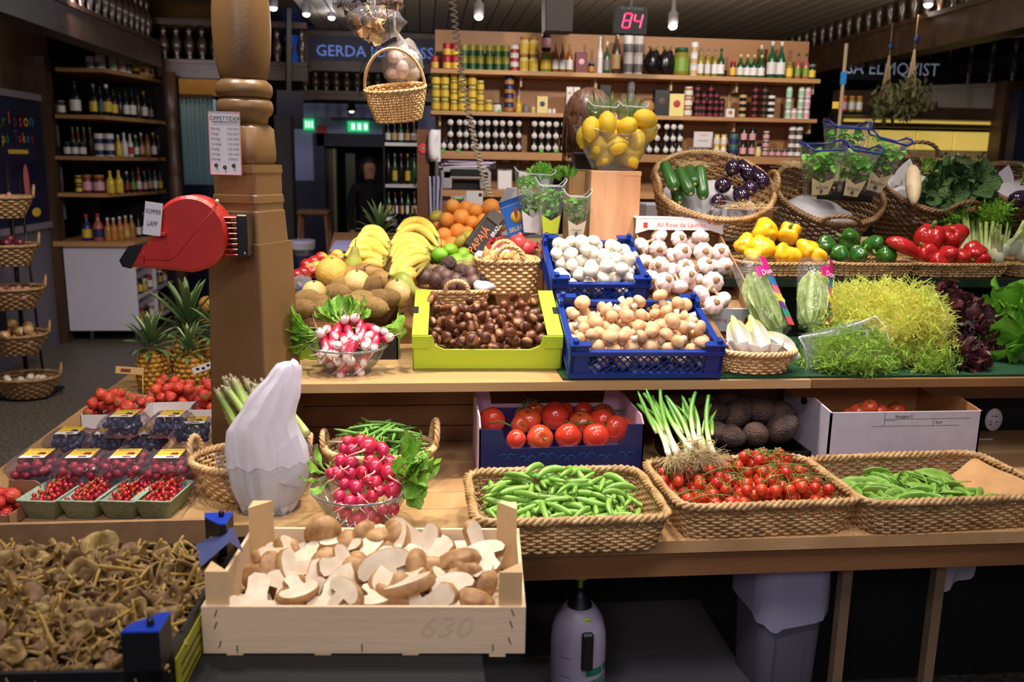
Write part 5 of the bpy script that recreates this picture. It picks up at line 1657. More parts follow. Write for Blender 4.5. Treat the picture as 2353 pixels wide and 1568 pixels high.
# ================================================================== below the table
low=thing('floor_shelf','low grey board under the display table','shelf',(0.35,2.0,0.27))
part(low,'board',box(-0.4,0.46,-0.4,0.3,0,0.02),mat('grey_board',(96,92,94),rough=0.6),smooth=False)
part(low,'back_rail',box(-0.4,1.8,0.3,0.34,-0.27,0.3),M_BLACKM,smooth=False)
for x in (-0.38,0.40):
 part(low,'leg',box(x,x+0.04,-0.36,-0.32,-0.27,0),M_BLACKM,smooth=False)
bp=at_y(1328,1500,1.83)
SB=np.array([bp[0],1.83,0.2905])
s=depth(bp)/F
g=thing('spray_bottle','white pressure sprayer bottle with black head and lime green nozzle under the table','sprayer',SB)
zz=lambda y:at_y(1328,y,1.83)[2]-SB[2]
R=63*s
M_SPRW=mat('sprayer_white_shaded',(176,164,186),rough=0.35,thin=0.1)  # milky white plastic, base colour lowered to imitate shade under the table
M_LIMEP=mat('lime_plastic',(150,190,30),rough=0.35)
part(g,'bottle',lathe([(R*0.96,0),(R,0.01),(R,zz(1470)),(R*0.97,zz(1445)),(R*0.86,zz(1418)),(R*0.66,zz(1398)),(R*0.55,zz(1390))],36),M_SPRW)
part(g,'collar',lathe([(R*0.62,zz(1432)),(R*0.60,zz(1410)),(R*0.42,zz(1385)),(R*0.26,zz(1368)),(R*0.18,zz(1350))],28),M_BLACK)
part(g,'pump_rod',lathe([(R*0.10,zz(1362)),(R*0.09,zz(1335)),(R*0.22,zz(1330)),(R*0.25,zz(1326)),(R*0.25,zz(1320)),(R*0.1,zz(1319))],20),M_LIMEP)
part(g,'trigger',xf(rprism(0.020,0.014,0.022,0.003),TM((0.008,-R*0.62,zz(1420)))),M_LIMEP,smooth=False)
part(g,'spray_lever',xf(rprism(0.0265,0.016,zz(1420)-zz(1504),0.005),TM((0.008,-R*1.06,zz(1504)))),M_BLACK,smooth=False)
t=np.linspace(-2.0,-0.35,14)
def band(z0,z1,t0,t1,m,nm):
 t=np.linspace(t0,t1,14)
 V=np.array([(R*1.004*math.cos(a),R*1.004*math.sin(a),z) for a in t for z in (z0,z1)])
 part(g,nm,(V,quads(14,2)),m)
M_TEALP=mat('teal_print',(20,120,90),rough=0.5)
band(zz(1522),zz(1506),-1.45,-0.75,M_TEALP,'label_band')
band(zz(1522),zz(1506),-0.66,-0.3,M_TEALP,'label_band')
for k in range(5):
 band(zz(1536+6*k),zz(1532+6*k),-1.35,-0.55-0.05*(k % 2),M_TEALP,'print_line')
for k in range(2):
 band(zz(1484+42*k),zz(1482.5+42*k),-2.4,-2.0,M_TEALP,'level_mark')
# bin
bc_=at_y(1785,1380,1.92)
g=thing('waste_bin','grey waste bin with white plastic liner under the table','bin',(bc_[0]+0.005,1.92,0),(0,0,0.12))
M_BING=mat('grey_bin_plastic',(82,80,92),rough=0.5)
zt_=0.62
V,Fs=loft([ring(rrect(0.135,0.135,0.03,4),0),ring(rrect(0.178,0.178,0.04,4),zt_),ring(rrect(0.17,0.17,0.036,4),zt_),ring(rrect(0.13,0.13,0.03,4),0.01)])
part(g,'bin_body',(V,Fs),M_BING)
for x in (-0.05,0.03):
 part(g,'rib',box(x,x+0.006,-0.082,-0.064,0.02,zt_-0.15),M_BING,smooth=False)
nl=48
P0=rrect(0.185,0.185,0.05,11)
lr=[]
for i,(k,z) in enumerate(((0.75,zt_-0.16),(0.93,zt_-0.05),(0.99,zt_+0.006),(1.03,zt_+0.008),(1.05,zt_-0.03),(1.06,zt_-0.09),(1.06,zt_-0.14))):
 a=np.linspace(0,2*PI,nl,endpoint=False)
 q=ring(P0*k,z)
 q[:,2]+=(0.005*np.sin(7*a+i)+0.018*np.sin(2*a+2.5)*(i>4))
 q[:,:2]*=(1+0.012*np.sin(13*a+2*i))[:,None]
 lr.append(q)
part(g,'bin_liner',loft(lr,cap0=False,cap1=False),mat('bin_liner_film',(196,190,220),rough=0.35,thin=0.4))
g=thing('hanging_bag','pale plastic bag hanging in the dark behind the table legs','bag',at_y(2205,1285,2.1))
V=np.array([(-0.045+0.09*u,0.01*math.sin(9*u+3*v),0.05-0.1*v-(0.05*(1-u)*v)) for u in np.linspace(0,1,9) for v in np.linspace(0,1,7)])
part(g,'film',(V,quads(9,7)),M_BAG)
g=thing('green_cloth_table','dark table with green cloth edge at the far end','table',(1.62,1.9,0))
part(g,'cloth_top',box(0,0.6,-0.1,0.5,0.66,0.675),M_TURF,smooth=False)
part(g,'leg',box(0.02,0.05,-0.05,-0.02,0,0.66),M_BLACKM,smooth=False)
part(g,'leg',box(0.5,0.53,-0.05,-0.02,0,0.66),M_BLACKM,smooth=False)
# ================================================================== lime green chestnut box, tilted towards the viewer
M_LIME=mat('lime_card',(176,204,44),rough=0.55)
M_LIMED=mat('lime_card_inner',(140,172,30),rough=0.6)
fl,fr=at_z(948,851,1.0015),at_z(1289,851,1.0015)
w=fr[0]-fl[0]
CB=TM(fl,(math.radians(16),0,math.atan2(fr[1]-fl[1],w)))
g=tag(link('chestnut_box',None,M=CB),'lime green cardboard box full of shiny brown chestnuts','box')
dB,hc,hm=0.285,0.103,0.062
P=np.array([(0,0),(w,0),(w,hc),(w-0.052,hc),(w-0.060,hm+0.012),(w-0.085,hm),(0.085,hm),(0.060,hm+0.012),(0.052,hc),(0,hc)])
part(g,'front_panel',shell_outline(P,0.004),M_LIME,smooth=False)
part(g,'floor_panel',box(0,w,0,dB,0.002,0.005),M_CARD,smooth=False)
for x in (0,w-0.004):
 part(g,'side_panel',box(x,x+0.004,0,dB,0,hc),M_LIME,smooth=False)
for s_,x in ((1,0),(-1,w)):
 x0,x1=sorted((x,x+s_*0.042))
 part(g,'top_flap',box(x0,x1,0.0,dB,hc,hc+0.003),M_LIME,smooth=False)
 x0,x1=sorted((x+s_*0.038,x+s_*0.042))
 part(g,'inner_flap',box(x0,x1,dB*0.68,dB-0.01,0.02,hc),M_LIMED,smooth=False)
 x0,x1=sorted((x-s_*0.001,x+s_*0.013))
 part(g,'hand_hole',box(x0,x1,dB*0.45,dB*0.60,hc-0.02,hc+0.0036),M_BLACKM,smooth=False)
 x0,x1=sorted((x,x+s_*0.046))
 tab=part(g,'corner_tab',box(x0,x1,-0.003,0,hc-0.035,hc),M_LIME,smooth=False)
P=np.array([(0.04,0),(w-0.04,0),(w-0.04,hc),(w-0.062,hc-0.004),(w-0.075,hc-0.03),(w-0.10,hc-0.04),(0.10,hc-0.04),(0.075,hc-0.03),(0.062,hc-0.004),(0.04,hc)])
part(g,'back_panel',shell_outline(P,0.004),mat('card_brown_inner',(150,112,76),rough=0.7),loc=(0,dB-0.02,0),smooth=False)
hp=Heap(lambda x,y:0.012+0.02*y/dB)
for k in range(150):
 s=random.uniform(0.85,1.15)
 p,q=hp.drop([(0,0,0)],[0.0148*s],rect_sampler(0.045,w-0.045,0.02,dB-0.045),10,lambda x,y:0.02*y/dB)
 put('chestnut','shiny brown chestnut heaped in the lime green box','chestnut',cyc(CN,k),CB@TM(p,rnd_rot(),s),'chestnuts in the lime green box')
# ================================================================== blue crates of mushrooms
def tilted(o,deg,az=0.0):
 return TM(o,(math.radians(deg),0,az))
o1=at_z(1308,869,1.007)
w1=at_z(1656,869,1.007)[0]-o1[0]
K1=tilted(o1,17.5,-0.02)
plastic_crate('blue_crate','navy blue lattice crate of brown button mushrooms at the bench edge',K1,w1,0.295,0.078,M_BLUE)
pl_=part(None,'paper_liner',box(0.012,w1-0.012,0.01,0.285,0.009,0.012),mat('dark_liner',(60,44,34),rough=0.8),smooth=False)
pl_.matrix_world=Matrix(K1.tolist())
tag(pl_,'dark paper sheet on the bottom of the brown mushroom crate','paper')
hp=Heap(lambda x,y:0.012+0.012*y/0.29)
for k in range(118):
 s=random.uniform(0.8,1.12)
 p,q=hp.drop([(0,0,0)],[0.0185*s],rect_sampler(0.03,w1-0.03,0.028,0.295-0.03),10,lambda x,y:0.02*math.cos((x/w1-0.5)*2.6))
 up=(random.gauss(0,0.6),random.gauss(-0.25,0.6),1.0) if random.random()<0.72 else (random.gauss(0,1),random.gauss(-0.6,0.6),random.gauss(-0.2,0.6))
 put('brown_mushroom','light brown button mushroom heaped in the front blue crate','mushroom',cyc(BM,k),K1@TA(p,up,random.uniform(0,6),s),'brown mushrooms in the front blue crate',[('stem',BMS)])
R2=tilted((0,0,0),20,-0.015)[:3,:3]
w2c,d2c,h2c=0.292,0.30,0.075
o2=at_y(1246,552,2.80)-R2@np.array([0,d2c,h2c])
K2=tilted(o2,20,-0.015)
plastic_crate('blue_crate','navy blue lattice crate of white mushrooms behind the brown ones',K2,w2c,d2c,h2c,M_BLUE)
hp=Heap(lambda x,y:0.014)
for k in range(62):
 s=random.uniform(0.88,1.15)
 p,q=hp.drop([(0,0,0)],[0.0205*s],rect_sampler(0.03,w2c-0.03,0.03,d2c-0.03),12,lambda x,y:0.018*math.cos((x/w2c-0.5)*2.2))
 up=(random.gauss(0,0.4),random.gauss(-0.3,0.5),1.0) if random.random()<0.85 else (random.gauss(0,1),-0.8,-0.4)
 put('white_mushroom','smooth white button mushroom heaped in the rear blue crate','mushroom',cyc(WM,k),K2@TA(p,up,random.uniform(0,6),s),'white mushrooms in the rear blue crate',[('stem',WMS)])
# ================================================================== garlic carton
R3=tilted((0,0,0),23,-0.03)[:3,:3]
wg,dg_,hg=0.292,0.47,0.085
og=at_y(1458,512,2.92)-R3@np.array([0,dg_,hg+0.02])
KG=tilted(og,23,-0.03)
g=tag(link('garlic_carton',None,M=KG),'white printed carton full of pinkish garlic bulbs, tilted beside the mushrooms','carton')
part(g,'floor_panel',box(0,wg,0,dg_,0,0.004),M_CARD,smooth=False)
for x in (0,wg-0.005):
 part(g,'side_panel',box(x,x+0.005,0,dg_,0,hg),M_CARD,smooth=False)
part(g,'back_panel',box(0,wg,dg_-0.005,dg_,0,hg+0.02),M_CARD,smooth=False)
P=np.array([(-0.004,0.0),(0.04,0.014),(wg-0.04,0.014),(wg+0.004,0.0),(wg+0.004,0.052),(-0.004,0.052)])
M_WPR=mat('white_carton_print',(226,222,226),rough=0.6)
hd=part(g,'header_panel',shell_outline(P,0.004),M_WPR,loc=(0,dg_-0.05,hg+0.004),rot=(math.radians(-20),0,0),smooth=False)
text(hd,'Ail Rose de Lautrec',0.0215,M_PINKR,(wg*0.52,-0.001,0.031),sx=0.98)
part(hd,'red_logo',join(box(0.022,0.036,-0.001,0,0.022,0.028),box(0.022,0.036,-0.001,0,0.03,0.038)),M_RED,smooth=False)
part(hd,'red_flag_logo',join(xf(sphere(0.006,0.0006,0.004),TM((wg-0.045,-0.0006,0.04))),xf(sphere(0.006,0.0006,0.004),TM((wg-0.028,-0.0006,0.037)))),M_PINKR)
part(hd,'top_edge',box(-0.004,wg+0.004,0.0,0.06,0.050,0.053),M_WPR,smooth=False)
fp=part(g,'front_flap',box(-0.0,wg,-0.004,0,-0.02,hg*0.72),M_WPR,smooth=False)
text(fp,'Ail Rose',0.021,M_PINKR,(wg*0.70,-0.0055,0.022),rot=(PI/2,PI,0),sx=1.0)
part(fp,'red_logo',join(box(wg-0.028,wg-0.012,-0.0052,-0.004,0.012,0.02),box(wg-0.028,wg-0.012,-0.0052,-0.004,0.022,0.03)),M_RED,smooth=False)
NZ=R3@np.array([0,0,1.0])
PG=(KG@np.array([0.1,0.2,0.066,1]))[:3]
gar=[(1514,541),(1560,549),(1609,547),(1475,565),(1512,572),(1568,580),(1616,580),(1656,580),(1480,607),(1517,610),(1575,616),(1622,610),(1665,612),(1581,633),(1528,648),(1639,648),(1494,644),(1658,690),(1640,702),(1612,676),(1545,590),(1595,560),(1545,625),(1600,650),(1560,660),(1640,620)]
for k,(px,py) in enumerate(gar):
 lift=0.012 if k<20 else -0.016
 p=on_plane(px,py,PG+NZ*lift,NZ)
 face=random.random()<0.62
 up=(random.gauss(0,0.35),0.85,-0.35+random.gauss(0,0.25)) if face else (random.gauss(0,0.8),random.gauss(-0.2,0.5),0.8)
 put('garlic_bulb','pinkish white garlic bulb heaped in the printed carton','garlic',cyc(GA,k),TA(p,up,random.uniform(0,6),random.uniform(0.88,1.06)),'garlic bulbs in the carton',[('neck',GAN),('root_plate',GAR)])
# ================================================================== breakfast radishes in a glass bowl
rc=at_z(797,868,1.001)
RB2=np.array([rc[0],rc[1]+0.07,1.001])
glass_bowl(RB2,0.100,0.070,0.056,'round clear glass bowl of long pink and white radishes on the bench')
bun=[(789,743),(812,735),(826,752),(752,756),(772,765),(802,765),(833,765),(854,755),(742,775),(765,780),(790,778),(814,778),(838,778),(858,768),(878,762),(888,778),(748,795),(778,795),(800,792),(838,792),(862,788),(772,806),(805,806),(760,808)]
mu=[(740,815),(755,822),(785,825),(805,835),(838,825),(765,840),(790,850),(820,842),(775,826)]
for k,(px,py) in enumerate(bun+mu):
 Yc=RB2[1]+0.03-0.085*(py-735)/75 if py<812 else RB2[1]-0.045+0.012*(k % 3)
 p=at_y(px,py,Yc)
 dv=Vector((random.gauss(-0.12*(px-815)/40,0.35),random.gauss(0.8,0.25),random.gauss(0.35,0.45)))
 put('breakfast_radish','long pink radish with white tip bunched in the glass bowl on the bench','radish',RADL,TA(p,dv,random.uniform(-1,1),random.uniform(0.95,1.2)),'long radishes in the bench bowl',[('root_tail',cyc(RADLT,k))])
rr=random.Random(8)
gc=at_y(790,748,RB2[1]+0.05)
greens(gc,'green radish leaves standing behind the long radishes',[(rr.uniform(-0.8,0.8),rr.uniform(0.0,0.5),rr.uniform(0.1,0.6),rr.uniform(0.05,0.085),rr.uniform(0.026,0.04)) for _ in range(20)],M_GLEAF,21)
gc=at_y(735,770,RB2[1]+0.02)
greens(gc,'large green radish leaves drooping beside the wooden post',[(-1,rr.uniform(-0.4,0.3),rr.uniform(-0.9,0.7),rr.uniform(0.06,0.11),rr.uniform(0.035,0.05)) for _ in range(14)],M_GLEAF,33)
gc=at_y(868,755,RB2[1]+0.01)
greens(gc,'green radish leaf folded over the chestnut side of the bowl',[(1,-0.2,0.25,0.065,0.05),(0.9,0.1,-0.25,0.06,0.05),(0.8,0.4,0.1,0.05,0.04)],M_GLEAF,44)
# ================================================================== kiwi carton and the heap of fruit behind
kb=at_z(905,826,1.001)
kx0,kx1=at_z(672,826,1.001)[0],kb[0]+0.012
g=thing('kiwi_carton','open dark carton of kiwis behind the long radishes','carton',(kx0,kb[1],1.001))
wk=kx1-kx0
part(g,'front_panel',box(0,wk,0,0.004,0,0.088),mat('near_black_card',(22,24,30),rough=0.6),smooth=False)
part(g,'green_print',box(0.0,0.075,-0.0006,0,0.0,0.06),M_LIMED,smooth=False)
part(g,'side_panel',box(wk-0.004,wk,0,0.26,0,0.11),M_LIMED,smooth=False)
part(g,'side_panel',box(0,0.004,0,0.26,0,0.11),M_CARD,smooth=False)
part(g,'back_panel',box(0,wk,0.256,0.26,0,0.12),M_CARD,smooth=False)
part(g,'top_strip',box(0,wk,0,0.012,0.088,0.090),M_LIMED,smooth=False)
text(g,'ett',0.03,M_LABW,(wk-0.045,-0.001,0.045),sx=0.8)
NF,PF=np.array([0,-0.24,1.0]),np.array([0,2.5,1.155])
def fruit(px,py,lift=0.0):
 return on_plane(px,py,PF+np.array([0,0,lift]),NF)
kiw=[(702,690,1.2),(727,703,1.0),(772,674,1.45),(792,656,1.5),(851,661,0.75),(867,688,1.3),(858,706,1.7),(806,700,1.5),(890,686,1.2),(750,712,1.4),(830,690,1.5),(690,712,1.3)]
for k,(px,py,a) in enumerate(kiw):
 p=fruit(px,py,-0.01)
 put('kiwi','fuzzy brown kiwi heaped in the carton behind the radishes','kiwi',KIW,TA(p,(math.sin(a),-0.25,math.cos(a)),random.uniform(0,6),1.1),'kiwis in the carton')
for k,(px,py,dpx,me,lb) in enumerate(((763,629,76,MEL,'round golden yellow melon on top of the kiwis'),(820,650,62,MELP,'pale orange melon half hidden behind the kiwis'),(912,672,62,MELP,'pale ribbed melon beside the lime green box'),(722,672,56,MELP,'pale melon behind the stickered kiwi'))):
 p=fruit(px,py,0.0)
 put('melon',lb,'melon',me,TA(p,(0.05,-0.35,1),0,dpx*depth(p)/F/0.1),'small melons',[('stem_scar',MELN)])
for k,(px,py,dv,me,lb) in enumerate(((842,628,(1,0,0.12),PEA,'brown pear lying across beside the golden melon'),(882,646,(1,0.1,-0.2),PEA,'brown pear pointing towards the lime green box'),(813,606,(0.1,0,1),PEAG,'green pear standing behind the golden melon'),(808,632,(0.6,-0.4,0.4),PEA,'brown pear end beside the golden melon'),(930,655,(0.7,-0.3,-0.5),PEAG,'yellow-green pear beside the bananas'))):
 put('pear',lb,'pear',me,TA(fruit(px,py,0.0),dv,0,0.95),'pears by the melons',[('stalk',PEAS)])
for k,(px,py) in enumerate(((738,596),(722,604),(706,612),(715,622),(775,590),(766,599),(698,630),(730,616),(684,636),(745,607),(786,600))):
 put('apple','red and yellow apple heaped behind the golden melon','apple',APL,TM(fruit(px,py,-0.02),rnd_rot(),0.72),'apples behind the melon')
# apple tray edge and small bag of sweets
g=thing('apple_tray','grey-violet tray liner behind the apples and bananas','tray',(fruit(760,590)[0],3.02,1.24))
part(g,'tray_sheet',wedge(-0.02,0.10,0.0,0.2,0.001,0.02),mat('violet_grey_film',(120,112,160),rough=0.4),smooth=False)
g=thing('fruit_bag','clear bag of small fruit with blue and red print beside the post','bag',fruit(690,660,0.0))
part(g,'film',sphere(0.042,0.03,0.034,20,12,warp=lambda V:lump(V,0.1,4,6)),clear('bag_film',(245,245,255),refl=1.2,haze=0.14,bump=0.8,bscale=60))
for k,(c,nm) in enumerate((((190,60,90),'red_sweet'),((40,80,190),'blue_sweet'),((40,150,90),'green_sweet'),((200,90,120),'pink_sweet'))):
 m_=mat(nm,c,rough=0.3)
 for j in range(4):
  part(g,'sweet',xf(sphere(0.008,nu=10,nv=7),TM((random.uniform(-0.024,0.024),random.uniform(-0.014,0.01),random.uniform(-0.02,0.02)))),m_)
# bananas: every hand is one bunch of fingers
M_BAN=gmat('banana_peel',[(0,(150,140,60)),(0.1,(232,196,74)),(0.85,(238,204,84)),(1,(120,110,50))],0.0,1.0,rough=0.4,noise=0.04,nscale=8,rnd=0.05)
M_BAN=mat('banana_skin',(234,194,76),(242,208,104),scale=6,rough=0.42,rnd=0.05)
M_BANT=mat('banana_tip',(96,86,40),rough=0.6)
hands={
 'hand of ripe bananas nearest the golden melon':[((829,540),(860,529),(894,556)),((820,554),(854,540),(893,570)),((804,571),(842,555),(890,582)),((829,562),(863,573),(893,588)),((793,590),(835,572),(878,594)),((800,598),(842,588),(880,604)),((830,610),(856,606),(880,614))],
 'hand of ripe bananas at the top beside the oranges':[((913,531),(961,509),(1008,545)),((905,549),(958,525),(1006,566)),((896,563),(944,545),(994,575))],
 'hand of ripe bananas arching down beside the limes':[((898,592),(930,556),(980,570)),((902,605),(934,571),(982,578)),((896,634),(934,588),(985,584)),((914,627),(951,600),(987,594)),((903,640),(926,630),(953,620)),((917,643),(938,634),(957,632))],
}
for lb,fs in hands.items():
 g=thing('banana_bunch',lb,'bananas',(0,0,0))
 ends=[]
 for i,(a,b,c) in enumerate(fs):
  lift=0.035-0.006*i if len(fs)>4 else 0.03-0.008*i
  A,B,C=fruit(*a,lift),fruit(*b,lift+0.006),fruit(*c,lift)
  ctrl=2*B-(A+C)/2
  pts=bez(A,ctrl,C,n=13)
  Rr=0.0185*np.array([0.34,0.55,0.8,0.95,1,1,1,1,0.98,0.92,0.75,0.5,0.32])
  f=part(g,'banana',sweep(pts,Rr,6),M_BAN)
  part(f,'tip',sweep([pts[0]+(pts[0]-pts[1])*0.25,pts[0],pts[1]*0.2+pts[0]*0.8],[0.004,0.0062,0.006],6),M_BANT)
  ends.append(C)
 E=np.mean(ends,0)+np.array([0.012,0.012,-0.008])
 sb=MB()
 for C in ends:
  sb.add(sweep([C,E],[0.006,0.008],6))
 sb.build('crown_stem',mat('banana_crown',(150,136,60),rough=0.6),g)
# oranges and mangos
orn=[(1040,475,36),(1027,506,36),(1060,500,40),(1092,484,34),(1128,478,44),(1052,532,38),(1020,541,36),(1085,512,34),(1143,502,36),(1038,560,34),(1014,566,32),(1112,508,34),(1070,478,34),(1075,535,30),(1150,520,30)]
for k,(px,py,dpx) in enumerate(orn):
 p=at_y(px,py,3.2+0.1*((540-py)/70))
 put('orange','smooth orange heaped behind the bananas','orange',ORA,TM(p,rnd_rot(),dpx*depth(p)/F/0.077),'oranges behind the bananas')
M_MANG=gmat('mango_skin',[(0,(190,160,60)),(0.5,(176,170,60)),(1,(206,120,70))],-0.04,0.04,rough=0.4,noise=0.5,nscale=20,rnd=0.1)
MANG=PM('mango',sphere(0.030,0.026,0.038,18,12),M_MANG)
for k,(px,py) in enumerate(((1062,556),(1078,545),(1092,556),(1004,498),(1000,522),(1064,575))):
 p=at_y(px,py,3.15 if k<3 else 3.3)
 put('mango','yellow-green mango lying under the leaning black carton' if k not in (3,4) else 'yellow grapefruit-like mango beside the bananas','mango',MANG,TM(p,rnd_rot(),0.9),'mangos')
# limes and passion fruit in a small basket with straw
for k,(px,py) in enumerate(((1010,586),(1035,576),(1063,588),(1078,604),(1037,594),(998,604),(970,601),(993,584),(960,597),(1050,600),(1020,600),(980,610))):
 p=at_y(px,py,2.88+0.04*(k % 3))
 put('lime','green lime heaped beside the bananas','lime',LIM,TM(p,rnd_rot(),36*depth(p)/F/0.053),'limes in the heap')
pas=[(1031,606,1),(1060,625,1),(1024,636,0),(1046,645,0),(1088,648,0),(1116,641,1),(1012,628,0),(975,637,0),(1000,643,0),(1082,630,0),(1064,655,0),(1030,658,0)]
for k,(px,py,wr) in enumerate(pas):
 p=at_y(px,py,2.74+0.05*((650-py)/40))
 put('passion_fruit',('wrinkled' if wr else 'smooth')+' purple-brown passion fruit in the pale basket','passion fruit',PAS[wr],TM(p,rnd_rot(),38*depth(p)/F/0.061),('wrinkled' if wr else 'smooth')+' passion fruit')
c=at_y(1040,668,2.70)
woven_basket('small_basket','small pale wicker basket of passion fruit behind the chestnut box',(c[0],2.74,c[2]-0.075),(0.23,0.15),(0.19,0.12),0.075,rows=8,nst=32,m=M_WICKL,rim=0.006,handles=((-PI/2+0.1,0.07,0.035),),n=3)
def straw(c,rx,ry,n,label,m=M_STRAW,hgt=0.02,seed=1):
 r=np.random.default_rng(seed)
 b=MB()
 for k in range(n):
  a,q=r.uniform(0,6.28),np.sqrt(r.uniform(0,1))
  p0=np.array([rx*q*math.cos(a),ry*q*math.sin(a),r.uniform(0,hgt)])
  d1=r.normal(size=3)*np.array([0.02,0.02,0.006])
  d2=r.normal(size=3)*np.array([0.02,0.02,0.008])
  b.add(sweep(bez(p0-d1,p0+d2,p0+d1,n=5),0.0006,3))
 return tag(b.build('straw',m,None,c),label,'straw',kind='stuff')
straw(at_y(985,622,2.82),0.05,0.03,90,'pale wood wool round the limes',seed=4)
straw(at_y(1075,612,2.82),0.04,0.02,60,'pale wood wool behind the passion fruit',seed=6)
# physalis basket and pomegranates
c=at_y(1172,668,2.68)
woven_basket('small_basket','square pale wicker basket of papery physalis with rope handles',(c[0],2.80,c[2]-0.02),(0.20,0.17),(0.17,0.14),0.105,rows=10,nst=36,m=M_WICKL,rim=0.006,n=4,handles=((-PI/2,0.085,0.05),(PI/2,0.085,0.05)))
M_PHYS=mat('physalis_husk',(226,184,120),(206,156,92),scale=60,rough=0.6,thin=0.25,rnd=0.1)
PHY=PM('physalis',lathe([(0.004,-0.016),(0.012,-0.012),(0.016,0),(0.011,0.012),(0.004,0.022),(0.0015,0.028)],10,warp=lambda V:V*np.column_stack([1+0.12*np.cos(5*np.arctan2(V[:,1],V[:,0]))]*2+[np.ones(len(V))])),M_PHYS)
for k in range(26):
 p=np.array([c[0]+random.uniform(-0.075,0.075),2.80+random.uniform(-0.06,0.06),c[2]+0.075+random.uniform(0,0.025)])
 put('physalis','papery tan physalis fruit heaped in the square pale basket','physalis',PHY,TM(p,rnd_rot(),random.uniform(0.9,1.2)),'physalis in the basket')
M_POM=mat('pomegranate_skin',(186,42,48),(206,84,80),scale=14,rough=0.35,rnd=0.08)
POM=PM('pomegranate',join(sphere(0.036,0.036,0.034,20,14),xf(lathe([(0.011,0.0),(0.009,0.008),(0.013,0.018)],10,cap1=False),TM((0,0,0.03)))),M_POM)
for k,(px,py) in enumerate(((1190,560),(1158,572),(1136,572),(1210,572),(1175,580))):
 p=at_y(px,py,2.98)
 put('pomegranate','pinkish red pomegranate behind the physalis basket','pomegranate',POM,TA(p,(random.gauss(0.4,0.5),random.gauss(0,0.5),0.7),0,0.9),'pomegranates')
for k,(px,py,s) in enumerate(((1112,592,0.03),(1110,660,0.03),(1150,580,0.028))):
 one('tissue_paper',('white tissue paper at the edge of the physalis basket','white tissue paper beside the passion fruit handle','white tissue paper between the pomegranates')[k],'paper',sphere(s,s*0.6,s*0.6,12,7,warp=lambda V:lump(V,0.25,5,k)),M_PAPER,at_y(px,py,2.70 if k==1 else 2.86))
# pineapple behind the bananas
pineapple(at_y(873,640,3.25),'pineapple with spiky pale crown standing behind the bananas',s=0.95,crown=0.95,nl=34)
# leaning cartons
def leaning(name,label,c,rot,w,h,d,m):
 g=thing(name,label,'carton',c,rot)
 part(g,'carton_body',xf(rprism(w,d,h,0.002),TM((0,0,-h/2))),m,smooth=False)
 return g
M_DCARD=mat('black_brown_card',(44,34,32),rough=0.5)
c=at_y(1112,538,3.02)
g=leaning('papaya_carton','black-brown fruit carton with orange lettering leaning on the oranges',c,(math.radians(-18),math.radians(38),0),0.07,0.15,0.05,M_DCARD)
M_ORNP=mat('orange_print',(240,120,60),rough=0.5)
text(g,'PAPAJÁ',0.036,M_ORNP,(-0.004,-0.0262,-0.035),rot=(PI/2,-PI/2,0),sx=0.9)
text(g,'BRAZIL',0.02,M_LABW,(0.024,-0.0262,0.03),rot=(PI/2,-PI/2,0),sx=0.85)
part(g,'carton_flap',xf(rprism(0.05,0.004,0.04,0.001),TM((-0.005,-0.028,0.045),(0.12,0,0))),mat('flap_card',(84,72,66),rough=0.6),smooth=False)
c=at_y(1190,508,3.1)
M_BLUC=mat('bright_blue_card',(24,92,176),rough=0.45)
g=leaning('blue_carton','bright blue fruit carton with yellow circle and lettering behind the pomegranates',c,(math.radians(-8),math.radians(-20),math.radians(-12)),0.09,0.115,0.06,M_BLUC)
part(g,'yellow_circle',xf(lathe([(0.021,0),(0.021,0.0012)],24),TM((0.004,-0.0302,0.012),(PI/2,0,0))),M_LABY)
part(g,'bird_print',xf(sphere(0.006,0.001,0.02),TM((0.006,-0.0318,0.026),(0,0.2,0))),mat('rust_print',(170,60,30),rough=0.5))
text(g,'SELECT',0.021,M_LABY,(-0.036,-0.0306,-0.028),align='LEFT',sx=0.95)
part(g,'open_flap',xf(rprism(0.09,0.003,0.03,0.001),TM((0,0.0,0.056),(0.6,0,0))),M_BLUC,smooth=False)
part(g,'white_inside',box(-0.04,0.04,-0.026,0.026,0.0565,0.0585),M_LABW,smooth=False)
# ================================================================== endives, bagged romaine, frisee and other salads on the bench
c=at_z(1754,866,1.007)
EB=np.array([c[0],c[1]+0.068,1.007])
woven_basket('endive_basket','oval pale wicker basket of white endives at the bench edge',EB,(0.212,0.145),(0.165,0.105),0.058,rows=7,nst=34,m=M_WICKL,rim=0.0075,open_=0.8)
M_END=gmat('endive_leaf',[(0,(240,238,224)),(0.6,(242,240,226)),(0.85,(222,226,150)),(1,(176,196,90))],-0.07,0.075,rough=0.4,noise=0.1)
def endive(s):
 L=[lathe([(0.004,-0.07),(0.013,-0.06),(0.019,-0.03),(0.020,0.0),(0.016,0.035),(0.008,0.062),(0.002,0.072)],14)]
 for k in range(5):
  a=k*1.25+s
  V,f=leaf(0.125,0.045,curl=0.05,cup=0.9,nl=8,nw=5,base=0.35)
  L.append(xf((V,f),TM((0.013*math.cos(a),0.013*math.sin(a),-0.062),(PI/2-0.06,0,a+PI/2))))
 return join(*L)
END=[PM('endive',endive(s),M_END) for s in (0,0.6)]
for k,(px,py,dv) in enumerate(((1700,780,(-0.25,0.25,0.8)),(1742,778,(-0.3,0.2,0.8)),(1790,795,(-0.75,0.15,0.45)),(1725,800,(-0.3,0.1,0.7)))):
 put('endive','pale white endive with yellow tip standing in the oval basket','endive',cyc(END,k),TA(at_y(px,py,EB[1]+0.01*(k % 2)),dv,random.uniform(0,6),0.95),'endives in the oval basket')
tp=MB()
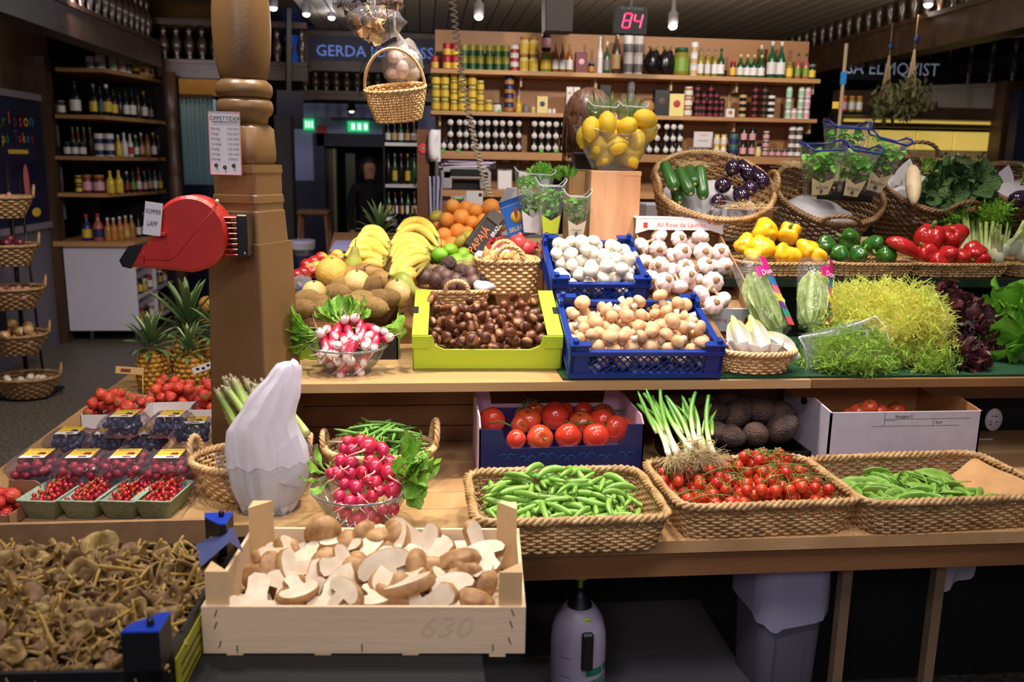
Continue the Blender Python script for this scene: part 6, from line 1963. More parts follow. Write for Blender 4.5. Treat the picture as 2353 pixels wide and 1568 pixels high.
for k in range(7):
 a=k*0.9
 V,f=leaf(0.07,0.07,curl=-0.2,cup=0.5,nl=6,nw=6,wavy=0.06,seed=k,base=0.8)
 tp.add((V,f),0,TM((0.03*math.cos(a),0.02*math.sin(a),0.035),(0.55,0,a-PI/2)))
tag(tp.build('tissue_paper',M_PAPER,None,EB),'white tissue paper lining the oval endive basket','paper')
M_ROM=mat('romaine_leaf',(198,220,120),(232,240,180),scale=26,rough=0.42,thin=0.25,bump=0.5,bscale=70,rnd=0.08)
M_BAGF=clear('salad_bag_film',(250,252,250),refl=0.8,haze=0.04,bump=0.9,bscale=38)
def romaine(c,dv,L,label,roll,lr):
 g=tag(link('romaine_lettuce',None,M=TA(c,dv,roll)),label,'lettuce')
 for k in range(13):
  a=k*0.483+0.15
  V,f=leaf(L*(0.9 if k % 2 else 1.0),L*0.34,curl=0.03,cup=0.5,nl=9,nw=7,wavy=0.05,seed=k,base=0.4)
  b=MB()
  b.add((V,f),0,TM(((0.020 if k % 2 else 0.026)*math.cos(a),(0.016 if k % 2 else 0.021)*math.sin(a),0),(PI/2-0.02,0,a+PI/2)))
  lf=b.build('leaf',M_ROM,g)
 part(g,'heart',lathe([(0.012,0),(0.026,L*0.15),(0.032,L*0.45),(0.028,L*0.75),(0.012,L*0.95)],16,warp=lambda V:V*np.array([1,0.75,1])),M_ROM)
 return g
def bag_strip(M,L,label):
 """printed clear bag round a lettuce head, frame M: z up the bag"""
 g=tag(link('salad_bag',None,M=M),label,'bag')
 prof=[(0.012,-0.005),(0.042,0.01),(0.050,L*0.25),(0.051,L*0.6),(0.050,L*0.9),(0.046,L*1.08)]
 part(g,'film',lathe(prof,30,cap1=False,warp=lambda V:V*np.array([1.02,0.82,1])*(1+vnoise(V,0.02,60,2))[:,None]),M_BAGF)
 cols=(((196,30,120),0.99),((40,110,180),0.72),((220,90,120),0.60),((232,180,60),0.48),((90,50,130),0.37),((40,130,110),0.26),((190,60,90),0.15))
 for i,(cc,t) in enumerate(cols):
  hgt=0.034 if i==0 else 0.026
  m_=mat('bag_print_%d' % i,cc,rough=0.35)
  a=np.linspace(-1.05,-0.35,7)
  V=np.array([(0.0535*1.02*math.cos(q),0.0535*0.86*math.sin(q),t*L-hgt*0.55+z*hgt+0.004*math.cos(5*q)) for q in a for z in (0,1)])
  part(g,'printed_strip',(V,quads(7,2)),m_)
 V=np.array([(0.0545*math.cos(q),0.047*math.sin(q),0.80*L+z) for q in np.linspace(-1.6,-0.5,7) for z in (0,0.03)])
 part(g,'brand_patch',(V,quads(7,2)),mat('bag_print_0',(196,30,120),rough=0.35))
 text(g,'Don',0.024,M_LABW,(0.028,-0.0455,0.83*L),rot=(PI/2,0,0.35),sx=0.85)
 return g
for (b_,t_,Yb,Yt,lr,lb) in (((1790,775),(1722,615),2.40,2.50,1,'leaning over the garlic carton side'),((1868,762),(1872,612),2.44,2.52,0,'standing upright beside the frisee')):
 p0,p1=at_y(*b_,Yb),at_y(*t_,Yt)
 d_=p1-p0
 L=np.linalg.norm(d_)
 M=TA(p0,d_,0)
 # keep local -y towards the viewer
 zA=d_/L
 yA=np.array([0,1.0,0])-zA*zA[1]
 yA /= np.linalg.norm(yA)
 xA=np.cross(yA,zA)
 M=np.eye(4)
 M[:3,0],M[:3,1],M[:3,2],M[:3,3]=xA,yA,zA,p0
 gg=romaine((0,0,0),(0,0,1),L*0.92,'pale green romaine lettuce in a clear bag '+lb,0,lr)
 gg.matrix_world=Matrix(M.tolist())
 bag_strip(M,L,'clear printed bag with a pink and coloured strip '+lb)
def frond(s,L=0.075,m=None,dense=9,width=0.0045,spread=0.9):
 """feathery salad leaf along +Y"""
 r=np.random.default_rng(s)
 L_=[]
 def ribbon(P,w0,w1):
  P=np.asarray(P)
  n=len(P)
  T=np.gradient(P,axis=0)
  N=np.cross(T,np.array([0,0,1.0])+r.normal(size=3)*0.4)
  N /= np.linalg.norm(N,axis=1)[:,None]+1e-9
  ww=np.linspace(w0,w1,n)[:,None]
  V=np.stack([P-N*ww,P+N*ww],1).reshape(-1,3)
  L_.append((V,quads(n,2)))
 t=np.linspace(0,1,8)
 rib=np.column_stack([0.006*np.sin(t*3+s),L*t,0.03*t-0.045*t**2.2])
 ribbon(rib,0.0026,0.0012)
 for k in range(dense*2):
  tt=0.25+0.75*(k // 2+0.5)/dense
  sd=1 if k % 2 else -1
  b=np.array([np.interp(tt,t,rib[:,q]) for q in range(3)])
  ln=spread*0.026*(0.6+0.6*math.sin(PI*tt))*r.uniform(0.7,1.2)
  e1=b+np.array([sd*ln*0.6,ln*0.5,r.normal()*0.006+0.006])
  e2=e1+np.array([sd*ln*0.5,ln*r.uniform(-0.1,0.6),r.normal()*0.012])
  ribbon(bez(b,e1,e2,n=5),0.0016,width*0.28)
  for j in range(2):
   q0=e1*0.6+e2*0.4 if j else e2
   q1=q0+r.normal(size=3)*0.007+np.array([sd*0.004,0.004,0.002])
   ribbon(bez(q0,(q0+q1)/2+r.normal(size=3)*0.003,q1,n=3),0.0014,width*0.2)
 return join(*L_)
M_FRI=gmat('frisee_leaf',[(0,(246,244,186)),(0.4,(240,232,134)),(0.75,(232,228,118)),(1,(194,210,100))],0.0,0.085,axis='y',rough=0.5,noise=0.2,thin=0.35,rnd=0.12)
M_FRIG=gmat('green_frisee_leaf',[(0,(222,230,150)),(0.5,(180,202,92)),(1,(134,174,64))],0.0,0.085,axis='y',rough=0.5,noise=0.2,thin=0.35,rnd=0.12)
FRO=[PM('leaf',frond(s),M_FRI) for s in range(5)]
FROG=[PM('leaf',frond(s+10,width=0.008),M_FRIG) for s in range(4)]
def salad(name,label,c,rx,ry,rz,n,mesh,smin=0.8,smax=1.2,seed=0,core=None,cat='lettuce',up=0.1,deep=0.85,zmin=1.015):
 r=np.random.default_rng(seed)
 g=thing(name,label,cat,c)
 if core is not None:
  part(g,'heart',sphere(rx*0.62,ry*0.62,rz*0.62,16,10,warp=lambda V:lump(V,0.12,5,seed)),core)
 for k in range(n):
  u=1-(k+0.5)/n*(1+deep)
  a=k*2.39996+r.normal()*0.2
  q=math.sqrt(max(0,1-u*u))
  d_=np.array([q*math.cos(a),q*math.sin(a),u])
  p=d_*np.array([rx,ry,rz])*r.uniform(0.5,0.72)
  o=link('leaf',mesh[k % len(mesh)],g)
  dd=d_+r.normal(size=3)*0.25+np.array([0,0,up])
  if c[2]+p[2]<zmin+0.03:
   p[2]=max(p[2],zmin-c[2])
   if c[1]+p[1]>2.2:
    dd[2]=max(dd[2],0.05)
  dd=Vector(dd.tolist())
  o.matrix_local=Matrix.Translation(p.tolist())@Matrix(np.array(aim(dd)).tolist())@Matrix.Rotation(r.uniform(0,6.28),4,'Z')@Matrix.Rotation(PI/2,4,'X')@Matrix.Scale(r.uniform(smin,smax),4)
 return g
M_FCORE=mat('salad_heart',(196,190,84),rough=0.6)
M_FCOREG=mat('green_salad_heart',(84,120,40),rough=0.6)
p=at_y(2060,775,2.36)
salad('frisee_lettuce','big feathery yellow frisee lettuce spilling over the bench edge',p-np.array([0,0,0.0]),0.15,0.11,0.125,210,FRO,0.8,1.15,1,M_FCORE)
p=at_y(1960,745,2.47)
salad('frisee_lettuce','paler frisee lettuce behind the clear bag, touching the romaine',p,0.10,0.09,0.10,130,FRO,0.7,1.05,2,M_FCORE)
p=at_y(2110,850,2.25)
salad('frisee_lettuce','loose green outer frisee leaves hanging at the bench edge',p,0.09,0.05,0.05,46,FROG,0.6,0.95,7,None)
p=at_y(1945,835,2.25)
salad('frisee_lettuce','curly green frisee lettuce inside the open clear bag',p,0.105,0.075,0.07,120,FROG,0.65,0.95,3,M_FCOREG)
M_OAKL=mat('red_oak_leaf',(58,24,32),(96,48,50),scale=40,rough=0.35,thin=0.15,bump=0.3,bscale=80,rnd=0.35)
M_BUT=mat('butterhead_leaf',(96,160,40),(132,186,66),scale=20,rough=0.4,thin=0.3,bump=0.3,bscale=60,rnd=0.1)
OAKL=[PM('leaf',leaf(0.075,0.06,curl=0.3,cup=0.35,nl=7,nw=7,wavy=0.11,seed=s,base=0.3),M_OAKL) for s in range(5)]
BUT=[PM('leaf',leaf(0.12,0.12,curl=0.22,cup=0.4,nl=8,nw=8,wavy=0.05,seed=s,base=0.35),M_BUT) for s in range(4)]
for i,(px,py,Y,rx,rz,lb,s) in enumerate(((2150,715,2.50,0.105,0.075,'dark red lettuce behind, above the yellow frisee',11),(2225,775,2.40,0.11,0.09,'dark red lettuce in front, beside the green butterhead',12),(2190,835,2.28,0.09,0.045,'low dark red lettuce lying at the bench edge',13))):
 salad('red_lettuce','ruffled '+lb,at_y(px,py,Y),rx,0.08,rz,95,OAKL,0.55,0.95,s,mat('dark_heart',(40,20,24),rough=0.6))
for i,(px,py,Y,lb) in enumerate(((2350,735,2.48,'big-leaved green butterhead lettuce behind at the bench end'),(2345,810,2.36,'big-leaved green butterhead lettuce at the bench edge beside the red lettuce'))):
 salad('butterhead_lettuce',lb,at_y(px,py,Y),0.10,0.09,0.08,40,BUT,0.6,1.0,20+i,M_FCOREG)
# open clear bag round the green frisee
M_BAGO=clear('clear_bag_film',(250,250,252),refl=1.0,haze=0.07,bump=0.5,bscale=22)
M_BAGE=mat('bag_seam_white',(248,246,250),rough=0.3,thin=0.4)
yB=2.19
top=[(1836,775),(1880,770),(1935,752),(1985,738),(2012,727)]
bot=[(1848,868),(1868,882),(1925,888),(1985,880),(2045,852)]
g=thing('clear_bag','open clear plastic bag with white seams in front of the frisee','bag')
V=[]
for k in range(5):
 a,b=at_y(*top[k],yB+0.05+0.05*k/4),at_y(*bot[k],yB-0.0+0.05*k/4)
 for t in np.linspace(0,1,6):
  V.append(a*(1-t)+b*t+np.array([0,-0.022*math.sin(PI*t),0]))
part(g,'film',(np.array(V),quads(5,6)),M_BAGO)
def px_line(L,Y0,Y1,r,m,nm,parent):
 pts=np.array([at_y(*q,Y0+(Y1-Y0)*i/(len(L)-1)) for i,q in enumerate(L)])
 t=np.linspace(0,len(pts)-1,len(pts)*4)
 P=np.array([np.interp(t,np.arange(len(pts)),pts[:,q]) for q in range(3)]).T
 return part(parent,nm,sweep(P,r,6),m)
px_line([(1836,775),(1850,800),(1856,840),(1847,866),(1868,882),(1925,888),(1985,880),(2048,850)],yB+0.03,yB+0.03,0.0020,M_BAGE,'seam',g)
px_line([(2012,727),(2035,752),(2047,800),(2048,850)],yB+0.08,yB+0.03,0.0016,M_BAGE,'seam',g)
px_line([(1836,775),(1900,765),(1975,742),(2012,727)],yB+0.05,yB+0.09,0.0028,M_BAGE,'seam',g)
V=[]
for k,(q0,q1) in enumerate((((1840,776),(1842,768)),((1900,774),(1898,755)),((1960,766),(1962,738)),((1982,752),(1980,736)))):
 V+=[at_y(*q0,yB+0.04),at_y(*q1,yB+0.04)]
part(g,'label_tab',(np.array(V),quads(4,2)),clear('milky_tab',(255,255,255),refl=1.0,haze=0.3))
bc_=at_y(1983,768,yB+0.03)
b_=part(g,'barcode_sticker',xf(box(-0.012,0.014,0,0.0008,-0.007,0.007),TM(bc_,(0,-0.45,0))),M_LABW,smooth=False)
part(b_,'bars',join(*[xf(box(-0.009+0.003*k,-0.0075+0.003*k,-0.0006,0,-0.005,0.005),TM(bc_,(0,-0.45,0))) for k in range(6)]),M_INK,smooth=False)
# plastic tubs in the dark below the upper shelf
for k,(x0,x1,m_) in enumerate(((1932,1995,clear('smoky_tub',(170,180,170),refl=0.6,haze=0.25,hcol=(90,98,92))),(1996,2052,mat('grey_tub_lid',(150,150,138),rough=0.5)))):
 a,b=at_y(x0,690,2.70),at_y(x1,642,2.70)
 g=thing('plastic_tub',('smoky clear plastic tub in the dark under the green peppers','grey plastic tub beside the smoky one under the upper shelf')[k],'tub',((a[0]+b[0])/2,2.71,1.03))
 part(g,'tub_body',rprism(b[0]-a[0],0.06,0.14,0.004),m_,smooth=False)
# ================================================================== peppers in shallow baskets on the upper shelf
ZS=1.201
pb_=[]
for i,(x0,x1,lb) in enumerate(((1690,1890,'shallow wicker basket of yellow peppers beside the garlic carton'),(1893,2080,'shallow wicker basket of green peppers, middle of the upper shelf'),(2070,2290,'shallow wicker basket of red peppers beside the celery'),(2285,2500,'shallow wicker basket of fennel at the shelf end'))):
 a,b=at_z(x0,632,ZS),at_z(x1,632,ZS)
 w=b[0]-a[0]
 c=np.array([(a[0]+b[0])/2,2.655+0.105,ZS])
 woven_basket('pepper_basket',lb,c,(w*1.02,0.21),(w*0.86,0.17),0.045,n=4,rows=5,nst=44,m=M_WICK,rim=0.006,open_=0.72)
 pb_.append(c)
PY=[pepmesh(M_PEPY,l,s) for l,s in ((3,0.3),(4,1.0),(3,2.0))]
PGm=[pepmesh(M_PEPG,l,s,0.040,0.042) for l,s in ((4,0.4),(3,1.4))]
PR=[pepmesh(M_PEPR,l,s) for l,s in ((4,0.6),(3,1.1))]
lists=(('yellow',PY,[(1758,531,62),(1814,538,56),(1712,563,52),(1750,572,60),(1797,582,48),(1854,574,56),(1822,588,42),(1880,588,42),(1730,588,40)]),
         ('green',PGm,[(1953,550,54),(2008,563,54),(1898,566,52),(1929,582,46),(1972,586,48),(2036,588,50)]),
         ('red',PR,[(2135,550,74),(2190,543,66),(2128,584,52),(2178,586,48),(2240,584,58),(2208,592,46),(2258,598,40),(2155,600,40)]))
for i,(cn,ms,L) in enumerate(lists):
 for k,(px,py,dpx) in enumerate(L):
  Yc=2.70+0.12*(600-py)/60
  p=at_y(px,py,Yc)
  if p[2]<ZS+0.03:
   p[2]=ZS+0.03
  dv=(random.gauss(0,0.7),random.gauss(0.3,0.6),random.gauss(0.2,0.6))
  put('bell_pepper',f'glossy {cn} bell pepper heaped in the {cn} pepper basket','pepper',cyc(ms,k),TA(p,dv,random.uniform(0,6),dpx*depth(p)/F/0.092),cn+' bell peppers',[('stalk',PEPS)])
A,B=at_y(2036,553,2.72),at_y(2122,598,2.68)
t=np.linspace(0,1,12)
pts=np.outer(1-t,A)+np.outer(t,B)+np.outer(np.sin(t*PI)*0.012,[0,0,1])
one('pointed_pepper','long pointed red pepper lying across towards the green peppers','pepper',sweep(pts,0.030*np.array([0.25,0.6,0.8,0.92,1,1,0.95,0.85,0.7,0.5,0.3,0.1]),14,flat=0.85),M_PEPR)
# celery and fennel
M_CEL=gmat('celery_stalk',[(0,(240,242,214)),(0.5,(214,226,150)),(1,(150,190,70))],0.0,0.16,rough=0.4,noise=0.1,rnd=0.08)
M_CELL=mat('celery_leaf',(140,190,60),(110,166,44),scale=30,rough=0.5,thin=0.3,rnd=0.1)
def celery(s):
 r=np.random.default_rng(s)
 L=[]
 for k in range(7):
  a=k*0.9
  P=bez((0.010*math.cos(a),0.010*math.sin(a),0),(0.020*math.cos(a),0.020*math.sin(a),0.07),(0.028*math.cos(a),0.028*math.sin(a),0.15+r.uniform(-0.02,0.01)),n=7)
  L.append(sweep(P,[0.011,0.0105,0.010,0.009,0.0085,0.008,0.0075],8,flat=0.6))
 return join(*L)
CEL=[PM('celery',celery(s),M_CEL) for s in range(2)]
CELL=PM('leaf_frill',join(*[xf(frond(s,L=0.05,dense=5,width=0.012,spread=0.7),TM((0.02*math.cos(s),0.02*math.sin(s),0.13),(0.9,0,s*1.1))) for s in range(8)]),M_CELL)
for k,(px,py,dv) in enumerate(((2208,590,(-0.15,0.3,1)),(2240,585,(0,0.3,1)),(2268,590,(0.1,0.3,1)),(2298,592,(0.2,0.35,1)),(2222,575,(-0.1,0.4,1)),(2285,575,(0.0,0.4,1)))):
 p=at_y(px,py,2.90+0.05*(k % 2))
 p[2] -= 0.015
 put('celery','pale green celery bunch standing behind the red peppers','celery',cyc(CEL,k),TA(p,dv,k*1.0,0.92),'celery bunches',[('leaf_frill',CELL)])
M_FEN=gmat('fennel_bulb',[(0,(240,242,220)),(0.5,(222,230,170)),(1,(160,190,80))],-0.02,0.09,rough=0.4,noise=0.1)
FEN=PM('fennel',join(sphere(0.030,0.020,0.032,18,10),*[sweep(bez((0.012*k,0,0.015),(0.016*k,0,0.04),(0.026*k,0.004,0.085),n=5),[0.010,0.009,0.008,0.007,0.0065],8) for k in (-1,0,1)]),M_FEN)
for k,(px,py) in enumerate(((2305,590),(2330,578),(2350,590),(2290,600))):
 put('fennel','white and green fennel bulb in the basket at the shelf end','fennel',FEN,TA(at_y(px,py-12,2.74),(0.7-0.3*k,-0.2,0.8),random.uniform(0,6),1.0),'fennel bulbs',[('leaf_frill',CELL)] if k % 2 else ())
# ================================================================== deep wicker baskets on the back counter
def deep(label,rim_px,Yr,wid,tilt,m=M_WICKD,H=0.24,handles=(),az=0.0,bw=0.62,dep=0.95):
 R=TM((0,0,0),(math.radians(tilt),0,az))[:3,:3]
 rc=at_y(*rim_px,Yr)
 o=rc-R@np.array([0,0,H])
 woven_basket('deep_basket',label,o,(wid,wid*dep),(wid*bw,wid*bw),H,rot=(math.radians(tilt),0,az),rows=20,nst=44,m=m,rim=0.010,handles=handles)
 M=np.eye(4)
 M[:3,:3],M[:3,3]=R,rc
 return M
D1=deep('deep brown wicker basket of aubergines and courgettes, tilted forwards',(1640,424),3.02,0.425,34,M_WICK,0.23,((PI+0.1,0.10,0.045),(0.0,0.10,0.045)))
D2=deep('deep brown wicker basket holding potted basil in clear sleeves',(1905,440),3.05,0.39,36,M_WICKD,0.25,((-PI/2-0.1,0.13,0.04),))
D3=deep('deep dark wicker basket of white radish and savoy cabbage',(2140,422),3.08,0.37,34,M_WICKD,0.25,((-PI/2+0.2,0.13,0.05),(PI/2-0.1,0.15,0.06)))
D4=deep('deep dark wicker basket at the counter end with purple vegetable',(2372,430),3.05,0.36,30,M_WICKD,0.25,((-PI/2-0.2,0.12,0.05),))
def liner(M,r,z,label,m=M_PAPER,seed=0):
 V,f=sphere(r,r,r*0.35,26,12,warp=lambda V:lump(V,0.06,5,seed))
 o=one('paper_liner',label,'paper',(V,f),m)
 o.matrix_world=Matrix((M@TM((0,0,z))).tolist())
 return o
M_TISS=mat('white_tissue',(206,200,206),rough=0.7,thin=0.2)
liner(D1,0.165,-0.10,'crumpled white paper in the aubergine basket',M_TISS,1)
liner(D2,0.15,-0.145,'crumpled white paper in the basil basket',M_TISS,2)
liner(D3,0.155,-0.08,'white paper in the savoy cabbage basket',M_TISS,3)
liner(D4,0.15,-0.08,'white paper in the basket at the counter end',M_TISS,4)
for (q,s_,lb,M_) in (((2190,395),0.07,'stiff white paper sheet standing at the back of the cabbage basket',D3),((2085,395),0.05,'torn white paper beside the white radish',D3),((2310,415),0.06,'white paper folded over the rim of the end basket',D4)):
 p=at_y(*q,3.13)
 V=np.array([(-s_,0,-s_),(s_*0.9,0.01,-s_),(s_*0.75,0.02,s_*0.3),(s_*0.45,0.03,s_),(-s_*0.2,0.02,s_*0.55),(-s_*0.8,0.01,0)])
 one('paper_sheet',lb,'paper',(V,np.array([[0,1,2,3,4,5]])),M_TISS,p,smooth=False)
M_ZUC=mat('courgette_skin',(34,74,28),(58,98,40),scale=60,rough=0.3,rnd=0.1,stretch=(1,1,0.15))
ZUC=PM('courgette',lathe([(0.005,-0.065),(0.014,-0.062),(0.0195,-0.045),(0.020,0.0),(0.0185,0.05),(0.015,0.066),(0.006,0.07)],12),M_ZUC)
ZUCT=PM('blossom_scar',xf(sphere(0.005,0.005,0.002,10,6),TM((0,0,-0.066))),mat('scar_pale',(200,170,110),rough=0.6))
for k,(px,py,dv) in enumerate(((1539,406,(-0.1,0.75,0.6)),(1574,418,(-0.1,0.75,0.55)),(1612,420,(0.05,0.6,0.75)),(1556,445,(0.1,0.8,0.4)),(1590,405,(0.1,0.9,0.4)))):
 put('courgette','dark green courgette lying end-on in the aubergine basket','courgette',ZUC,TA(at_y(px,py,2.97+0.03*(k>2)),dv,0,(1.1,1.1,1.0)),'courgettes',[('blossom_scar',ZUCT)])
M_AUB=mat('aubergine_skin',(32,14,34),(46,22,46),scale=12,rough=0.1,coat=0.8,rnd=0.1)
AUB=PM('aubergine',lathe([(0.004,-0.055),(0.02,-0.051),(0.034,-0.036),(0.039,-0.012),(0.035,0.018),(0.027,0.042),(0.02,0.06),(0.012,0.066)],22),M_AUB)
AUBC=PM('calyx',join(xf(star(5,0.032,0.018,0.25,0.0),TM((0,0,0.066))),sweep([(0,0,0.064),(0.004,0,0.085)],[0.007,0.006],8)),mat('aubergine_calyx',(70,62,34),rough=0.6))
AUBT=PM('blossom_scar',xf(sphere(0.005,0.005,0.002,10,6),TM((0,0,-0.055))),mat('scar_pale',(200,170,110),rough=0.6))
for k,(px,py,dv,s) in enumerate(((1683,385,(0.3,0.9,0.25),0.72),(1745,412,(-0.35,0.7,0.7),0.78),(1662,425,(0.5,0.8,0.2),0.74),(1702,448,(0.1,0.9,0.4),0.75),(1652,462,(0.5,0.8,0.0),0.66),(1722,432,(0.2,0.9,0.3),0.7),(1715,395,(-0.4,0.5,0.8),0.7))):
 put('aubergine','glossy dark purple aubergine heaped in the tilted wicker basket','aubergine',AUB,TA(at_y(px,py,2.98-0.05*(py>430)),dv,0,s),'aubergines',[('calyx',AUBC),('blossom_scar',AUBT)])
straw(at_y(1705,480,2.87),0.10,0.03,80,'wood wool spilling over the rim of the aubergine basket',seed=12)
straw(at_y(1590,385,3.1),0.05,0.03,70,'wood wool behind the courgettes',seed=13)
straw(at_y(1830,385,3.1),0.05,0.03,80,'wood wool in the back of the basil basket',seed=14)
# basil in sleeves
M_BAS=mat('basil_leaf',(92,164,48),(134,196,76),scale=24,rough=0.4,thin=0.3,rnd=0.18)
M_SLEE=clear('sleeve_film',(248,250,250),refl=0.9,haze=0.05,bump=0.4,bscale=30)
M_SBLUE=mat('sleeve_blue_edge',(30,42,140),rough=0.35)
M_CREAML=mat('cream_label',(214,200,160),rough=0.6)
BASL=[PM('leaf',leaf(0.040,0.031,curl=0.3,cup=0.5,nl=6,nw=5,seed=s,base=0.3),M_BAS) for s in range(3)]
def sleeve(name,label,c,w,h,lean,n,leafs,blue=True,lab=M_CREAML,word=None,seed=0,pot=True,wtop=1.35):
 g=thing(name,label,'herbs',c,lean)
 r=np.random.default_rng(seed)
 Pt,Pb=rrect(w*wtop,w*0.8,w*0.2,4),rrect(w*0.6,w*0.5,w*0.12,4)
 rb,rt=ring(Pb,0),ring(Pt,h)
 rt[:,2]+=0.16*h*np.cos(2*np.arctan2(rt[:,1],rt[:,0]))
 part(g,'sleeve',loft([rb,rb*0.45+rt*0.55,rt],cap1=False),M_SLEE)
 if blue:
  part(g,'blue_edge',sweep(np.concatenate([rt,rt[:1]])*np.array([0.985,0.985,0.96]),0.0032,5,cap=False),M_SBLUE)
 else:
  part(g,'film_edge',sweep(np.concatenate([rt,rt[:1]]),0.0012,5,cap=False),M_BAGE)
 if pot:
  part(g,'pot',lathe([(w*0.2,0.002),(w*0.26,h*0.28)],16),M_BLACK)
 k0=0.18*h
 V=[]
 for u in np.linspace(-0.42,0.42,5):
  for z in (0.04*h,0.36*h-0.06*h*math.cos(u*7)):
   kk=0.6+(wtop-0.6)*z/h
   V.append((u*w*kk,-(w*0.5+(w*0.3)*z/h)/2-0.003,z))
 lb_=part(g,'paper_label',(np.array(V),quads(5,2)),lab)
 if word:
  text(lb_,word,h*0.085,M_INK,(0,-w*0.3-0.0045,h*0.2),rot=(PI/2-0.1,0,0),sx=0.8)
  part(lb_,'leaf_sketch',xf(sphere(h*0.04,0.0006,h*0.045,8,5),TM((0,-w*0.285-0.004,h*0.12))),M_INKG)
 for k in range(n):
  z=r.uniform(0.40,0.90)*h
  kk=(0.6+(wtop-0.6)*min(1,z/h))*0.34
  p=np.array([r.uniform(-1,1)*w*kk,r.uniform(-1,0.7)*w*kk*0.6,z])
  o=link('leaf',leafs[k % len(leafs)],g)
  o.matrix_local=Matrix.Translation(p.tolist())@Euler((r.normal()*0.5+0.2,r.normal()*0.4,r.uniform(0,6.28))).to_matrix().to_4x4()@Matrix.Scale(r.uniform(0.6,0.95),4)
 return g
sleeve('basil_pot','potted basil in clear sleeve with blue edge, nearest the aubergines',at_y(1872,446,2.93),0.115,0.165,(0.25,-0.05,0.1),80,BASL,word='BASILIKA',seed=1)
sleeve('basil_pot','potted basil in clear sleeve with blue edge, middle of the three',at_y(1945,450,2.92),0.095,0.165,(0.25,0.12,0),75,BASL,word='BASILIKA',seed=2)
sleeve('basil_pot','potted basil in clear sleeve with blue edge, beside the white radish',at_y(1996,440,2.96),0.105,0.185,(0.2,0.2,0),80,BASL,word='BASILIKA',seed=3)
sleeve('basil_pot','potted basil in clear sleeve with blue edge, behind the other three',at_y(1925,420,3.10),0.12,0.20,(0.1,0.03,0),70,BASL,seed=4)
# black tray edge inside the basil basket
one('black_tray','black plastic tray edge sunk in the basil basket','tray',xf(rprism(0.2,0.012,0.03,0.003),TM(at_y(1940,462,2.92),(0,0.05,0))),M_BLACK)
M_DAI=mat('white_radish_skin',(226,204,172),(212,186,150),scale=20,rough=0.5)
A,B=at_y(2097,388,3.06),at_y(2100,468,2.93)
one('white_radish','thick pale white radish root lying in the cabbage basket','radish',sweep(np.outer(1-np.linspace(0,1,8),A)+np.outer(np.linspace(0,1,8),B),[0.018,0.025,0.027,0.0275,0.0265,0.024,0.018,0.009],16),M_DAI)
M_SAV=mat('savoy_leaf',(28,62,34),(74,108,52),scale=90,rough=0.5,bump=1.0,bscale=130,tex='voronoi',lo=0.1,hi=0.5,rnd=0.12)
SAV=[PM('leaf',leaf(0.10,0.10,curl=0.35,cup=0.5,nl=9,nw=9,wavy=0.05,seed=s,base=0.4),M_SAV) for s in range(3)]
for k,(px,py,s) in enumerate(((2170,450,1.0),(2228,428,1.05),(2185,415,0.8))):
 salad('savoy_cabbage',('crinkled dark green savoy cabbage in front behind the celery','crinkled dark green savoy cabbage at the outer basket rim','crinkled savoy cabbage top behind the other two')[k],at_y(px,py,3.0+0.03*k),0.055*s,0.05*s,0.052*s,22,SAV,0.6,0.8,60+k,M_SAV,'cabbage')
greens(at_y(2115,400,3.06),'green root leaves beside the white radish',[(rr.uniform(-0.3,1),rr.uniform(-0.5,0.3),rr.uniform(-0.2,0.9),rr.uniform(0.04,0.06),rr.uniform(0.015,0.022)) for _ in range(12)],M_GLEAF,71)
put('aubergine','dark purple vegetable in the basket at the counter end','aubergine',AUB,TA(at_y(2345,458,2.95),(0.9,0.3,0.2),0,0.85),'vegetable in the end basket')
greens(at_y(2345,425,2.97),'green leaves in the basket at the counter end',[(rr.uniform(-0.5,1),rr.uniform(-0.5,0.3),rr.uniform(0.0,0.5),rr.uniform(0.04,0.06),0.03) for _ in range(8)],M_GLEAF,75)
# ================================================================== lemon bowl on its wooden block
M_PINE_=wood('pine_block',(224,170,128),(196,132,92),scale=16,along='z',rough=0.55)
a,b=at_y(1362,392,2.93),at_y(1476,392,2.93)
LBx,LBz=(a[0]+b[0])/2,a[2]
g=thing('wooden_block','tall pine block carrying the glass bowl of lemons','stand',(LBx,3.01,LBz-0.255),(0,0,math.radians(-3)))
part(g,'block',rprism(b[0]-a[0],0.16,0.255,0.003),M_PINE_,smooth=False)
part(g,'joint_strip',box(0.02,(b[0]-a[0])/2+0.001,-0.081,-0.079,0.240,0.2535),mat('strip_wood',(206,152,104),rough=0.6),smooth=False)
g=thing('glass_bowl','flared square glass bowl of lemons on the pine block','bowl',(LBx,3.0,LBz+0.001))
rings=[]
for (hw,z,n,fl) in ((0.066,0.0,5,0),(0.070,0.006,5,0),(0.098,0.06,4,0),(0.128,0.115,3.2,0.4),(0.140,0.135,3.0,1.0)):
 th=np.linspace(0,2*PI,64,endpoint=False)
 q=superloop(th,hw,hw*0.8,n)
 rings.append(np.column_stack([q,z+fl*0.014*np.cos(2*th)-fl*0.004*np.cos(4*th)]))
part(g,'bowl_wall',loft(rings,cap1=False),M_GLASSC)
part(g,'bowl_base',loft([ring(superloop(th,0.067,0.054,5),0.0),ring(superloop(th,0.07,0.057,5),0.010)]),M_GLASSC)
part(g,'rim',sweep(np.concatenate([rings[-1],rings[-1][:1]]),0.002,6,cap=False),M_GLASSC)
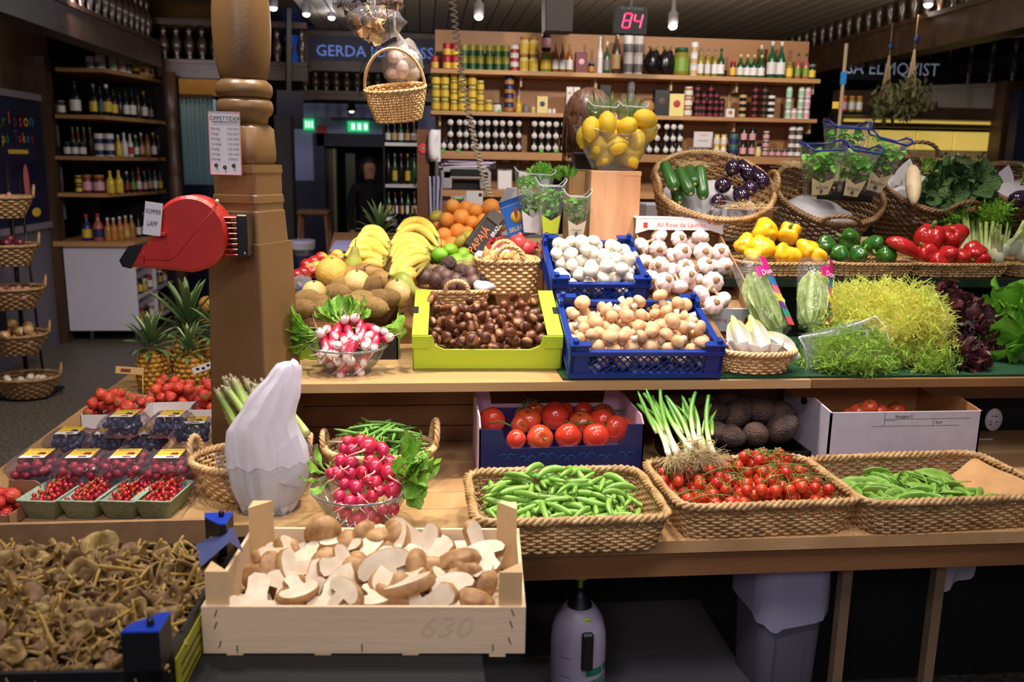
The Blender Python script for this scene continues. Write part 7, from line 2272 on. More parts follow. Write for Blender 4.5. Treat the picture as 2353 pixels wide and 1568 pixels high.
lem=[(1358,296,(0.1,0,1)),(1396,284,(-0.15,-0.1,1)),(1441,292,(0.4,-0.8,0.4)),(1482,272,(-1,0,0.2)),(1418,335,(0.8,-0.3,0.3)),(1376,330,(0.2,0.2,1)),(1462,325,(0.2,0.1,1)),(1392,358,(0.6,0,0.8)),(1446,362,(-0.5,0,0.7)),(1420,300,(0.3,0.5,0.7)),(1470,300,(0.5,0.2,0.6)),(1425,362,(0,-0.6,0.6)),(1345,312,(0.3,0,1)),(1408,318,(0.5,0,0.6)),(1440,330,(1,0,0.3)),(1490,300,(0.2,0,1)),(1380,345,(0.8,0,0.5)),(1458,345,(0.4,0,1)),(1405,345,(0,0.8,0.5))]
for k,(px,py,dv) in enumerate(lem):
 p=at_y(px,py,(2.93,2.92,2.92,2.97,2.935,2.95,2.96,2.96,2.96,3.02,3.03,3.0,3.0,2.99,3.0,3.0,2.97,2.97,3.0)[k])
 put('lemon','bright yellow lemon heaped in the flared glass bowl','lemon',LEM,TA(p,dv,0,0.92),'lemons in the glass bowl')
# cress and thyme in clear tubs behind the lemons
M_CRES=mat('cress_leaf',(110,160,60),(140,186,90),scale=50,rough=0.5,thin=0.3)
for k,(px,py,lb) in enumerate(((1383,262,'clear tub of thyme sprouts behind the lemons, nearer the phone side'),(1450,262,'clear tub of thyme sprouts behind the lemons, nearer the aubergines'))):
 c=at_y(px,py,3.06)
 g=thing('herb_tub',lb,'herbs',c-np.array([0,0,0.045]))
 part(g,'tub',loft([ring(rrect(0.075,0.06,0.01,2),0),ring(rrect(0.105,0.08,0.012,2),0.085)],cap1=False),M_SLEE)
 part(g,'film_edge',sweep(np.column_stack([rrect(0.105,0.08,0.012,2),np.full(12,0.075)+0.01*np.cos(np.arange(12)*1.05)])[list(range(12))+[0]],0.0022,5,cap=False),M_BAGE)
 sb,lbm=MB(),MB()
 r=np.random.default_rng(k)
 for j in range(75):
  x,y=r.uniform(-0.045,0.045),r.uniform(-0.032,0.032)
  h=r.uniform(0.06,0.105)+(0.04 if j % 17==0 else 0)
  e=np.array([x*1.15,y*1.1,h])
  sb.add(sweep(bez((x*0.8,y*0.8,0.005),(x,y,h*0.5),e,n=4),0.0006,3))
  for i in range(5):
   z=h*(1-0.1*i)
   V,f=leaf(0.008,0.005,curl=0.1,nl=3,nw=3)
   lbm.add((V,f),0,TM((x*(0.8+0.35*z/h),y*(0.8+0.3*z/h),z),(r.normal()*0.4,0,r.uniform(0,6.28))))
 sb.build('stem_foliage',M_CRES,g)
 lbm.build('foliage',M_CRES,g)
# herbs in sleeves beside the block
M_MINT=mat('mint_leaf',(128,196,70),(172,220,110),scale=30,rough=0.45,thin=0.3,rnd=0.15)
MINT=[PM('leaf',leaf(0.026,0.018,curl=0.25,cup=0.3,nl=5,nw=5,wavy=0.05,seed=s,base=0.3),M_MINT) for s in range(3)]
MINTT=M_MINT
M_CRESL=[PM('leaf',leaf(0.026,0.024,curl=0.2,cup=0.4,nl=5,nw=5,seed=s,base=0.4),M_BAS) for s in range(2)]
sleeve('herb_pot','bushy lemon balm in clear sleeve, leaves above the blue carton',at_y(1218,538,3.05),0.095,0.20,(0.05,0.05,0),150,MINT,blue=False,lab=M_PAPER,seed=5,wtop=1.5)
sleeve('herb_pot','green herb in sleeve with yellow-green band, middle of the three',at_y(1262,540,2.97),0.095,0.17,(0.02,0,0),110,MINT,blue=False,lab=mat('lime_label',(190,200,50),rough=0.5),seed=6,wtop=1.1)
sleeve('herb_pot','watercress in clear sleeve with beige label beside the pine block',at_y(1320,546,2.93),0.095,0.145,(0.02,0.02,0),85,M_CRESL,blue=False,lab=mat('beige_label',(206,190,160),rough=0.6),word='Cresson',seed=7,wtop=1.0)
tuft=[(rr.uniform(-0.9,0.9),rr.uniform(-0.5,0.5),rr.uniform(0.2,1),rr.uniform(0.03,0.05),rr.uniform(0.02,0.03)) for _ in range(70)]
for k,(px,py) in enumerate(((1215,440),(1258,425),(1300,420),(1240,410))):
 greens(at_y(px,py,3.08),('lemon balm top over the blue carton','lemon balm top in the middle above the sleeves','lemon balm top beside the black bin','lemon balm top standing highest behind')[k]+', light green leaves',tuft[k*17:k*17+17],M_MINT,80+k,stalk=False)
# box and black bin behind the block
c=at_y(1338,392,3.35)
g=thing('plywood_box','pale plywood box behind the pine block under the black tub','box',(c[0],3.35,1.251))
part(g,'box_side',cbox(0.12,0.12,c[2]-1.251),wood('plywood',(214,172,120),(196,150,98),along='z'),smooth=False)
part(g,'box_lid',xf(rprism(0.124,0.124,0.004,0.001),TM((0,0,c[2]-1.251))),M_SHELFW,smooth=False)
g=thing('black_tub','black plastic tub on the plywood box behind the lemons','tub',(c[0]+0.012,3.35,c[2]+0.0045))
part(g,'tub_body',loft([ring(rrect(0.085,0.085,0.01,3),0),ring(rrect(0.105,0.105,0.012,3),0.055)]),M_BLACK,smooth=False)
part(g,'tub_rim',xf(rprism(0.125,0.12,0.012,0.003),TM((0,0,0.05))),M_BLACK,smooth=False)
# ================================================================== hung above the stall
rail=thing('hanging_rail','dark wooden rail fixed to the post above the stall','rail',(0,2.45,2.34))
part(rail,'rail_bar',box(-0.62,2.2,-0.02,0.02,0,0.05),M_DWOOD,smooth=False)
part(rail,'bracket',box(-0.56,-0.5,-0.2,0.02,-0.01,0.05),M_DWOOD,smooth=False)
YH=2.45
c=at_y(916,232,YH)
s=depth(c)/F
g=woven_basket('hanging_basket','small pale wicker basket with a tall hoop handle hanging in the aisle',c-np.array([0,0,42*s]),(138*s,100*s),(100*s,70*s),72*s,rot=(math.radians(14),math.radians(-6),0),rows=12,nst=40,m=M_WICKL,rim=0.0035,n=2.4)
A=np.linspace(-0.15,PI+0.15,24)
hpts=np.column_stack([-68*s*np.cos(A),np.zeros(24),70*s+88*s*np.clip(np.sin(A),-0.2,1)])
part(g,'handle',sweep(hpts,0.0042,8),M_WICKL)
part(g,'cord',sweep([(0.0,0.0,158*s),(0.01,0.05,0.72)],0.001,5),M_BLACK)
part(g,'wire_hoop',sweep(hpts*np.array([1.08,1,1.02])+np.array([-0.01,0.02,0]),0.0012,6),M_BLACK)
# garlic net and dried mushrooms
c=at_y(925,148,YH+0.06)
g=thing('garlic_net','clear bag of white garlic bulbs hanging above the wicker basket','bag',c)
part(g,'film',sphere(0.055,0.045,0.062,24,14,warp=lambda V:lump(V,0.06,4,3)),clear('net_film',(250,248,246),refl=1.4,haze=0.12,hcol=(236,230,224),bump=0.9,bscale=60))
for k,(x,y,z) in enumerate(((-0.02,0,0.02),(0.022,0,0.015),(0.0,-0.01,-0.015),(-0.024,0.01,-0.02),(0.024,0.01,-0.022),(0.0,0.012,0.035))):
 o=link('garlic',GA[k % 2],g,M=TM((x,y,z),rnd_rot(),0.75))
part(g,'neck',sweep([(0,0,0.055),(-0.02,0,0.09),(-0.03,0,0.3)],[0.012,0.004,0.002],6),M_BAGE)
M_DRY=mat('dried_mushroom',(96,62,34),(150,104,60),scale=40,rough=0.6)
M_DRYD=mat('dark_dried_mushroom',(52,34,26),(84,52,34),scale=30,rough=0.4)
for k,(px,py,rx,rz,m_,lb) in enumerate(((862,55,0.075,0.045,mat('pale_dried_slice',(214,176,122),(186,142,90),scale=50,rough=0.6),'clear bag of pale dried mushroom slices hanging under the ceiling'),(815,12,0.06,0.035,M_DRYD,'clear bag of dark dried mushrooms hanging at the top'),(875,8,0.055,0.035,M_DRY,'clear bag of brown dried mushrooms hanging at the top'))):
 c=at_y(px,py,YH+0.02*k)
 g=thing('dried_mushroom_bag',lb,'bag',c)
 part(g,'film',sphere(rx,rx*0.6,rz,24,12,warp=lambda V:lump(V,0.08,5,k)),clear('dry_film',(250,246,240),refl=1.4,haze=0.06,bump=1.0,bscale=60))
 r=np.random.default_rng(k)
 for j in range(26):
  d_=r.normal(size=3)
  d_ /= np.linalg.norm(d_)
  V,f=leaf(0.035,0.028,curl=0.4,cup=0.5,nl=5,nw=5,wavy=0.15,seed=j,base=0.5)
  b=MB()
  b.add((V,f))
  b.build('mushroom_slice',m_,g,d_*np.array([rx,rx*0.55,rz])*0.7,(r.uniform(0,6),r.uniform(0,6),0))
 part(g,'cord',sweep([(0,0,rz*0.9),(0.01,0,0.36)],0.0012,5),M_BAGE)
# white coiled cord to the scale
A,B=at_y(1033,-60,3.3),at_y(1126,452,3.45)
n=620
t=np.linspace(0,1,n)
mid=np.array([at_y(1073,240,3.36)])[0]
axis=bez(A,2*mid-(A+B)/2,B,n=n)
ph=t*2*PI*46
cord=axis+np.column_stack([0.0115*np.cos(ph),0.0115*np.sin(ph),np.zeros(n)])
one('coiled_cord','white coiled cable hanging down behind the fruit to the scale','cable',sweep(cord,0.0032,5),mat('cream_cable',(214,200,176),rough=0.45))
# ================================================================== shelf wall behind the stall
YS=5.30
unit=thing('wall_shelf_unit','tall light wood shelf unit with three long shelves of jars and bottles','shelf',(0,YS,0))
a,b=at_y(1000,68,YS+0.22),at_y(1860,96,YS+0.22)
part(unit,'back_panel',box(a[0],b[0],0.22,0.24,0.0,a[2]),M_PANEL,smooth=False)
ZS3=(2.075,1.838,1.607)
for z,th_ in zip(ZS3,(0.024,0.022,0.045)):
 part(unit,'shelf_board',box(0.055,2.42,0.0,0.22,z-th_,z),M_SHELFW,smooth=False)
for px in (1010,1192,1360,1530,1678,1850):
 x=at_y(px,200,YS+0.2)[0]
 part(unit,'bracket_rail',box(x-0.008,x+0.008,0.20,0.22,1.3,2.05),mat('rail_beige',(190,160,120),rough=0.4),smooth=False)
 for z in ZS3[:2]:
  part(unit,'bracket',shell_outline(np.array([(0,0),(0.0,-0.06),(0.012,-0.06),(0.012,0)]),0.12),mat('rail_beige',(190,160,120),rough=0.4),loc=(x-0.006,0.08,z-0.024),smooth=False)
CV={
 'olive':(138,132,40),'dark':(26,20,18),'cream':(226,206,130),'yellow':(222,186,60),'white':(224,218,216),'green':(30,78,40),'red':(176,40,40),
 'navy':(34,40,90),'maroon':(110,26,40),'amber':(150,92,30),'oil':(150,132,40),'grey':(120,118,120),'pink':(214,160,170),'mint':(150,200,160),'black':(20,18,18),'honey':(180,120,50),'rose':(170,90,80),'teal':(40,90,90),'lime':(120,150,50),'brown':(80,52,36),'tan':(196,160,110)}
def cm(c,glass=False):
 return mat(('glass_' if glass else 'tint_')+c,CV[c],rough=0.28 if glass else 0.45,coat=0.15 if glass else 0.0,rnd=0.08)
_proto={}
def ware(kind,w,h,body,lid,lab):
 """meshes for a jar, tin, bottle or carton of width w and height h: body + named parts"""
 key=(kind,round(w,3),round(h,3),body,lid,lab)
 if key in _proto:
  return _proto[key]
 r=w/2
 if kind=='jar':
  B=PM('jar',lathe([(r*0.9,0),(r,h*0.06),(r,h*0.72),(r*0.82,h*0.82),(r*0.82,h*0.86)],14),cm(body,True))
  P=[('lid',PM('lid',lathe([(r*0.88,h*0.84),(r*0.88,h*0.97),(r*0.82,h)],14),cm(lid)))]
  if lab=='round':
   P.append(('label',PM('label',xf(lathe([(r*0.80,0),(r*0.80,0.0015)],16),TM((0,-r*0.99,h*0.42),(PI/2,0,0))),cm('white'))))
  elif lab:
   P.append(('label',PM('label',lathe([(r*1.015,h*0.16),(r*1.015,h*0.62)],14,cap0=False,cap1=False),cm(lab))))
 elif kind=='tin':
  B=PM('tin',lathe([(r*0.97,0),(r,h*0.03),(r,h*0.97),(r*0.97,h)],14),cm(body))
  P=[('lid',PM('lid',lathe([(r*0.98,h*0.955),(r*0.98,h*1.0),(r*0.9,h*0.992)],14),cm(lid))),('label',PM('label',lathe([(r*1.015,h*0.12),(r*1.015,h*0.55)],14,cap0=False,cap1=False),cm(lab or body)))]
 elif kind=='bottle':
  B=PM('bottle',lathe([(r*0.9,0),(r,h*0.03),(r,h*0.52),(r*0.85,h*0.60),(r*0.40,h*0.72),(r*0.32,h*0.9),(r*0.32,h*0.93)],14),cm(body,True))
  P=[('cap',PM('cap',lathe([(r*0.38,h*0.88),(r*0.38,h*0.99),(r*0.3,h)],10),cm(lid)))]
  if lab:
   P.append(('label',PM('label',lathe([(r*1.015,h*0.12),(r*1.015,h*0.44)],14,cap0=False,cap1=False),cm(lab))))
 elif kind=='box':
  B=PM('carton',rprism(w,w*0.7,h,0.002),cm(body),smooth=False)
  P=[('print',PM('print',xf(sphere(w*0.25,0.001,w*0.25,14,7),TM((0,-w*0.352,h*0.55))),cm(lab or body)))]
 else: # bag
  B=PM('bag',sphere(r,r*0.6,h/2,14,10,warp=lambda V:lump(V,0.12,4,5)+np.array([0,0,1.0])),cm(body,True))
  P=[('bag_top',PM('bag_top',xf(lathe([(r*0.3,0),(r*0.7,h*0.18)],12,cap1=False),TM((0,0,h*0.92))),cm(lid)))]
 _proto[key]=(B,P)
 return B,P
CATN={'jar':'jar','tin':'tin','bottle':'bottle','box':'carton','bag':'bag'}
SHN=('top','middle','lowest')
def stock(sh,px,wpx,hpx,n,kind,body,lid,lab,words_,group,Y=None,zbase=None,name=None):
 Y=Y or YS+0.075
 z=ZS3[sh] if zbase is None else zbase
 c=at_y(px,200,Y)
 s=depth(c)/F
 B,P=ware(kind,wpx*s,hpx*s,body,lid,lab)
 for k in range(n):
  nm={'jar':'jar','tin':'food_tin','bottle':'bottle','box':'carton','bag':'food_bag'}[kind]
  put(name or nm,words_,CATN[kind],B,TM((c[0],Y,z+0.0008+k*(hpx*s+0.0006))),group,P)
def many(sh,xs,*a,**k):
 for x in xs:
  stock(sh,x,*a,**k)
# top shelf
many(0,(1027,1046),19,29,2,'tin','red','red','yellow','red and yellow tin stacked at the phone end of the top shelf','red and yellow tins')
stock(0,999,18,29,1,'tin','red','red','yellow','single red and yellow tin at the very end of the top shelf',None)
many(0,(1066,1085,1103,1124,1143,1161),18,28,2,'tin','olive','olive','green','olive and dark green tin stacked on the top shelf','olive green tins on the top shelf')
stock(0,1181,20,19,3,'tin','white','white','red','white tin with red print in the stack of three','white tins with red print')
many(0,(1203,1225),21,38,2,'jar','cream','honey','yellow','tall pale yellow preserve jar stacked two high on the top shelf','pale preserve jars')
stock(0,1253,25,44,1,'jar','lime','olive','yellow','big green jar with yellow label under a black bottle',None)
stock(0,1253,21,46,1,'jar','black','red','pink','black jar with red lid standing on the green jar',None,zbase=ZS3[0]+0.121)
many(0,(1275,1291,1307),15,66,1,'bottle','amber','honey','white','slim amber bottle with white label, one of three on the top shelf','three amber bottles')
stock(0,1333,27,46,1,'box','maroon','maroon','pink','maroon carton with white foot on the top shelf',None)
stock(0,1357,16,26,1,'jar','black','grey','honey','small dark jar with orange label beside the maroon carton',None)
stock(0,1376,13,82,1,'bottle','white','white','white','tall white bottle beside the small dark jar',None)
stock(0,1392,14,72,1,'bottle','green','white','grey','slim dark bottle beside the tall white one',None)
stock(0,1413,20,100,1,'bottle','brown','grey','tan','tallest brown bottle with tan label beside the number display',None)
many(0,(1440,1463),22,43,2,'tin','white','white','grey','large white tin with grey-blue label below the number display','large white tins')
for k,px in enumerate((1497,1529)):
 stock(0,px,34,58,1,'bag','black','tan',None,('dark bag of sweets with gold tie, nearer the number display','dark bag of sweets with gold tie, beside the olive jar')[k],None)
stock(0,1562,35,62,1,'jar','olive','green','lime','big glass jar of green olives on the top shelf',None)
stock(0,1591,18,25,3,'tin','white','navy','tan','white tin with blue print in the stack beside the olive jar','white tins with blue print')
many(0,(1607,1623,1639),14,64,1,'bottle','oil','grey','white','slim yellow oil bottle with narrow white label','three yellow oil bottles')
stock(0,1653,17,64,1,'bottle','green','green','white','single green bottle with white label beside the oil bottles',None)
stock(0,1681,14,36,1,'jar','maroon','red','yellow','small red jar with yellow label standing alone',None)
many(0,(1698,1714,1729,1746),16,52,1,'bottle','green','cream','white','small dark green bottle with white label in the row of four','small green bottles')
stock(0,1744,17,76,1,'bottle','green','white','white','taller green bottle behind the row of small ones',None,Y=YS+0.15)
many(0,(1769,1790),21,82,1,'bottle','green','white','white','tall green bottle with white cap, one of the two','two tall green bottles')
stock(0,1811,16,38,1,'jar','oil','olive','yellow','small yellow jar beside the tall green bottles',None)
many(0,(1830,1848),14,58,1,'bottle','rose','green','lime','rose coloured bottle with green cap near the shelf end','rose bottles')
stock(0,1863,16,34,1,'jar','black','grey','yellow','small dark jar with yellow label at the shelf end',None)
# middle shelf
for px,n,h,w in ((1001,3,28,21),(1022,3,28,20),(1043,4,23,17),(1062,3,28,20),(1085,3,28,20),(1104,3,23,17),(1123,1,27,19)):
 stock(1,px,w,h,n,'jar','oil','cream','yellow','yellow-green preserve jar with cream lid stacked on the middle shelf','yellow-green jars on the middle shelf')
stock(1,1143,19,21,1,'jar','white','navy','white','white jar with blue lid beside the yellow-green jars',None)
stock(1,1170,22,20,4,'tin','navy','navy','honey','blue and gold tin in the tall stack on the middle shelf','blue and gold tins')
stock(1,1192,15,34,1,'bottle','yellow','yellow','yellow','yellow squeeze bottle beside the blue tins',None)
stock(1,1209,14,21,1,'jar','grey','grey','grey','small grey jar beside the yellow squeeze bottle',None)
stock(1,1226,13,16,1,'jar','cream','tan','tan','tiny cream jar on the middle shelf',None)
stock(1,1246,25,38,1,'box','cream','cream','navy','cream tin box with dark berry print',None)
many(1,(1264,1274),9,12,1,'jar','white','tan','white','tiny white jar beside the cream tin box','tiny white jars')
many(1,(1309,1325),15,30,2,'box','white','white','tan','small white carton stacked behind the brown-haired person','small white cartons')
stock(1,1390,26,66,1,'box','black','black','black','tall black carton behind the thyme tubs',None)
stock(1,1450,18,27,3,'jar','grey','grey','grey','grey spice jar in the stack behind the thyme tubs','grey spice jars')
c=at_y(1485,228,YS+0.1)
g=thing('wooden_keg','small round wooden keg beside the black carton','keg',(c[0],YS+0.1,1.84+0.052),(PI/2,0,0))
part(g,'keg_body',lathe([(0.042,-0.05),(0.05,0),(0.042,0.05)],22),M_OAKD)
part(g,'keg_head',lathe([(0.038,0.05),(0.038,0.052)],22),M_SHELFW)
stock(1,1520,34,58,1,'box','black','black','brown','flat black carton beside the wooden keg',None)
stock(1,1554,34,50,1,'box','cream','cream','red','cream carton with round crest beside the black one',None)
stock(1,1583,20,22,3,'jar','honey','white','white','honey coloured jar with white label stacked beside the cream carton','honey jars')
for px,n in ((1604,5),(1619,4),(1634,5),(1648,4),(1661,3),(1611,2)):
 stock(1,px,15,14,n,'jar','dark','black','maroon','small dark jar in the dense block on the middle shelf','dark jars on the middle shelf')
stock(1,1680,20,19,1,'box','white','white','honey','white price card box at the middle shelf edge',None,Y=YS+0.03)
for px,n,lb in ((1709,4,'tan'),(1737,5,'maroon'),(1759,5,'brown'),(1775,4,'white')):
 stock(1,px,17,14,n,'jar','dark','black',lb,'small dark jar stacked beside the bracket on the middle shelf','dark jars near the bracket')
for px,lb in ((1815,'mint'),(1829,'pink'),(1843,'mint'),(1858,'pink')):
 stock(1,px,14,24,3 if lb=='mint' or px>1850 else 1,'jar','white',lb,lb,('green' if lb=='mint' else 'pink')+' labelled jar stacked near the end of the middle shelf',('green' if lb=='mint' else 'pink')+' labelled jars')
# lowest shelf
J='dark jam jar, white round label, lowest shelf, '
many(2,(1035,1056,1071,1088,1105,1121,1139,1155,1173,1193),16.5,26.5,3,'jar','dark','black','round',J+'block by the phone','jam jars by the phone')
stock(2,1019,16.5,26.5,1,'jar','dark','black','round','single dark jam jar at the phone end of the lowest shelf',None)
many(2,(1229,1246,1262,1279,1297,1313),16.5,26.5,3,'jar','dark','black','round',J+'block by the brown hair','jam jars by the brown-haired person')
many(2,(1497,1514,1535,1551,1567),16,26,3,'jar','dark','black','round',J+'block behind the lemons','jam jars behind the lemons')
g=thing('shelf_card','white card sign with red script on the lowest shelf','card',at_y(1616,318,YS+0.12),(0,0,0))
part(g,'card',box(-0.06,0.06,0,0.003,-0.055,0.04),M_PAPER,smooth=False)
text(g,'Helm',0.024,M_PINKR,(0,-0.001,0.02),shear=0.3)
text(g,'MARMELAD',0.013,M_INKG,(0,-0.001,-0.015))
many(2,(1596,1612,1628),14,17,1,'box','grey','grey','white','small grey carton below the white card sign','small grey cartons')
many(2,(1655,1671),14,24,2,'jar','cream','cream','white','cream jar stacked beside the small grey cartons','cream jars on the lowest shelf')
stock(2,1694,22,25,2,'tin','teal','cream','navy','teal tin with cream lid in the stack of two','teal tins')
many(2,(1717,1737),15,32,2,'jar','dark','black','pink','dark relish jar stacked beside the teal tins','dark relish jars')
stock(2,1753,13,22,1,'jar','cream','white','cream','pale cream jar beside the dark relish jars',None)
stock(2,1769,15,19,3,'jar','brown','white','pink','brown jar with white lid in the stack of three','brown jars with white lids')
many(2,(1785,1800,1815),14,18,1,'jar','brown','grey','pink','small brown jar in the row near the shelf end','small brown jars')
many(2,(1829,1845),16,19,4,'jar','brown','grey','white','brown jar in the tall stack at the end of the lowest shelf','brown jars at the shelf end')
for k,px in enumerate((1018,1053,1244,1278,1148,1312)):
 c=at_y(px,345 if px not in (1148,) else 253,YS-0.004)
 one('price_tag',('green price tag under the single jam jar','green price tag under the first jam jars','green price tag under the second jam jar block','green price tag beside the one before','green price tag on the middle shelf edge','green price tag under the brown hair')[k],'tag',box(-0.012,0.012,-0.001,0,-0.012,0.004),mat('green_tag',(90,190,60),rough=0.5),c,smooth=False)
# below the shelves
for k,px in enumerate((1045,1162,1208,1256,1308)):
 g=thing('price_slip',('white price slip below the phone end shelf','white price slip beside the sockets','white price slip in the middle under the shelf','white price slip above the lemon balm','white price slip near the brown hair')[k],'paper',at_y(px,368,YS+0.2))
 part(g,'slip',box(-0.022,0.022,0,0.001,-0.016,0.016),M_PAPER,smooth=False)
g=thing('wall_socket','cream double wall socket below the lowest shelf','socket',at_y(1121,375,YS+0.215))
part(g,'plate',box(-0.05,0.05,-0.008,0,-0.035,0.035),M_PAPER,smooth=False)
for x in (-0.024,0.02):
 part(g,'socket_hole',xf(lathe([(0.017,0),(0.017,0.002)],16),TM((x,-0.0085,0.006),(PI/2,0,0))),M_BLACK)
# desk with printer, papers, card terminal and scale
YD=4.75
zd=at_y(1065,437,YD)[2]
desk=thing('service_desk','wooden service desk under the shelves with printer and phone','desk',(0.6,YD,0))
part(desk,'desk_top',box(-0.55,1.6,-0.1,0.4,zd-0.03,zd),M_SHELFW,smooth=False)
part(desk,'desk_front',box(-0.55,1.6,-0.08,-0.06,0,zd-0.03),M_OAKD,smooth=False)
c=at_y(1070,437,YD)
M_PRN=mat('printer_grey',(150,148,158),rough=0.4)
g=thing('printer','grey desk printer with black panel under a heap of papers','printer',(c[0],YD+0.1,zd+0.001))
part(g,'printer_body',join(xf(rprism(0.062,0.22,0.105,0.01),TM((-0.105,0,0))),xf(rprism(0.062,0.22,0.105,0.01),TM((0.105,0,0))),xf(rprism(0.25,0.22,0.06,0.008),TM((0,0,0.055)))),M_PRN,smooth=False)
part(g,'control_panel',xf(rprism(0.17,0.02,0.04,0.006),TM((0,-0.105,0.07))),M_BLACK,smooth=False)
part(g,'paper_slot',box(-0.07,0.07,-0.08,0.08,0.0,0.05),M_BLACKM,smooth=False)
for k in range(4):
 one('paper_sheet',('white','lilac','pale pink','bluish')[k]+' sheet of paper in the heap on the printer','paper',xf(rprism(0.26,0.2,0.008,0.002),TM((c[0]+0.01*k-0.01,YD+0.1,zd+0.118+0.009*k),(0,0.03*(k % 2)-0.02,0.08*k-0.1))),mat('sheet_%d' % k,((216,206,216),(176,160,196),(214,180,190),(150,150,190))[k],rough=0.6),smooth=False)
for k,(px,w_,h_) in enumerate(((1160,0.085,0.11),(1205,0.07,0.09),(1250,0.07,0.09))):
 g=thing('clipboard',('clipboard with white sheet beside the printer','small white notepad above the lemon balm','small grey notepad above the lemon balm')[k],'clipboard',at_y(px,405,YD+0.30),(-0.12,0,0))
 part(g,'board',box(-w_/2,w_/2,0,0.004,-h_,h_*0.35),M_GREY,smooth=False)
 part(g,'sheet',box(-w_/2+0.004,w_/2-0.004,-0.001,0,-h_,h_*0.28),M_PAPER if k != 2 else M_PRN,smooth=False)
 part(g,'clip',box(-0.012,0.012,-0.004,0.004,h_*0.3,h_*0.38),M_BLACK,smooth=False)
c=at_y(1053,470,4.2)
g=thing('card_terminal','grey card payment terminal with green screen behind the oranges','terminal',c,(-0.35,0,0))
part(g,'terminal_body',xf(rprism(0.075,0.03,0.09,0.006),TM((0,0,-0.05))),M_PRN,smooth=False)
part(g,'screen',box(-0.026,0.026,-0.017,-0.015,0.0,0.03),M_NAVY,smooth=False)
part(g,'green_display',box(-0.02,0.02,-0.0175,-0.0165,0.022,0.03),mat('lcd_green',(150,200,90),rough=0.3),smooth=False)
c=at_y(1088,468,4.25)
g=thing('paper_notice','white notice card with green corner beside the card terminal','card',c)
part(g,'card',box(-0.035,0.045,0,0.004,-0.06,0.06),M_PAPER,smooth=False)
part(g,'green_patch',box(-0.005,0.04,-0.001,0,-0.045,-0.01),M_LIMED,smooth=False)
part(g,'blue_patch',box(0.025,0.04,-0.001,0,0.035,0.05),M_NAVY,smooth=False)
stand2=thing('side_counter','narrow wooden counter behind the oranges with the payment terminal','counter',(0.55,4.1,0))
part(stand2,'counter_top',box(-0.4,0.1,0,0.3,1.22,1.25),M_SHELFW,smooth=False)
part(stand2,'counter_front',box(-0.4,0.1,0.02,0.04,0,1.22),M_OAKD,smooth=False)
c=at_y(1190,470,3.55)
g=thing('weighing_scale','white weighing scale housing behind the blue carton','scale',(c[0],3.55,1.2515),(0,0,0.2))
z_=at_y(1190,432,3.55)[2]-1.2515
part(g,'housing',(lambda V,f:(np.column_stack([V[:,0],V[:,2],V[:,1]]),[q[:,::-1] for q in f]))(*prism(np.array([(-0.085,0),(0.085,0),(0.085,z_*0.7),(0.03,z_),(-0.03,z_),(-0.085,z_*0.45)]),-0.06,0.06)),mat('scale_white',(206,200,212),rough=0.4),smooth=False)
part(g,'scale_foot',box(-0.09,0.09,-0.07,0.07,-0.001,0.012),M_GREY,smooth=False)
c=at_y(1520,440,3.6)
g=thing('till','grey cash till behind the pine block','till',(c[0],3.6,1.2515))
part(g,'till_body',rprism(0.16,0.15,0.14,0.006),M_PRN,smooth=False)
part(g,'till_keys',box(-0.06,0.06,-0.0765,-0.074,0.05,0.09),M_INK,smooth=False)
# wooden upright with flower, telephone
YP=4.6
a,b=at_y(958,300,YP),at_y(986,300,YP)
up=thing('wooden_upright','reddish wooden upright with a pink paper flower beside the telephone','post',((a[0]+b[0])/2,YP,0))
zt_=at_y(972,298,YP)[2]
part(up,'board',box(-(b[0]-a[0])/2,(b[0]-a[0])/2,0,0.03,0,zt_),wood('red_brown_board',(122,74,44),(100,58,34),along='z'),smooth=False)
fz=at_y(972,342,YP)[2]
for k in range(7):
 t=k*2*PI/7
 part(up,'petal',xf(sphere(0.011,0.002,0.011,10,6),TM((0.017*math.cos(t),-0.003,fz+0.017*math.sin(t)))),mat('flower_pink',(226,60,80),rough=0.5))
part(up,'flower_centre',xf(sphere(0.009,0.004,0.009,10,6),TM((0,-0.003,fz))),mat('green_tag',(90,190,60),rough=0.5))
c=at_y(999,335,YP)
g=thing('telephone_handset','white wall telephone handset with grey coiled cord','telephone',c)
part(g,'handset',sweep(bez((0.0,0,0.07),(-0.03,-0.03,0.0),(0.0,0,-0.07),n=9),[0.02,0.024,0.022,0.02,0.019,0.02,0.022,0.024,0.02],12,flat=1.2),M_PAPER)
part(g,'wall_base',box(-0.01,0.03,0.0,0.03,-0.08,0.08),M_PAPER,smooth=False)
t=np.linspace(0,1,300)
part(g,'coiled_cord',sweep(np.column_stack([0.01+0.009*np.cos(t*150),0.009*np.sin(t*150),-0.08-0.2*t]),0.0025,4),M_GREY)
for k in range(4):
 part_c=at_y(990+7*k,450,YP+0.02)
 one('shopping_bag',('white carrier bag hanging beside the upright, first of four','white carrier bag hanging beside the upright, second of four','white carrier bag hanging beside the upright, third of four','white carrier bag hanging beside the upright, outermost')[k],'bag',xf(rprism(0.012,0.06,0.2,0.003),TM(part_c-np.array([0,0,0.1]),(0.02*k,0.03*(k-1),0))),mat('carrier_%d' % (k % 2),((196,190,214),(150,150,190))[k % 2],rough=0.4,thin=0.2),smooth=False)
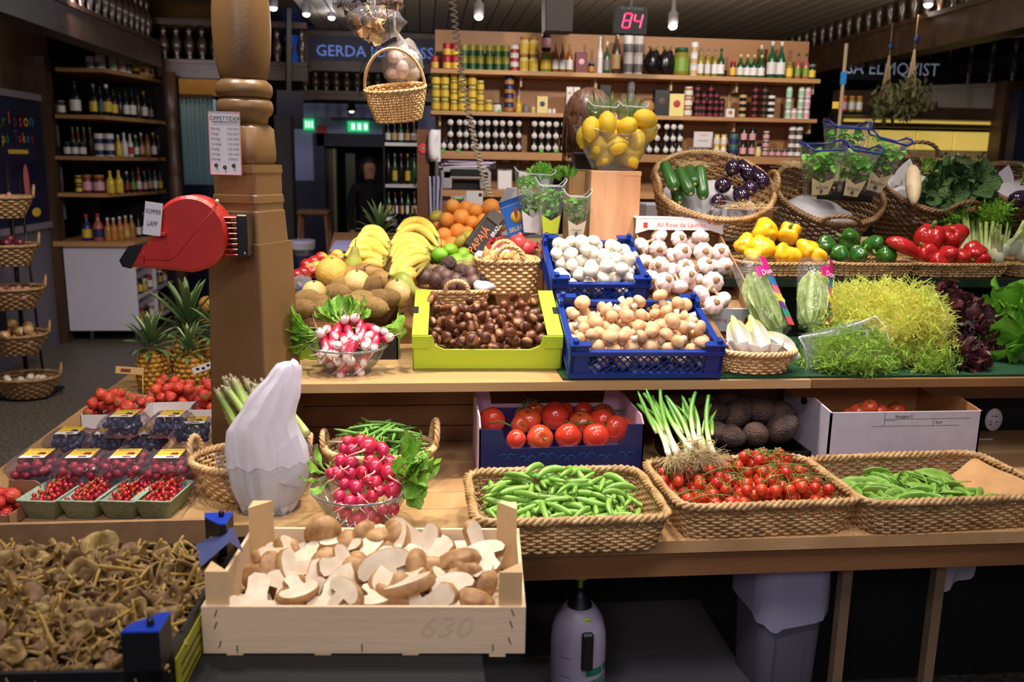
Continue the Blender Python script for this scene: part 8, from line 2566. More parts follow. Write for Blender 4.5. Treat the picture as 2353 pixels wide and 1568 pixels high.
# wine rack in the aisle
YW=5.6
a,b=at_y(884,330,YW),at_y(960,330,YW)
rack=thing('wine_rack','white shelved rack of dark bottles beside the wooden upright','rack',((a[0]+b[0])/2,YW,0))
hw=(b[0]-a[0])/2
for k,py in enumerate((260,328,424,500)):
 z=at_y(920,py,YW)[2]
 part(rack,'shelf_board',box(-hw,hw,0,0.25,z-0.02,z),M_PAPER,smooth=False)
 hpx=(40,50,70,60)[k]
 for j in range(5):
  if k==0 and j>3:
   continue
  x=890+15*j
  stock(0,x,13 if k else 15,hpx if k else 34,1,'bottle' if k else 'jar','black' if (j+k) % 3 else 'green',('red','honey','black','grey')[(j+k) % 4],('yellow','white',None,'tan')[(j*2+k) % 4],'dark bottle on the white rack, '+('highest','second','third','bottom')[k]+' shelf','bottles on the white rack '+str(k),Y=YW+0.06,zbase=z)
part(rack,'rack_side',box(-hw-0.012,-hw,0,0.25,0,1.9),M_BLACKM,smooth=False)
part(rack,'rack_back',box(-hw,hw,0.25,0.27,0,1.9),M_BLACKM,smooth=False)
for j in range(9):
 stock(0,905+11.5*j,12,56,1,'bottle','black' if j % 3 else 'green',('red','pink','black','honey','white')[j % 5],('white',None)[j % 2],'dark wine bottle standing behind the bananas','wine bottles behind the bananas',Y=4.9,zbase=at_y(940,528,4.9)[2])
one('wine_ledge','dark ledge carrying the wine bottles behind the bananas','ledge',box(at_y(895,528,4.9)[0],at_y(1010,528,4.9)[0],4.8,5.0,0,at_y(940,528,4.9)[2]),M_BLACKM,smooth=False)
# number display 84
c=at_y(1451,46,4.75)
s=depth(c)/F
g=thing('number_display','black queue number display with glowing red 84 under the ceiling','display',c,(0,math.radians(1),0))
part(g,'casing',box(-37*s,37*s,0,0.06,-30*s,30*s),M_BLACKM,smooth=False)
M_LED=mat('red_led',(255,30,90),rough=0.4,emit=(255,40,100),estr=1.6)
seg={'8':'abcdefg','4':'bcfg'}
def digit(ch,cx):
 w_,h_,t_=8.5*s,15.5*s,2.6*s
 sh=lambda z:0.2*z
 out={'a':((-w_,h_),(w_,h_)),'g':((-w_,0),(w_,0)),'d':((-w_,-h_),(w_,-h_)),'f':((-w_,h_),(-w_,0)),'b':((w_,h_),(w_,0)),'e':((-w_,0),(-w_,-h_)),'c':((w_,0),(w_,-h_))}
 for q in seg[ch]:
  (x0,z0),(x1,z1)=out[q]
  p0,p1=np.array([cx+x0+sh(z0),-0.002,z0-2*s]),np.array([cx+x1+sh(z1),-0.002,z1-2*s])
  d_=(p1-p0)*0.06
  part(g,'led_segment',sweep([p0+d_,p1-d_],t_/1.5,4,flat=0.4,up=(0,1,0)),M_LED,smooth=False)
digit('8',-10*s)
digit('4',15*s)
part(g,'hanger',box(-0.006,0.006,0.02,0.03,30*s,0.6),M_BLACK,smooth=False)
text(g,'NU BETJÄNAS',0.02,mat('dim_letter',(70,60,60),rough=0.5),(0,-0.001,25*s))
c=at_y(1281,38,5.0)
g=thing('dark_lamp_box','square dark brown lamp box hanging under the ceiling','lamp',c)
part(g,'lamp_box',loft([ring(rrect(0.15,0.15,0.004,1),-0.085),ring(rrect(0.16,0.16,0.004,1),0.085)]),mat('lamp_box_brown',(34,24,20),rough=0.7),smooth=False)
part(g,'lamp_cord',sweep([(0,0,0.08),(0,0,0.66)],0.006,6),M_BLACK)
# ceiling spot lamps in view
M_BULB=mat('lamp_glow',(255,250,240),rough=0.4,emit=(255,244,225),estr=16.0)
for k,(px,py,Y,cl) in enumerate(((628,18,7.0,1),(704,32,7.4,1),(762,40,8.0,1),(1100,38,6.2,0),(1546,60,6.0,0),(2133,10,6.0,0))):
 c=at_y(px,py,Y)
 g=thing('ceiling_lamp',('small spot lamp nearest the post','small spot lamp beside the first one','small spot lamp by the dried mushroom bags','round ceiling lamp above the olive tins','bright ceiling lamp above the bottle shelf','bright lamp behind the glossy balusters')[k],'lamp',c)
 part(g,'lamp_can',lathe([(0.03,0.0),(0.034,0.02),(0.034,0.08),(0.015,0.1),(0.008,2.79-c[2])],14,cap0=False),M_GREY)
 part(g,'bulb',sphere(0.028,0.028,0.022,14,8),M_BULB)
 l=bpy.data.lights.new('lamp_light','POINT')
 l.energy,l.color,l.shadow_soft_size=(1.5,1.5,1.5,12,20,6)[k],(1,0.9,0.78) if cl==0 else (0.85,0.88,1),0.05
 lo=bpy.data.objects.new('lamp_light',l)
 COL.objects.link(lo)
 lo.parent=g
 lo.location=(0,-0.02,-0.06)
# ================================================================== people behind the stall
def body(name,label,c,h,mats,pose,hair=None,yaw=0.0):
 """one skinned figure standing on the floor"""
 J={'pel':(0,0,0.53),'bel':(0,0.01,0.62),'che':(0,0.01,0.73),'neck':(0,0,0.82),'head0':(0,-0.005,0.865),'head1':(0,-0.012,0.92),'head2':(0,-0.008,0.965),
         'shl':(-0.10,0,0.80),'ell':(-0.135,0.01,0.63),'wrl':(-0.13,-0.05,0.50),'hal':(-0.125,-0.065,0.45),'shr':(0.10,0,0.80),'elr':(0.135,0.01,0.63),'wrr':(0.13,-0.05,0.50),'har':(0.125,-0.065,0.45),
         'hil':(-0.052,0,0.50),'knl':(-0.055,-0.01,0.28),'anl':(-0.055,0.01,0.045),'tol':(-0.06,-0.09,0.015),'hir':(0.052,0,0.50),'knr':(0.055,-0.01,0.28),'anr':(0.055,0.01,0.045),'tor':(0.06,-0.09,0.015)}
 Rr={'pel':0.075,'bel':0.07,'che':0.08,'neck':0.03,'head0':0.04,'head1':0.052,'head2':0.04,'sh':0.042,'el':0.028,'wr':0.02,'ha':0.022,'hi':0.055,'kn':0.038,'an':0.026,'to':0.022}
 E=[('pel','bel'),('bel','che'),('che','neck'),('neck','head0'),('head0','head1'),('head1','head2')]
 for q in 'lr':
  E+=[('che','sh'+q),('sh'+q,'el'+q),('el'+q,'wr'+q),('wr'+q,'ha'+q),('pel','hi'+q),('hi'+q,'kn'+q),('kn'+q,'an'+q),('an'+q,'to'+q)]
 J.update(pose)
 K=list(J)
 me=bpy.data.meshes.new(name)
 me.from_pydata([tuple(h*v for v in J[k]) for k in K],[(K.index(a),K.index(b)) for a,b in E],[])
 o=bpy.data.objects.new(name,me)
 COL.objects.link(o)
 sk=o.modifiers.new('skin','SKIN')
 for i,k in enumerate(K):
  r=Rr.get(k,Rr.get(k[:2],0.03))*h
  me.skin_vertices[0].data[i].radius=(r,r*(0.72 if k in ('che','bel','pel') else 1))
 me.skin_vertices[0].data[0].use_root=True
 o.modifiers.new('sub','SUBSURF').levels=2
 dg=bpy.context.evaluated_depsgraph_get()
 m2=bpy.data.meshes.new_from_object(o.evaluated_get(dg))
 bpy.data.objects.remove(o)
 m2.materials.clear()
 for m in mats:
  m2.materials.append(m)
 for p in m2.polygons:
  z=p.center.z/h
  p.material_index=1 if z>0.845 or (abs(p.center.x)>0.09*h and z<0.50 and z>0.35) else 0
  p.use_smooth=True
 o=tag(link(name,m2,None,c,(0,0,yaw)),label,'person')
 hz=h*0.925
 face=MB()
 face.add(xf(sphere(0.008*h,0.012*h,0.014*h,8,6),TM((0,-0.068*h,hz-0.004*h))))
 for sx in (-1,1):
  face.add(xf(sphere(0.006*h,0.012*h,0.018*h,8,6),TM((sx*0.052*h,0.0,hz))))
 face.build('nose_and_ears',mats[1],o)
 if hair:
  part(o,'hair',xf(sphere(0.055*h,0.060*h,0.066*h,24,16,warp=lambda V:lump(V,0.05,6,2)*np.where((V[:,1]<-0.55) & (V[:,2]<0.35),0.8,1.0)[:,None]),TM((0,0.012*h,hz+0.006*h))),hair)
  part(o,'hair_fall',xf(lathe([(0.042*h,-0.085*h),(0.055*h,-0.05*h),(0.054*h,0.0),(0.045*h,0.03*h)],24,warp=lambda V:lump(V,0.05,30,4)),TM((0,0.02*h,hz-0.005*h))),hair)
  hb=MB()
  rh=np.random.default_rng(5)
  for k in range(150):
   a=rh.uniform(-0.5,PI+0.5)
   R0=np.array([math.cos(a),math.sin(a),0])*h
   t0=np.array([0,0.012*h,hz+0.072*h])
   hb.add(sweep(bez(t0+R0*0.008,t0+R0*0.066-np.array([0,0,0.01*h]),t0+R0*rh.uniform(0.056,0.07)-np.array([0,0,0.09*h]),t0+R0*rh.uniform(0.045,0.068)-np.array([0,0,rh.uniform(0.13,0.18)*h]),n=8),[0.003,0.004,0.004,0.004,0.0035,0.003,0.002,0.0008],4))
  hb.build('hair_locks',hair,o)
 return o
M_SKIN=mat('skin',(206,154,126),rough=0.55)
M_HAIRB=mat('brown_hair',(96,62,42),(70,44,30),scale=60,rough=0.45)
M_DKCLO=mat('black_cloth',(24,22,26),rough=0.9)
hd=at_y(1352,275,3.95)
hh_=(hd[2])/0.925
hd[0]+=0.02
body('person','person with shoulder-length brown hair in dark clothes behind the lemon bowl',(hd[0],3.95,0),hh_,(M_DKCLO,M_SKIN),{'head1':(0,-0.03,0.915),'head2':(0.0,-0.035,0.955)},M_HAIRB,yaw=math.radians(120))
hd=at_y(848,385,9.8)
body('person','person in a long dark coat standing in the dim doorway',(hd[0],9.8,0),hd[2]/0.925,(M_DKCLO,M_SKIN),{},mat('dark_hair',(30,24,20),rough=0.6),yaw=0.2)
# ================================================================== things in the aisle
def exit_sign(px,py,Y,w_,h_,lb):
 g=thing('exit_sign',lb,'sign',at_y(px,py,Y))
 M_EX=mat('exit_green',(30,150,90),rough=0.4,emit=(40,200,120),estr=1.0)
 M_EXW=mat('exit_white',(230,255,240),rough=0.4,emit=(220,255,235),estr=1.3)
 part(g,'sign_box',box(-w_/2,w_/2,0,0.05,-h_/2,h_/2),M_EX,smooth=False)
 for k in range(3):
  x=(-0.32+0.3*k)*w_
  part(g,'pictogram',box(x,x+0.16*w_,-0.002,0,-h_*0.3,h_*0.3),M_EXW,smooth=False)
 return g
g=exit_sign(823,291,10.9,0.25,0.12,'glowing green exit sign over the dim doorway')
part(g,'hood',box(-0.32,0.32,-0.03,0.08,0.08,0.1),M_DWOOD,smooth=False)
exit_sign(709,286,10.94,0.12,0.13,'small glowing green sign on the pale blue wall')
g=thing('aisle_lamp','small lit lamp hanging above the green exit sign','lamp',at_y(808,252,9.6))
part(g,'shade',lathe([(0.05,-0.02),(0.03,0.06),(0.01,0.09),(0.004,0.8)],14,cap0=False),M_DWOOD)
part(g,'bulb',sphere(0.03),M_BULB)
for k,px in enumerate((733,746)):
 one('wall_poster',('red strip poster on the pale wall, nearer the sign','red strip poster on the pale wall, nearer the doorway')[k],'poster',box(-0.025,0.025,0,0.004,-0.06,0.06),M_RED,at_y(px,300,10.97),smooth=False)
g=thing('hanging_screen','dark hanging screen in the aisle beside the post','screen',at_y(664,252,8.0),(0.1,0,0.5))
part(g,'screen_body',box(-0.12,0.12,-0.03,0.03,-0.16,0.16),mat('dark_blue_screen',(24,28,50),rough=0.3),smooth=False)
part(g,'screen_bracket',box(-0.02,0.02,0,0.03,0.16,2.8-at_y(664,252,8.0)[2]),M_BLACK,smooth=False)
c=at_y(648,300,7.6)
one('dark_column','dark square column in the gloom beside the post','column',box(c[0]-0.06,at_y(668,300,7.6)[0],7.6,7.8,0,c[2]+0.12),M_DARK,smooth=False)
# stool, bucket, folded chairs
c=at_y(722,492,8.6)
g=thing('bar_stool','wooden bar stool in the dim aisle','stool',(c[0],8.6,0))
part(g,'seat',xf(rprism(0.3,0.3,0.04,0.01),TM((0,0,c[2]))),M_OAKD,smooth=False)
for sx in (-1,1):
 for sy in (-1,1):
  part(g,'leg',sweep([(sx*0.12,sy*0.12,c[2]),(sx*0.18,sy*0.18,0)],0.018,6),M_OAKD)
 part(g,'stretcher',sweep([(-0.15,sx*0.15,c[2]*0.55),(0.15,sx*0.15,c[2]*0.55)],0.012,6),M_OAKD)
c=at_y(697,575,7.4)
g=thing('bucket','pale blue-grey bucket on the aisle floor','bucket',(c[0],7.4,c[2]-0.14))
part(g,'bucket_wall',lathe([(0.065,0),(0.09,0.22),(0.095,0.22)],20,cap1=False),mat('bucket_blue',(120,124,180),rough=0.5))
part(g,'liner',lathe([(0.08,0.1),(0.098,0.225),(0.1,0.2),(0.097,0.15)],20,cap0=True,cap1=False),M_BAG)
one('bucket_stand','dark low stand under the bucket','stand',box(c[0]-0.15,c[0]+0.15,7.3,7.55,0,c[2]-0.141),M_BLACKM,smooth=False)
# ================================================================== spice corner on the floor aisle
M_GREYL=mat('grey_wall_panel',(96,90,104),rough=0.5)
XW=-3.02
struct(part(None,'wall_side',box(XW-0.1,XW,3.0,7.75,0,1.0),M_GREYL,smooth=False))
struct(part(None,'wall_wood',box(XW-0.1,XW,3.0,7.75,1.0,2.6),M_DWOODZ,smooth=False))
a,b=at_x(-40,215,XW),at_x(112,215,XW)
zl,zh=at_x(100,510,XW)[2],at_x(100,235,XW)[2]
g=struct(link('door_2',None,None,(XW+0.001,0,0)))
M_POST=mat('poster_dark_blue',(24,30,70),(16,18,40),scale=3,rough=0.4)
part(g,'door_glass',box(0,0.01,a[1],b[1],zl,zh),M_POST,smooth=False)
part(g,'door_frame',join(box(0,0.03,b[1],b[1]+0.06,zl-0.05,zh+0.05),box(0,0.03,a[1],b[1]+0.06,zh,zh+0.05),box(0,0.03,a[1],b[1]+0.06,zl-0.05,zl)),mat('frame_grey',(130,120,130),rough=0.4),smooth=False)
pst=thing('poster','dark blue show poster with colourful outlined lettering on the door','poster',(XW+0.012,0,0))
part(pst,'sheet',box(0.0,0.003,a[1]+0.05,b[1]-0.1,zl+0.05,zh-0.06),M_POST,smooth=False)
ltrs='Karlsson'
cols=((200,60,40),(240,200,60),(60,150,80),(230,120,50),(130,60,140),(230,60,60),(240,190,50),(60,140,200))
def on_wall(px,py):
 return at_x(px,py,XW+0.018)
for row,(word,py,x0,x1,hpx) in enumerate((('Karlsson',278,-18,72,34),('på Taket',318,8,74,26))):
 for k,ch in enumerate(word):
  if ch==' ':
   continue
  px=x0+(x1-x0)*k/(len(word)-1)
  p=on_wall(px,py-(6 if ch in 'lTK' else 0))
  sz=hpx*depth(p)/F*1.25
  m_=mat('poster_ink_%d' % ((k+row) % 8),cols[(k+row) % 8],rough=0.5)
  text(pst,ch,sz*1.1,M_LABW,(p[0]-XW-0.012-0.003,p[1]-0,p[2]),rot=(PI/2,0,PI/2),sx=1.25)
  text(pst,ch,sz,m_,(p[0]-XW-0.012,p[1],p[2]),rot=(PI/2,0,PI/2),sx=1.15)
p0,p1=on_wall(20,350),on_wall(64,341)
part(pst,'yellow_ribbon',box(0.004,0.006,p0[1],p1[1],p0[2]-0.01,p0[2]+0.02),M_LABY,smooth=False)
p=on_wall(62,420)
part(pst,'pink_shape',xf(sphere(0.002,0.05,0.14,12,8),TM((0.005,p[1],p[2]))),M_PINKR)
p=on_wall(85,488)
part(pst,'yellow_shape',xf(sphere(0.002,0.08,0.035,12,8),TM((0.005,p[1],p[2]))),M_LABY)
# corner shelves
YC=7.5
cs=thing('corner_shelf_unit','dark wooden corner unit with bottle shelves and white cabinet below','shelf',(0,0,0))
lev=[(155,187),(263,276),(358,357),(443,431)]
zs=[]
for (y0,y1) in lev:
 B=at_y(240,y0+2,YC)
 z=B[2]
 A=np.array([at_y(124,y0,YC)[0],YC+0.02])
 C=at_y(362,y1,8.3)
 P=np.array([A,(B[0],YC),(C[0],8.3),(C[0],8.55),(A[0],8.55)])
 part(cs,'shelf_board',prism(P,z-0.03,z),M_SHELFW,smooth=False)
 zs.append(z)
A0=at_y(124,300,YC)[0]
part(cs,'back_board',box(A0-0.05,at_y(370,300,8.3)[0]+0.1,8.56,8.6,0,2.4),M_BLACKM,smooth=False)
part(cs,'corner_post',box(A0-0.16,A0-0.02,YC-0.03,YC+0.1,0,2.3),M_DWOODZ,smooth=False)
pxp=at_y(396,300,8.0)
part(cs,'turned_post',xf(lathe([(0.05,0),(0.05,1.35),(0.04,1.4),(0.055,1.45),(0.04,1.5),(0.045,1.75),(0.055,1.8),(0.04,1.85),(0.055,1.9),(0.055,2.25)],16),TM((pxp[0],8.0,0))),M_DWOODZ)
# counter and white cabinet
fl_,fr_=at_z(168,757,0.1),at_z(326,757,0.1)
zc_=at_y(240,566,YC)[2]
part(cs,'counter_top',prism(np.array([(fl_[0]-0.06,YC-0.04),(fr_[0]+0.02,YC-0.04),(at_y(430,560,8.6)[0],8.6),(fl_[0]-0.06,8.6)]),zc_,zc_+0.04),M_SHELFW,smooth=False)
cab=thing('white_cabinet','white cabinet with open side shelves under the bottle corner','cabinet',(0,0,0))
part(cab,'front_panel',box(fl_[0],fr_[0],YC,YC+0.02,0.1,zc_-0.002),M_WHITE,smooth=False)
part(cab,'cabinet_body',box(fl_[0],fr_[0]-0.22,YC+0.02,8.6,0.1,zc_-0.002),M_WHITE,smooth=False)
for k,z in enumerate((0.1,0.36,0.62)):
 part(cab,'side_shelf',box(fr_[0]-0.22,fr_[0],YC+0.02,8.6,z,z+0.02),M_WHITE,smooth=False)
for y in (8.05,8.58):
 part(cab,'divider',box(fr_[0]-0.22,fr_[0],y,y+0.02,0.1,zc_-0.002),M_WHITE,smooth=False)
for x in (fl_[0]+0.15,fr_[0]-0.05):
 part(cab,'leg',box(x,x+0.025,YC+0.03,YC+0.055,0,0.1),M_STEEL,smooth=False)
cabw='jar in the open side of the white cabinet, '
for k,z in enumerate((0.121,0.381,0.641)):
 for j in range(7):
  B,P=ware('jar',0.07,0.11+0.02*(j % 2),('maroon','honey','dark','olive')[(j+k) % 4],('white','red','black')[(j+k) % 3],('white','yellow','tan')[j % 3])
  put('jar',cabw+('bottom','middle','highest')[k]+' board','jar',B,TM((fr_[0]-0.06,YC+0.1+0.14*j+(0.03 if j>3 else 0),z)),'jars in the white cabinet, row '+str(k),P)
def corner(level,specs,words_,grp):
 for (px,w_,h_,kind,body_,lid,lab,st) in specs:
  if px<=240:
   Y=YC+0.06
  else:
   Y=YC+0.06+0.78*(px-240)/122
  z=zs[level] if level<4 else zc_+0.04
  stock(0,px,w_,h_,st,kind,body_,lid,lab,words_,grp,Y=Y,zbase=z)
corner(0,[(212,20,26,'tin','white','navy','grey',1),(235,22,25,'tin','white','navy','grey',2)],'white and blue tub on the highest corner shelf','white and blue tubs')
corner(0,[(262,20,28,'tin','white','white','mint',1),(282,20,34,'tin','white','white','pink',1),(296,16,36,'tin','white','white','grey',1)],'pale tub behind the blue ones on the highest corner shelf','pale tubs on the highest corner shelf')
corner(0,[(312,20,68,'bottle','black','red','yellow',1)],'dark bottle with yellow label on the highest corner shelf',None)
corner(0,[(334,18,22,'box','tan','red','red',1),(350,16,20,'box','tan','red','red',1)],'small red and tan carton at the end of the highest corner shelf','red and tan cartons')
corner(1,[(137,18,32,'jar','brown','grey','white',1)],'small brown jar alone on the second corner shelf',None)
corner(1,[(170,24,76,'bottle','black','black','white',1)],'dark bottle with white label on the second corner shelf',None)
corner(1,[(213,20,70,'bottle','black','grey','yellow',1),(228,16,66,'bottle','black','black','teal',1),(243,22,70,'bottle','black','white','yellow',1),(258,18,60,'bottle','black','black','yellow',1)],'dark bottle with yellow label on the second corner shelf','yellow labelled bottles on the second corner shelf')
corner(1,[(272,14,56,'bottle','black','black',None,1),(286,15,62,'bottle','dark','black','white',1),(300,18,64,'bottle','black','black','white',1),(314,14,56,'bottle','brown','black',None,1),(328,16,62,'bottle','black','honey','white',1),(342,13,50,'bottle','dark','black','grey',1)],'slim dark bottle crowded on the second corner shelf','slim dark bottles on the second corner shelf')
corner(2,[(143,17,32,'jar','dark','green','white',1),(161,17,32,'jar','dark','green','white',1),(178,17,32,'jar','dark','green','white',1)],'dark jar with white label at the front of the third corner shelf','white labelled jars on the third corner shelf')
for px in (158,170,184,198):
 stock(0,px,12,66,1,'bottle','brown','lime',None,'slim brown bottle with lime cap on the third corner shelf','lime capped bottles',Y=YC+0.22,zbase=zs[2])
corner(2,[(218,22,26,'tin','white','navy','navy',2),(241,22,26,'tin','white','navy','navy',2)],'blue lidded tub stacked on the third corner shelf','blue lidded tubs')
corner(2,[(262,14,50,'bottle','yellow','white','yellow',1),(276,15,55,'bottle','white','white','white',1),(290,13,52,'bottle','white','white','red',1),(303,12,50,'bottle','green','white','white',1),(316,13,55,'bottle','brown','white','tan',1),(330,13,58,'bottle','amber','black','tan',1),(344,13,56,'bottle','black','yellow','white',1),(355,12,50,'bottle','dark','grey',None,1)],'mixed sauce bottle crowded on the third corner shelf','sauce bottles on the third corner shelf')
corner(3,[(163,16,20,'jar','dark','yellow','yellow',2),(183,22,42,'jar','maroon','honey','pink',1),(210,26,42,'jar','maroon','honey','pink',1)],'brown preserve jar on the fourth corner shelf','preserve jars on the fourth corner shelf')
corner(3,[(237,19,52,'bottle','yellow','yellow','yellow',1),(257,19,52,'bottle','yellow','yellow','yellow',1)],'yellow squeeze bottle on the fourth corner shelf','yellow squeeze bottles')
corner(3,[(276,13,48,'bottle','black','white','red',1),(290,13,52,'bottle','dark','black','lime',1),(304,12,56,'bottle','maroon','red','white',1),(318,12,46,'bottle','dark','grey','pink',1),(330,11,54,'bottle','black','black','tan',1),(342,11,54,'bottle','green','black','white',1),(354,11,50,'bottle','brown','black','yellow',1)],'slim sauce bottle crowded on the fourth corner shelf','slim bottles on the fourth corner shelf')
corner(4,[(173,22,62,'bottle','navy','red','yellow',1),(200,24,64,'bottle','rose','red','navy',1)],'large syrup bottle with red cap on the corner counter','syrup bottles')
corner(4,[(223,17,54,'bottle','honey','white','honey',1),(237,17,54,'bottle','honey','white','honey',1),(252,18,55,'bottle','honey','white','honey',1),(266,17,55,'bottle','honey','white','tan',1),(280,15,54,'bottle','honey','white','honey',1)],'amber mustard bottle with white cap on the corner counter','amber bottles on the corner counter')
corner(4,[(296,12,54,'bottle','black','black','white',1),(310,12,56,'bottle','black','grey','white',1),(324,12,54,'bottle','black','black',None,1),(338,12,52,'bottle','black','black',None,1)],'dark slim bottle on the corner counter','dark bottles on the corner counter')
# curtained window and warm panel behind the post
Y9=9.6
a,b=at_y(396,225,Y9),at_y(500,425,Y9)
g=struct(link('window_1',None,None,(0,Y9,0)))
part(g,'window_glow',box(a[0],b[0],0.1,0.12,b[2],a[2]),mat('window_glow',(120,150,160),rough=0.5,emit=(130,170,190),estr=0.35),smooth=False)
t=np.linspace(0,1,70)
V=np.array([(a[0]+(b[0]-a[0])*u,0.03*math.sin(u*60)+0.01*math.sin(u*23),z) for u in t for z in (b[2],a[2])])
part(g,'curtain',(V,quads(70,2)),mat('pale_curtain',(170,190,196),rough=0.8,thin=0.5))
part(g,'curtain_rod',box(a[0],b[0],-0.03,0.0,a[2],a[2]+0.04),M_DWOOD,smooth=False)
a,b=at_y(380,135,Y9),at_y(500,220,Y9)
struct(part(None,'wall_warm',box(a[0],b[0],Y9+0.1,Y9+0.14,b[2],a[2]),mat('warm_plaster',(170,120,50),rough=0.6),smooth=False))
struct(part(None,'wall_dado',box(a[0]-0.05,b[0]+0.2,Y9+0.05,Y9+0.15,0,at_y(400,425,Y9)[2]),M_NAVY,smooth=False))
g=thing('wall_lamp','small black wall lamp glowing in front of the curtain','lamp',at_y(402,262,8.6))
part(g,'lamp_arm',sweep([(0,0,0.1),(0,0,0.02)],0.02,8),M_BLACK)
part(g,'lamp_shade',lathe([(0.045,-0.02),(0.03,0.03)],14,cap0=False),M_BLACK)
part(g,'bulb',sphere(0.02),M_BULB)
spot('wall_wash',(at_y(440,140,Y9)[0],Y9-0.6,2.75),(at_y(440,180,Y9)[0],Y9,2.3),12,100,col=(1,0.8,0.5))
# ================================================================== onion rack on the floor
RX=at_z(62,905,0.0)
rk=thing('onion_rack','black pole rack carrying five wicker onion baskets on the floor','rack',(at_y(20,700,5.75)[0],5.78,0))
part(rk,'pole',sweep([(0,0.12,0),(0,0.12,1.5)],0.015,8),M_BLACK)
part(rk,'pole',sweep([(0.1,0.14,0),(0.06,0.14,1.4)],0.008,8),M_BLACK)
part(rk,'foot',box(-0.2,0.2,-0.1,0.2,0,0.015),M_BLACK,smooth=False)
M_SHAL=mat('shallot_skin',(206,150,130),(176,110,96),scale=40,rough=0.4,rnd=0.12,stretch=(1,1,0.3))
M_REDO=mat('red_onion_skin',(84,26,36),(110,40,50),scale=30,rough=0.25,coat=0.2,rnd=0.15)
M_YELO=mat('yellow_onion_skin',(196,146,86),(220,180,130),scale=30,rough=0.3,coat=0.2,rnd=0.12)
M_WHIO=mat('white_onion_skin',(226,206,178),(236,222,200),scale=30,rough=0.35,rnd=0.08)
ONP=[(0.003,-0.028),(0.012,-0.026),(0.026,-0.014),(0.030,0.0),(0.024,0.016),(0.010,0.026),(0.004,0.034),(0.002,0.04)]
onm={k:PM('onion',lathe([(r*sx,z*sz) for r,z in ONP],14),m_) for k,m_,sx,sz in (('pink shallot',M_SHAL,0.62,1.35),('dark red onion',M_REDO,1.0,1.0),('small red-brown shallot',M_SHAL,0.72,0.85),('yellow onion',M_YELO,1.15,1.1),('small white onion',M_WHIO,0.75,0.75))}
for k,(px,py,kd,w_,R_) in enumerate(((5,452,'pink shallot',0.36,0.022),(18,562,'dark red onion',0.36,0.03),(28,660,'small red-brown shallot',0.39,0.021),(36,765,'yellow onion',0.40,0.034),(64,868,'small white onion',0.40,0.022))):
 c=at_y(px,py,5.75)
 hgt=0.13
 o=np.array([c[0],5.75-0.02,max(0.016,c[2]-hgt)])
 woven_basket('onion_basket',f'round wicker basket of {kd}s, {("highest", "second", "third", "fourth", "lowest")[k]} on the onion rack',o,(w_,w_*0.8),(w_*0.62,w_*0.5),hgt,rows=8,nst=30,m=M_WICK,rim=0.009,handles=((0.35,0.12,0.07),))
 hp=Heap(lambda x,y:0.06)
 for j in range(26 if R_<0.025 else 16):
  ww=w_*0.30
  p,q=hp.drop([(0,0,0)],[R_],lambda:(random.uniform(-ww,ww),random.uniform(-ww*0.8,ww*0.8)),6)
  put('onion',f'{kd} heaped in the {("highest", "second", "third", "fourth", "lowest")[k]} rack basket','onion',onm[kd],TM(o+p,rnd_rot()),kd+'s on the rack')
one('price_sign','small black and white price sign on the fourth onion basket','sign',box(-0.05,0.0,0,0.01,-0.07,0.05),M_BLACK,at_y(14,735,5.5),smooth=False)
# ================================================================== far stall to the side: sign, bay leaves, lit counter
YR=7.2
g=thing('stall_sign','dark stall sign with white lettering behind the hanging herbs','sign',at_y(2000,158,YR))
part(g,'sign_board',box(-0.24,0.7,0,0.05,-0.09,0.09),mat('sign_black_blue',(18,20,34),rough=0.5),smooth=False)
text(g,'SA ELMQVIST',0.145,mat('sign_white',(190,200,214),rough=0.5,emit=(150,165,190),estr=0.25),(at_y(1944,155,YR)[0]-at_y(2000,158,YR)[0],-0.004,0.0),align='LEFT',sx=0.95)
struct(part(None,'wall_stall',box(at_y(1925,230,YR+0.2)[0],at_y(2330,230,YR+0.2)[0]+1.4,YR+0.2,YR+0.3,at_y(2000,275,YR)[2],2.2),M_DWOOD,smooth=False))
# lit display counter
a,b=at_y(1950,290,YR-0.3),at_y(2290,385,YR-0.3)
g=thing('display_counter','yellow lit glass display counter of the neighbouring stall','counter',((a[0]+b[0])/2,YR-0.3,0))
hw=(b[0]-a[0])/2
M_LITY=mat('lit_yellow_panel',(236,206,110),rough=0.5,emit=(240,206,100),estr=0.55)
npan=4
for k in range(npan):
 x0=-hw+2*hw*k/npan
 part(g,'lit_panel',box(x0+0.008,x0+2*hw/npan-0.008,0.12,0.14,at_y(2100,345,YR)[2],a[2]-0.02),M_LITY,smooth=False)
part(g,'tile_panel',box(-hw,hw,0.12,0.14,b[2]-0.1,at_y(2100,346,YR)[2]),mat('speckled_tiles',(226,206,140),(90,100,60),scale=22,rough=0.4,lo=0.58,hi=0.62),smooth=False)
part(g,'top_rail',box(-hw-0.1,hw+0.1,0.0,0.1,a[2],a[2]+0.035),M_DWOOD,smooth=False)
part(g,'light_strip',box(-hw,hw,0.05,0.1,a[2]+0.036,a[2]+0.06),M_LITY,smooth=False)
part(g,'canopy',box(-hw-0.1,hw+0.3,-0.05,0.1,a[2]+0.065,a[2]+0.16),M_DWOOD,smooth=False)
part(g,'counter_front',box(-hw,hw+0.6,0.0,0.1,0,b[2]-0.1),M_BLACKM,smooth=False)
for k in range(5):
 x=-hw*0.6+0.3*hw*k
 part(g,'shop_equipment',box(x,x+0.14,0.04,0.1,b[2]-0.1,b[2]+0.02+0.03*(k % 3)),M_GREY,smooth=False)
c=at_y(2255,330,YR-0.4)
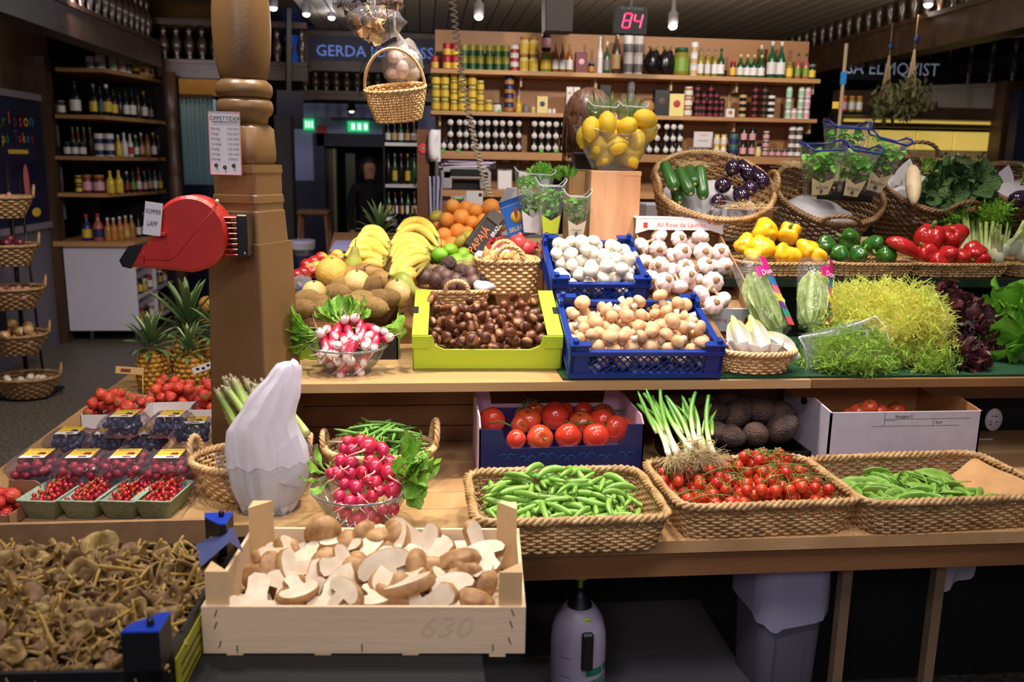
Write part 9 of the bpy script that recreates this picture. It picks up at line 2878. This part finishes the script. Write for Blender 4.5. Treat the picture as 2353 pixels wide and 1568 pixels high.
one('counter_post','dark wooden post at the end of the lit counter','post',box(at_y(2292,300,YR-0.4)[0],at_y(2360,300,YR-0.4)[0],YR-0.45,YR-0.3,0,2.25),M_DWOODZ,smooth=False)
one('blue_cabinet','dark blue cabinet at the far end beside the dark post','cabinet',box(at_y(2335,300,YR-0.6)[0],at_y(2335,300,YR-0.6)[0]+0.8,YR-0.6,YR-0.5,0,at_y(2340,205,YR-0.6)[2]),mat('dim_navy',(24,30,58),rough=0.5),smooth=False)
zsh=at_y(1960,258,6.2)[2]
one('bottle_ledge','small dark ledge with yellow-capped bottles behind the glass screen','shelf',join(box(at_y(1925,258,6.2)[0],at_y(1932,258,6.2)[0],6.3,6.35,0,zsh-0.02),box(at_y(1925,258,6.2)[0],at_y(1995,258,6.2)[0],6.15,6.35,zsh-0.02,zsh)),M_BLACK,smooth=False)
for k,(px,b_,l_) in enumerate(((1943,'red','pink'),(1961,'oil','white'),(1978,'oil','white'))):
 stock(0,px,15,36,1,'jar',b_,'honey',l_,'yellow capped jar on the small dark ledge' if k else 'red jar on the small dark ledge','jars on the dark ledge' if k else None,Y=6.22,zbase=zsh)
for k in range(12):
 stock(0,2130+13*k,11,26,1,'bottle','amber' if k % 2 else 'brown','black',None,'dim amber bottle on the ledge above the lit counter','dim bottles above the lit counter',Y=YR+0.1,zbase=at_y(2200,262,YR+0.1)[2])
part(None,'trim_1',box(at_y(2120,262,YR)[0],at_y(2300,262,YR)[0],YR,YR+0.2,at_y(2200,262,YR+0.1)[2]-0.05,at_y(2200,262,YR+0.1)[2]),M_DWOOD,smooth=False)['kind']='structure'
p_=at_y(1938,180,5.2)
g=thing('glass_screen_post','slim pale metal post with a blue tag beside the bottle shelf','post',(p_[0],5.2,0))
part(g,'post_tube',sweep([(0,0,0),(0.0,0,at_y(1938,100,5.2)[2])],0.011,8),mat('pale_metal',(170,150,120),rough=0.4))
zt_=at_y(1935,180,5.2)[2]
part(g,'blue_tag',box(-0.025,0.012,-0.014,-0.012,zt_-0.035,zt_+0.035),mat('tag_blue',(40,130,200),rough=0.4),smooth=False)
zt_=at_y(1920,242,5.2)[2]
part(g,'yellow_tag',box(-0.06,-0.02,-0.014,-0.012,zt_-0.02,zt_+0.02),M_LABY,smooth=False)
# bay leaf bunches on hooks
M_BAY=mat('bay_leaf',(78,82,46),(104,104,62),scale=20,rough=0.5,rnd=0.25)
BAY=[PM('leaf',leaf(0.05,0.02,curl=0.15,cup=0.3,nl=5,nw=3,seed=s,base=0.25),M_BAY) for s in range(3)]
for k,(px,py,hy,n_,lb) in enumerate(((2035,215,110,110,'dried bay leaf bunch hanging under the beam, nearer the shelf'),(2092,205,95,190,'bigger dried bay leaf bunch hanging under the beam'))):
 c=at_x(px,py,3.43)
 s=depth(c)/F
 g=thing('herb_bunch',lb,'herbs',c)
 r=np.random.default_rng(k)
 top=(py-hy)*s
 for j in range(n_):
  t=r.uniform(0,1)
  d_=r.normal(size=3)
  d_ /= np.linalg.norm(d_)
  R_=(42,52)[k]*s
  p=d_*np.array([R_,R_*0.7,R_*1.1])*r.uniform(0.4,1.0)-np.array([0,0,12*s])
  o=link('leaf',BAY[j % 3],g)
  o.matrix_local=Matrix.Translation(p.tolist())@Euler((r.uniform(-2.4,-0.7),r.normal()*0.5,r.uniform(0,6.28))).to_matrix().to_4x4()@Matrix.Scale(r.uniform(1.0,1.6),4)
 sb=MB()
 for j in range(14):
  a_=j*0.45
  sb.add(sweep([(0.004*math.cos(a_),0.004*math.sin(a_),top*0.8),(0.03*math.cos(a_),0.03*math.sin(a_),10*s),(0.05*math.cos(a_),0.05*math.sin(a_),-15*s)],0.0015,4))
 sb.build('stem_foliage',M_STRAW,g)
 part(g,'hook_tag',xf(lathe([(0.024,-0.003),(0.024,0.003)],18),TM((0,-0.01,top),(PI/2,0,0),(0.7,1.2,1))),mat('blue_hook_tag',(50,70,120),rough=0.3))
 part(g,'string',sweep([(0,0,top*0.8),(0,0,top+0.16)],0.0015,4),M_STRAW)
flush_text()
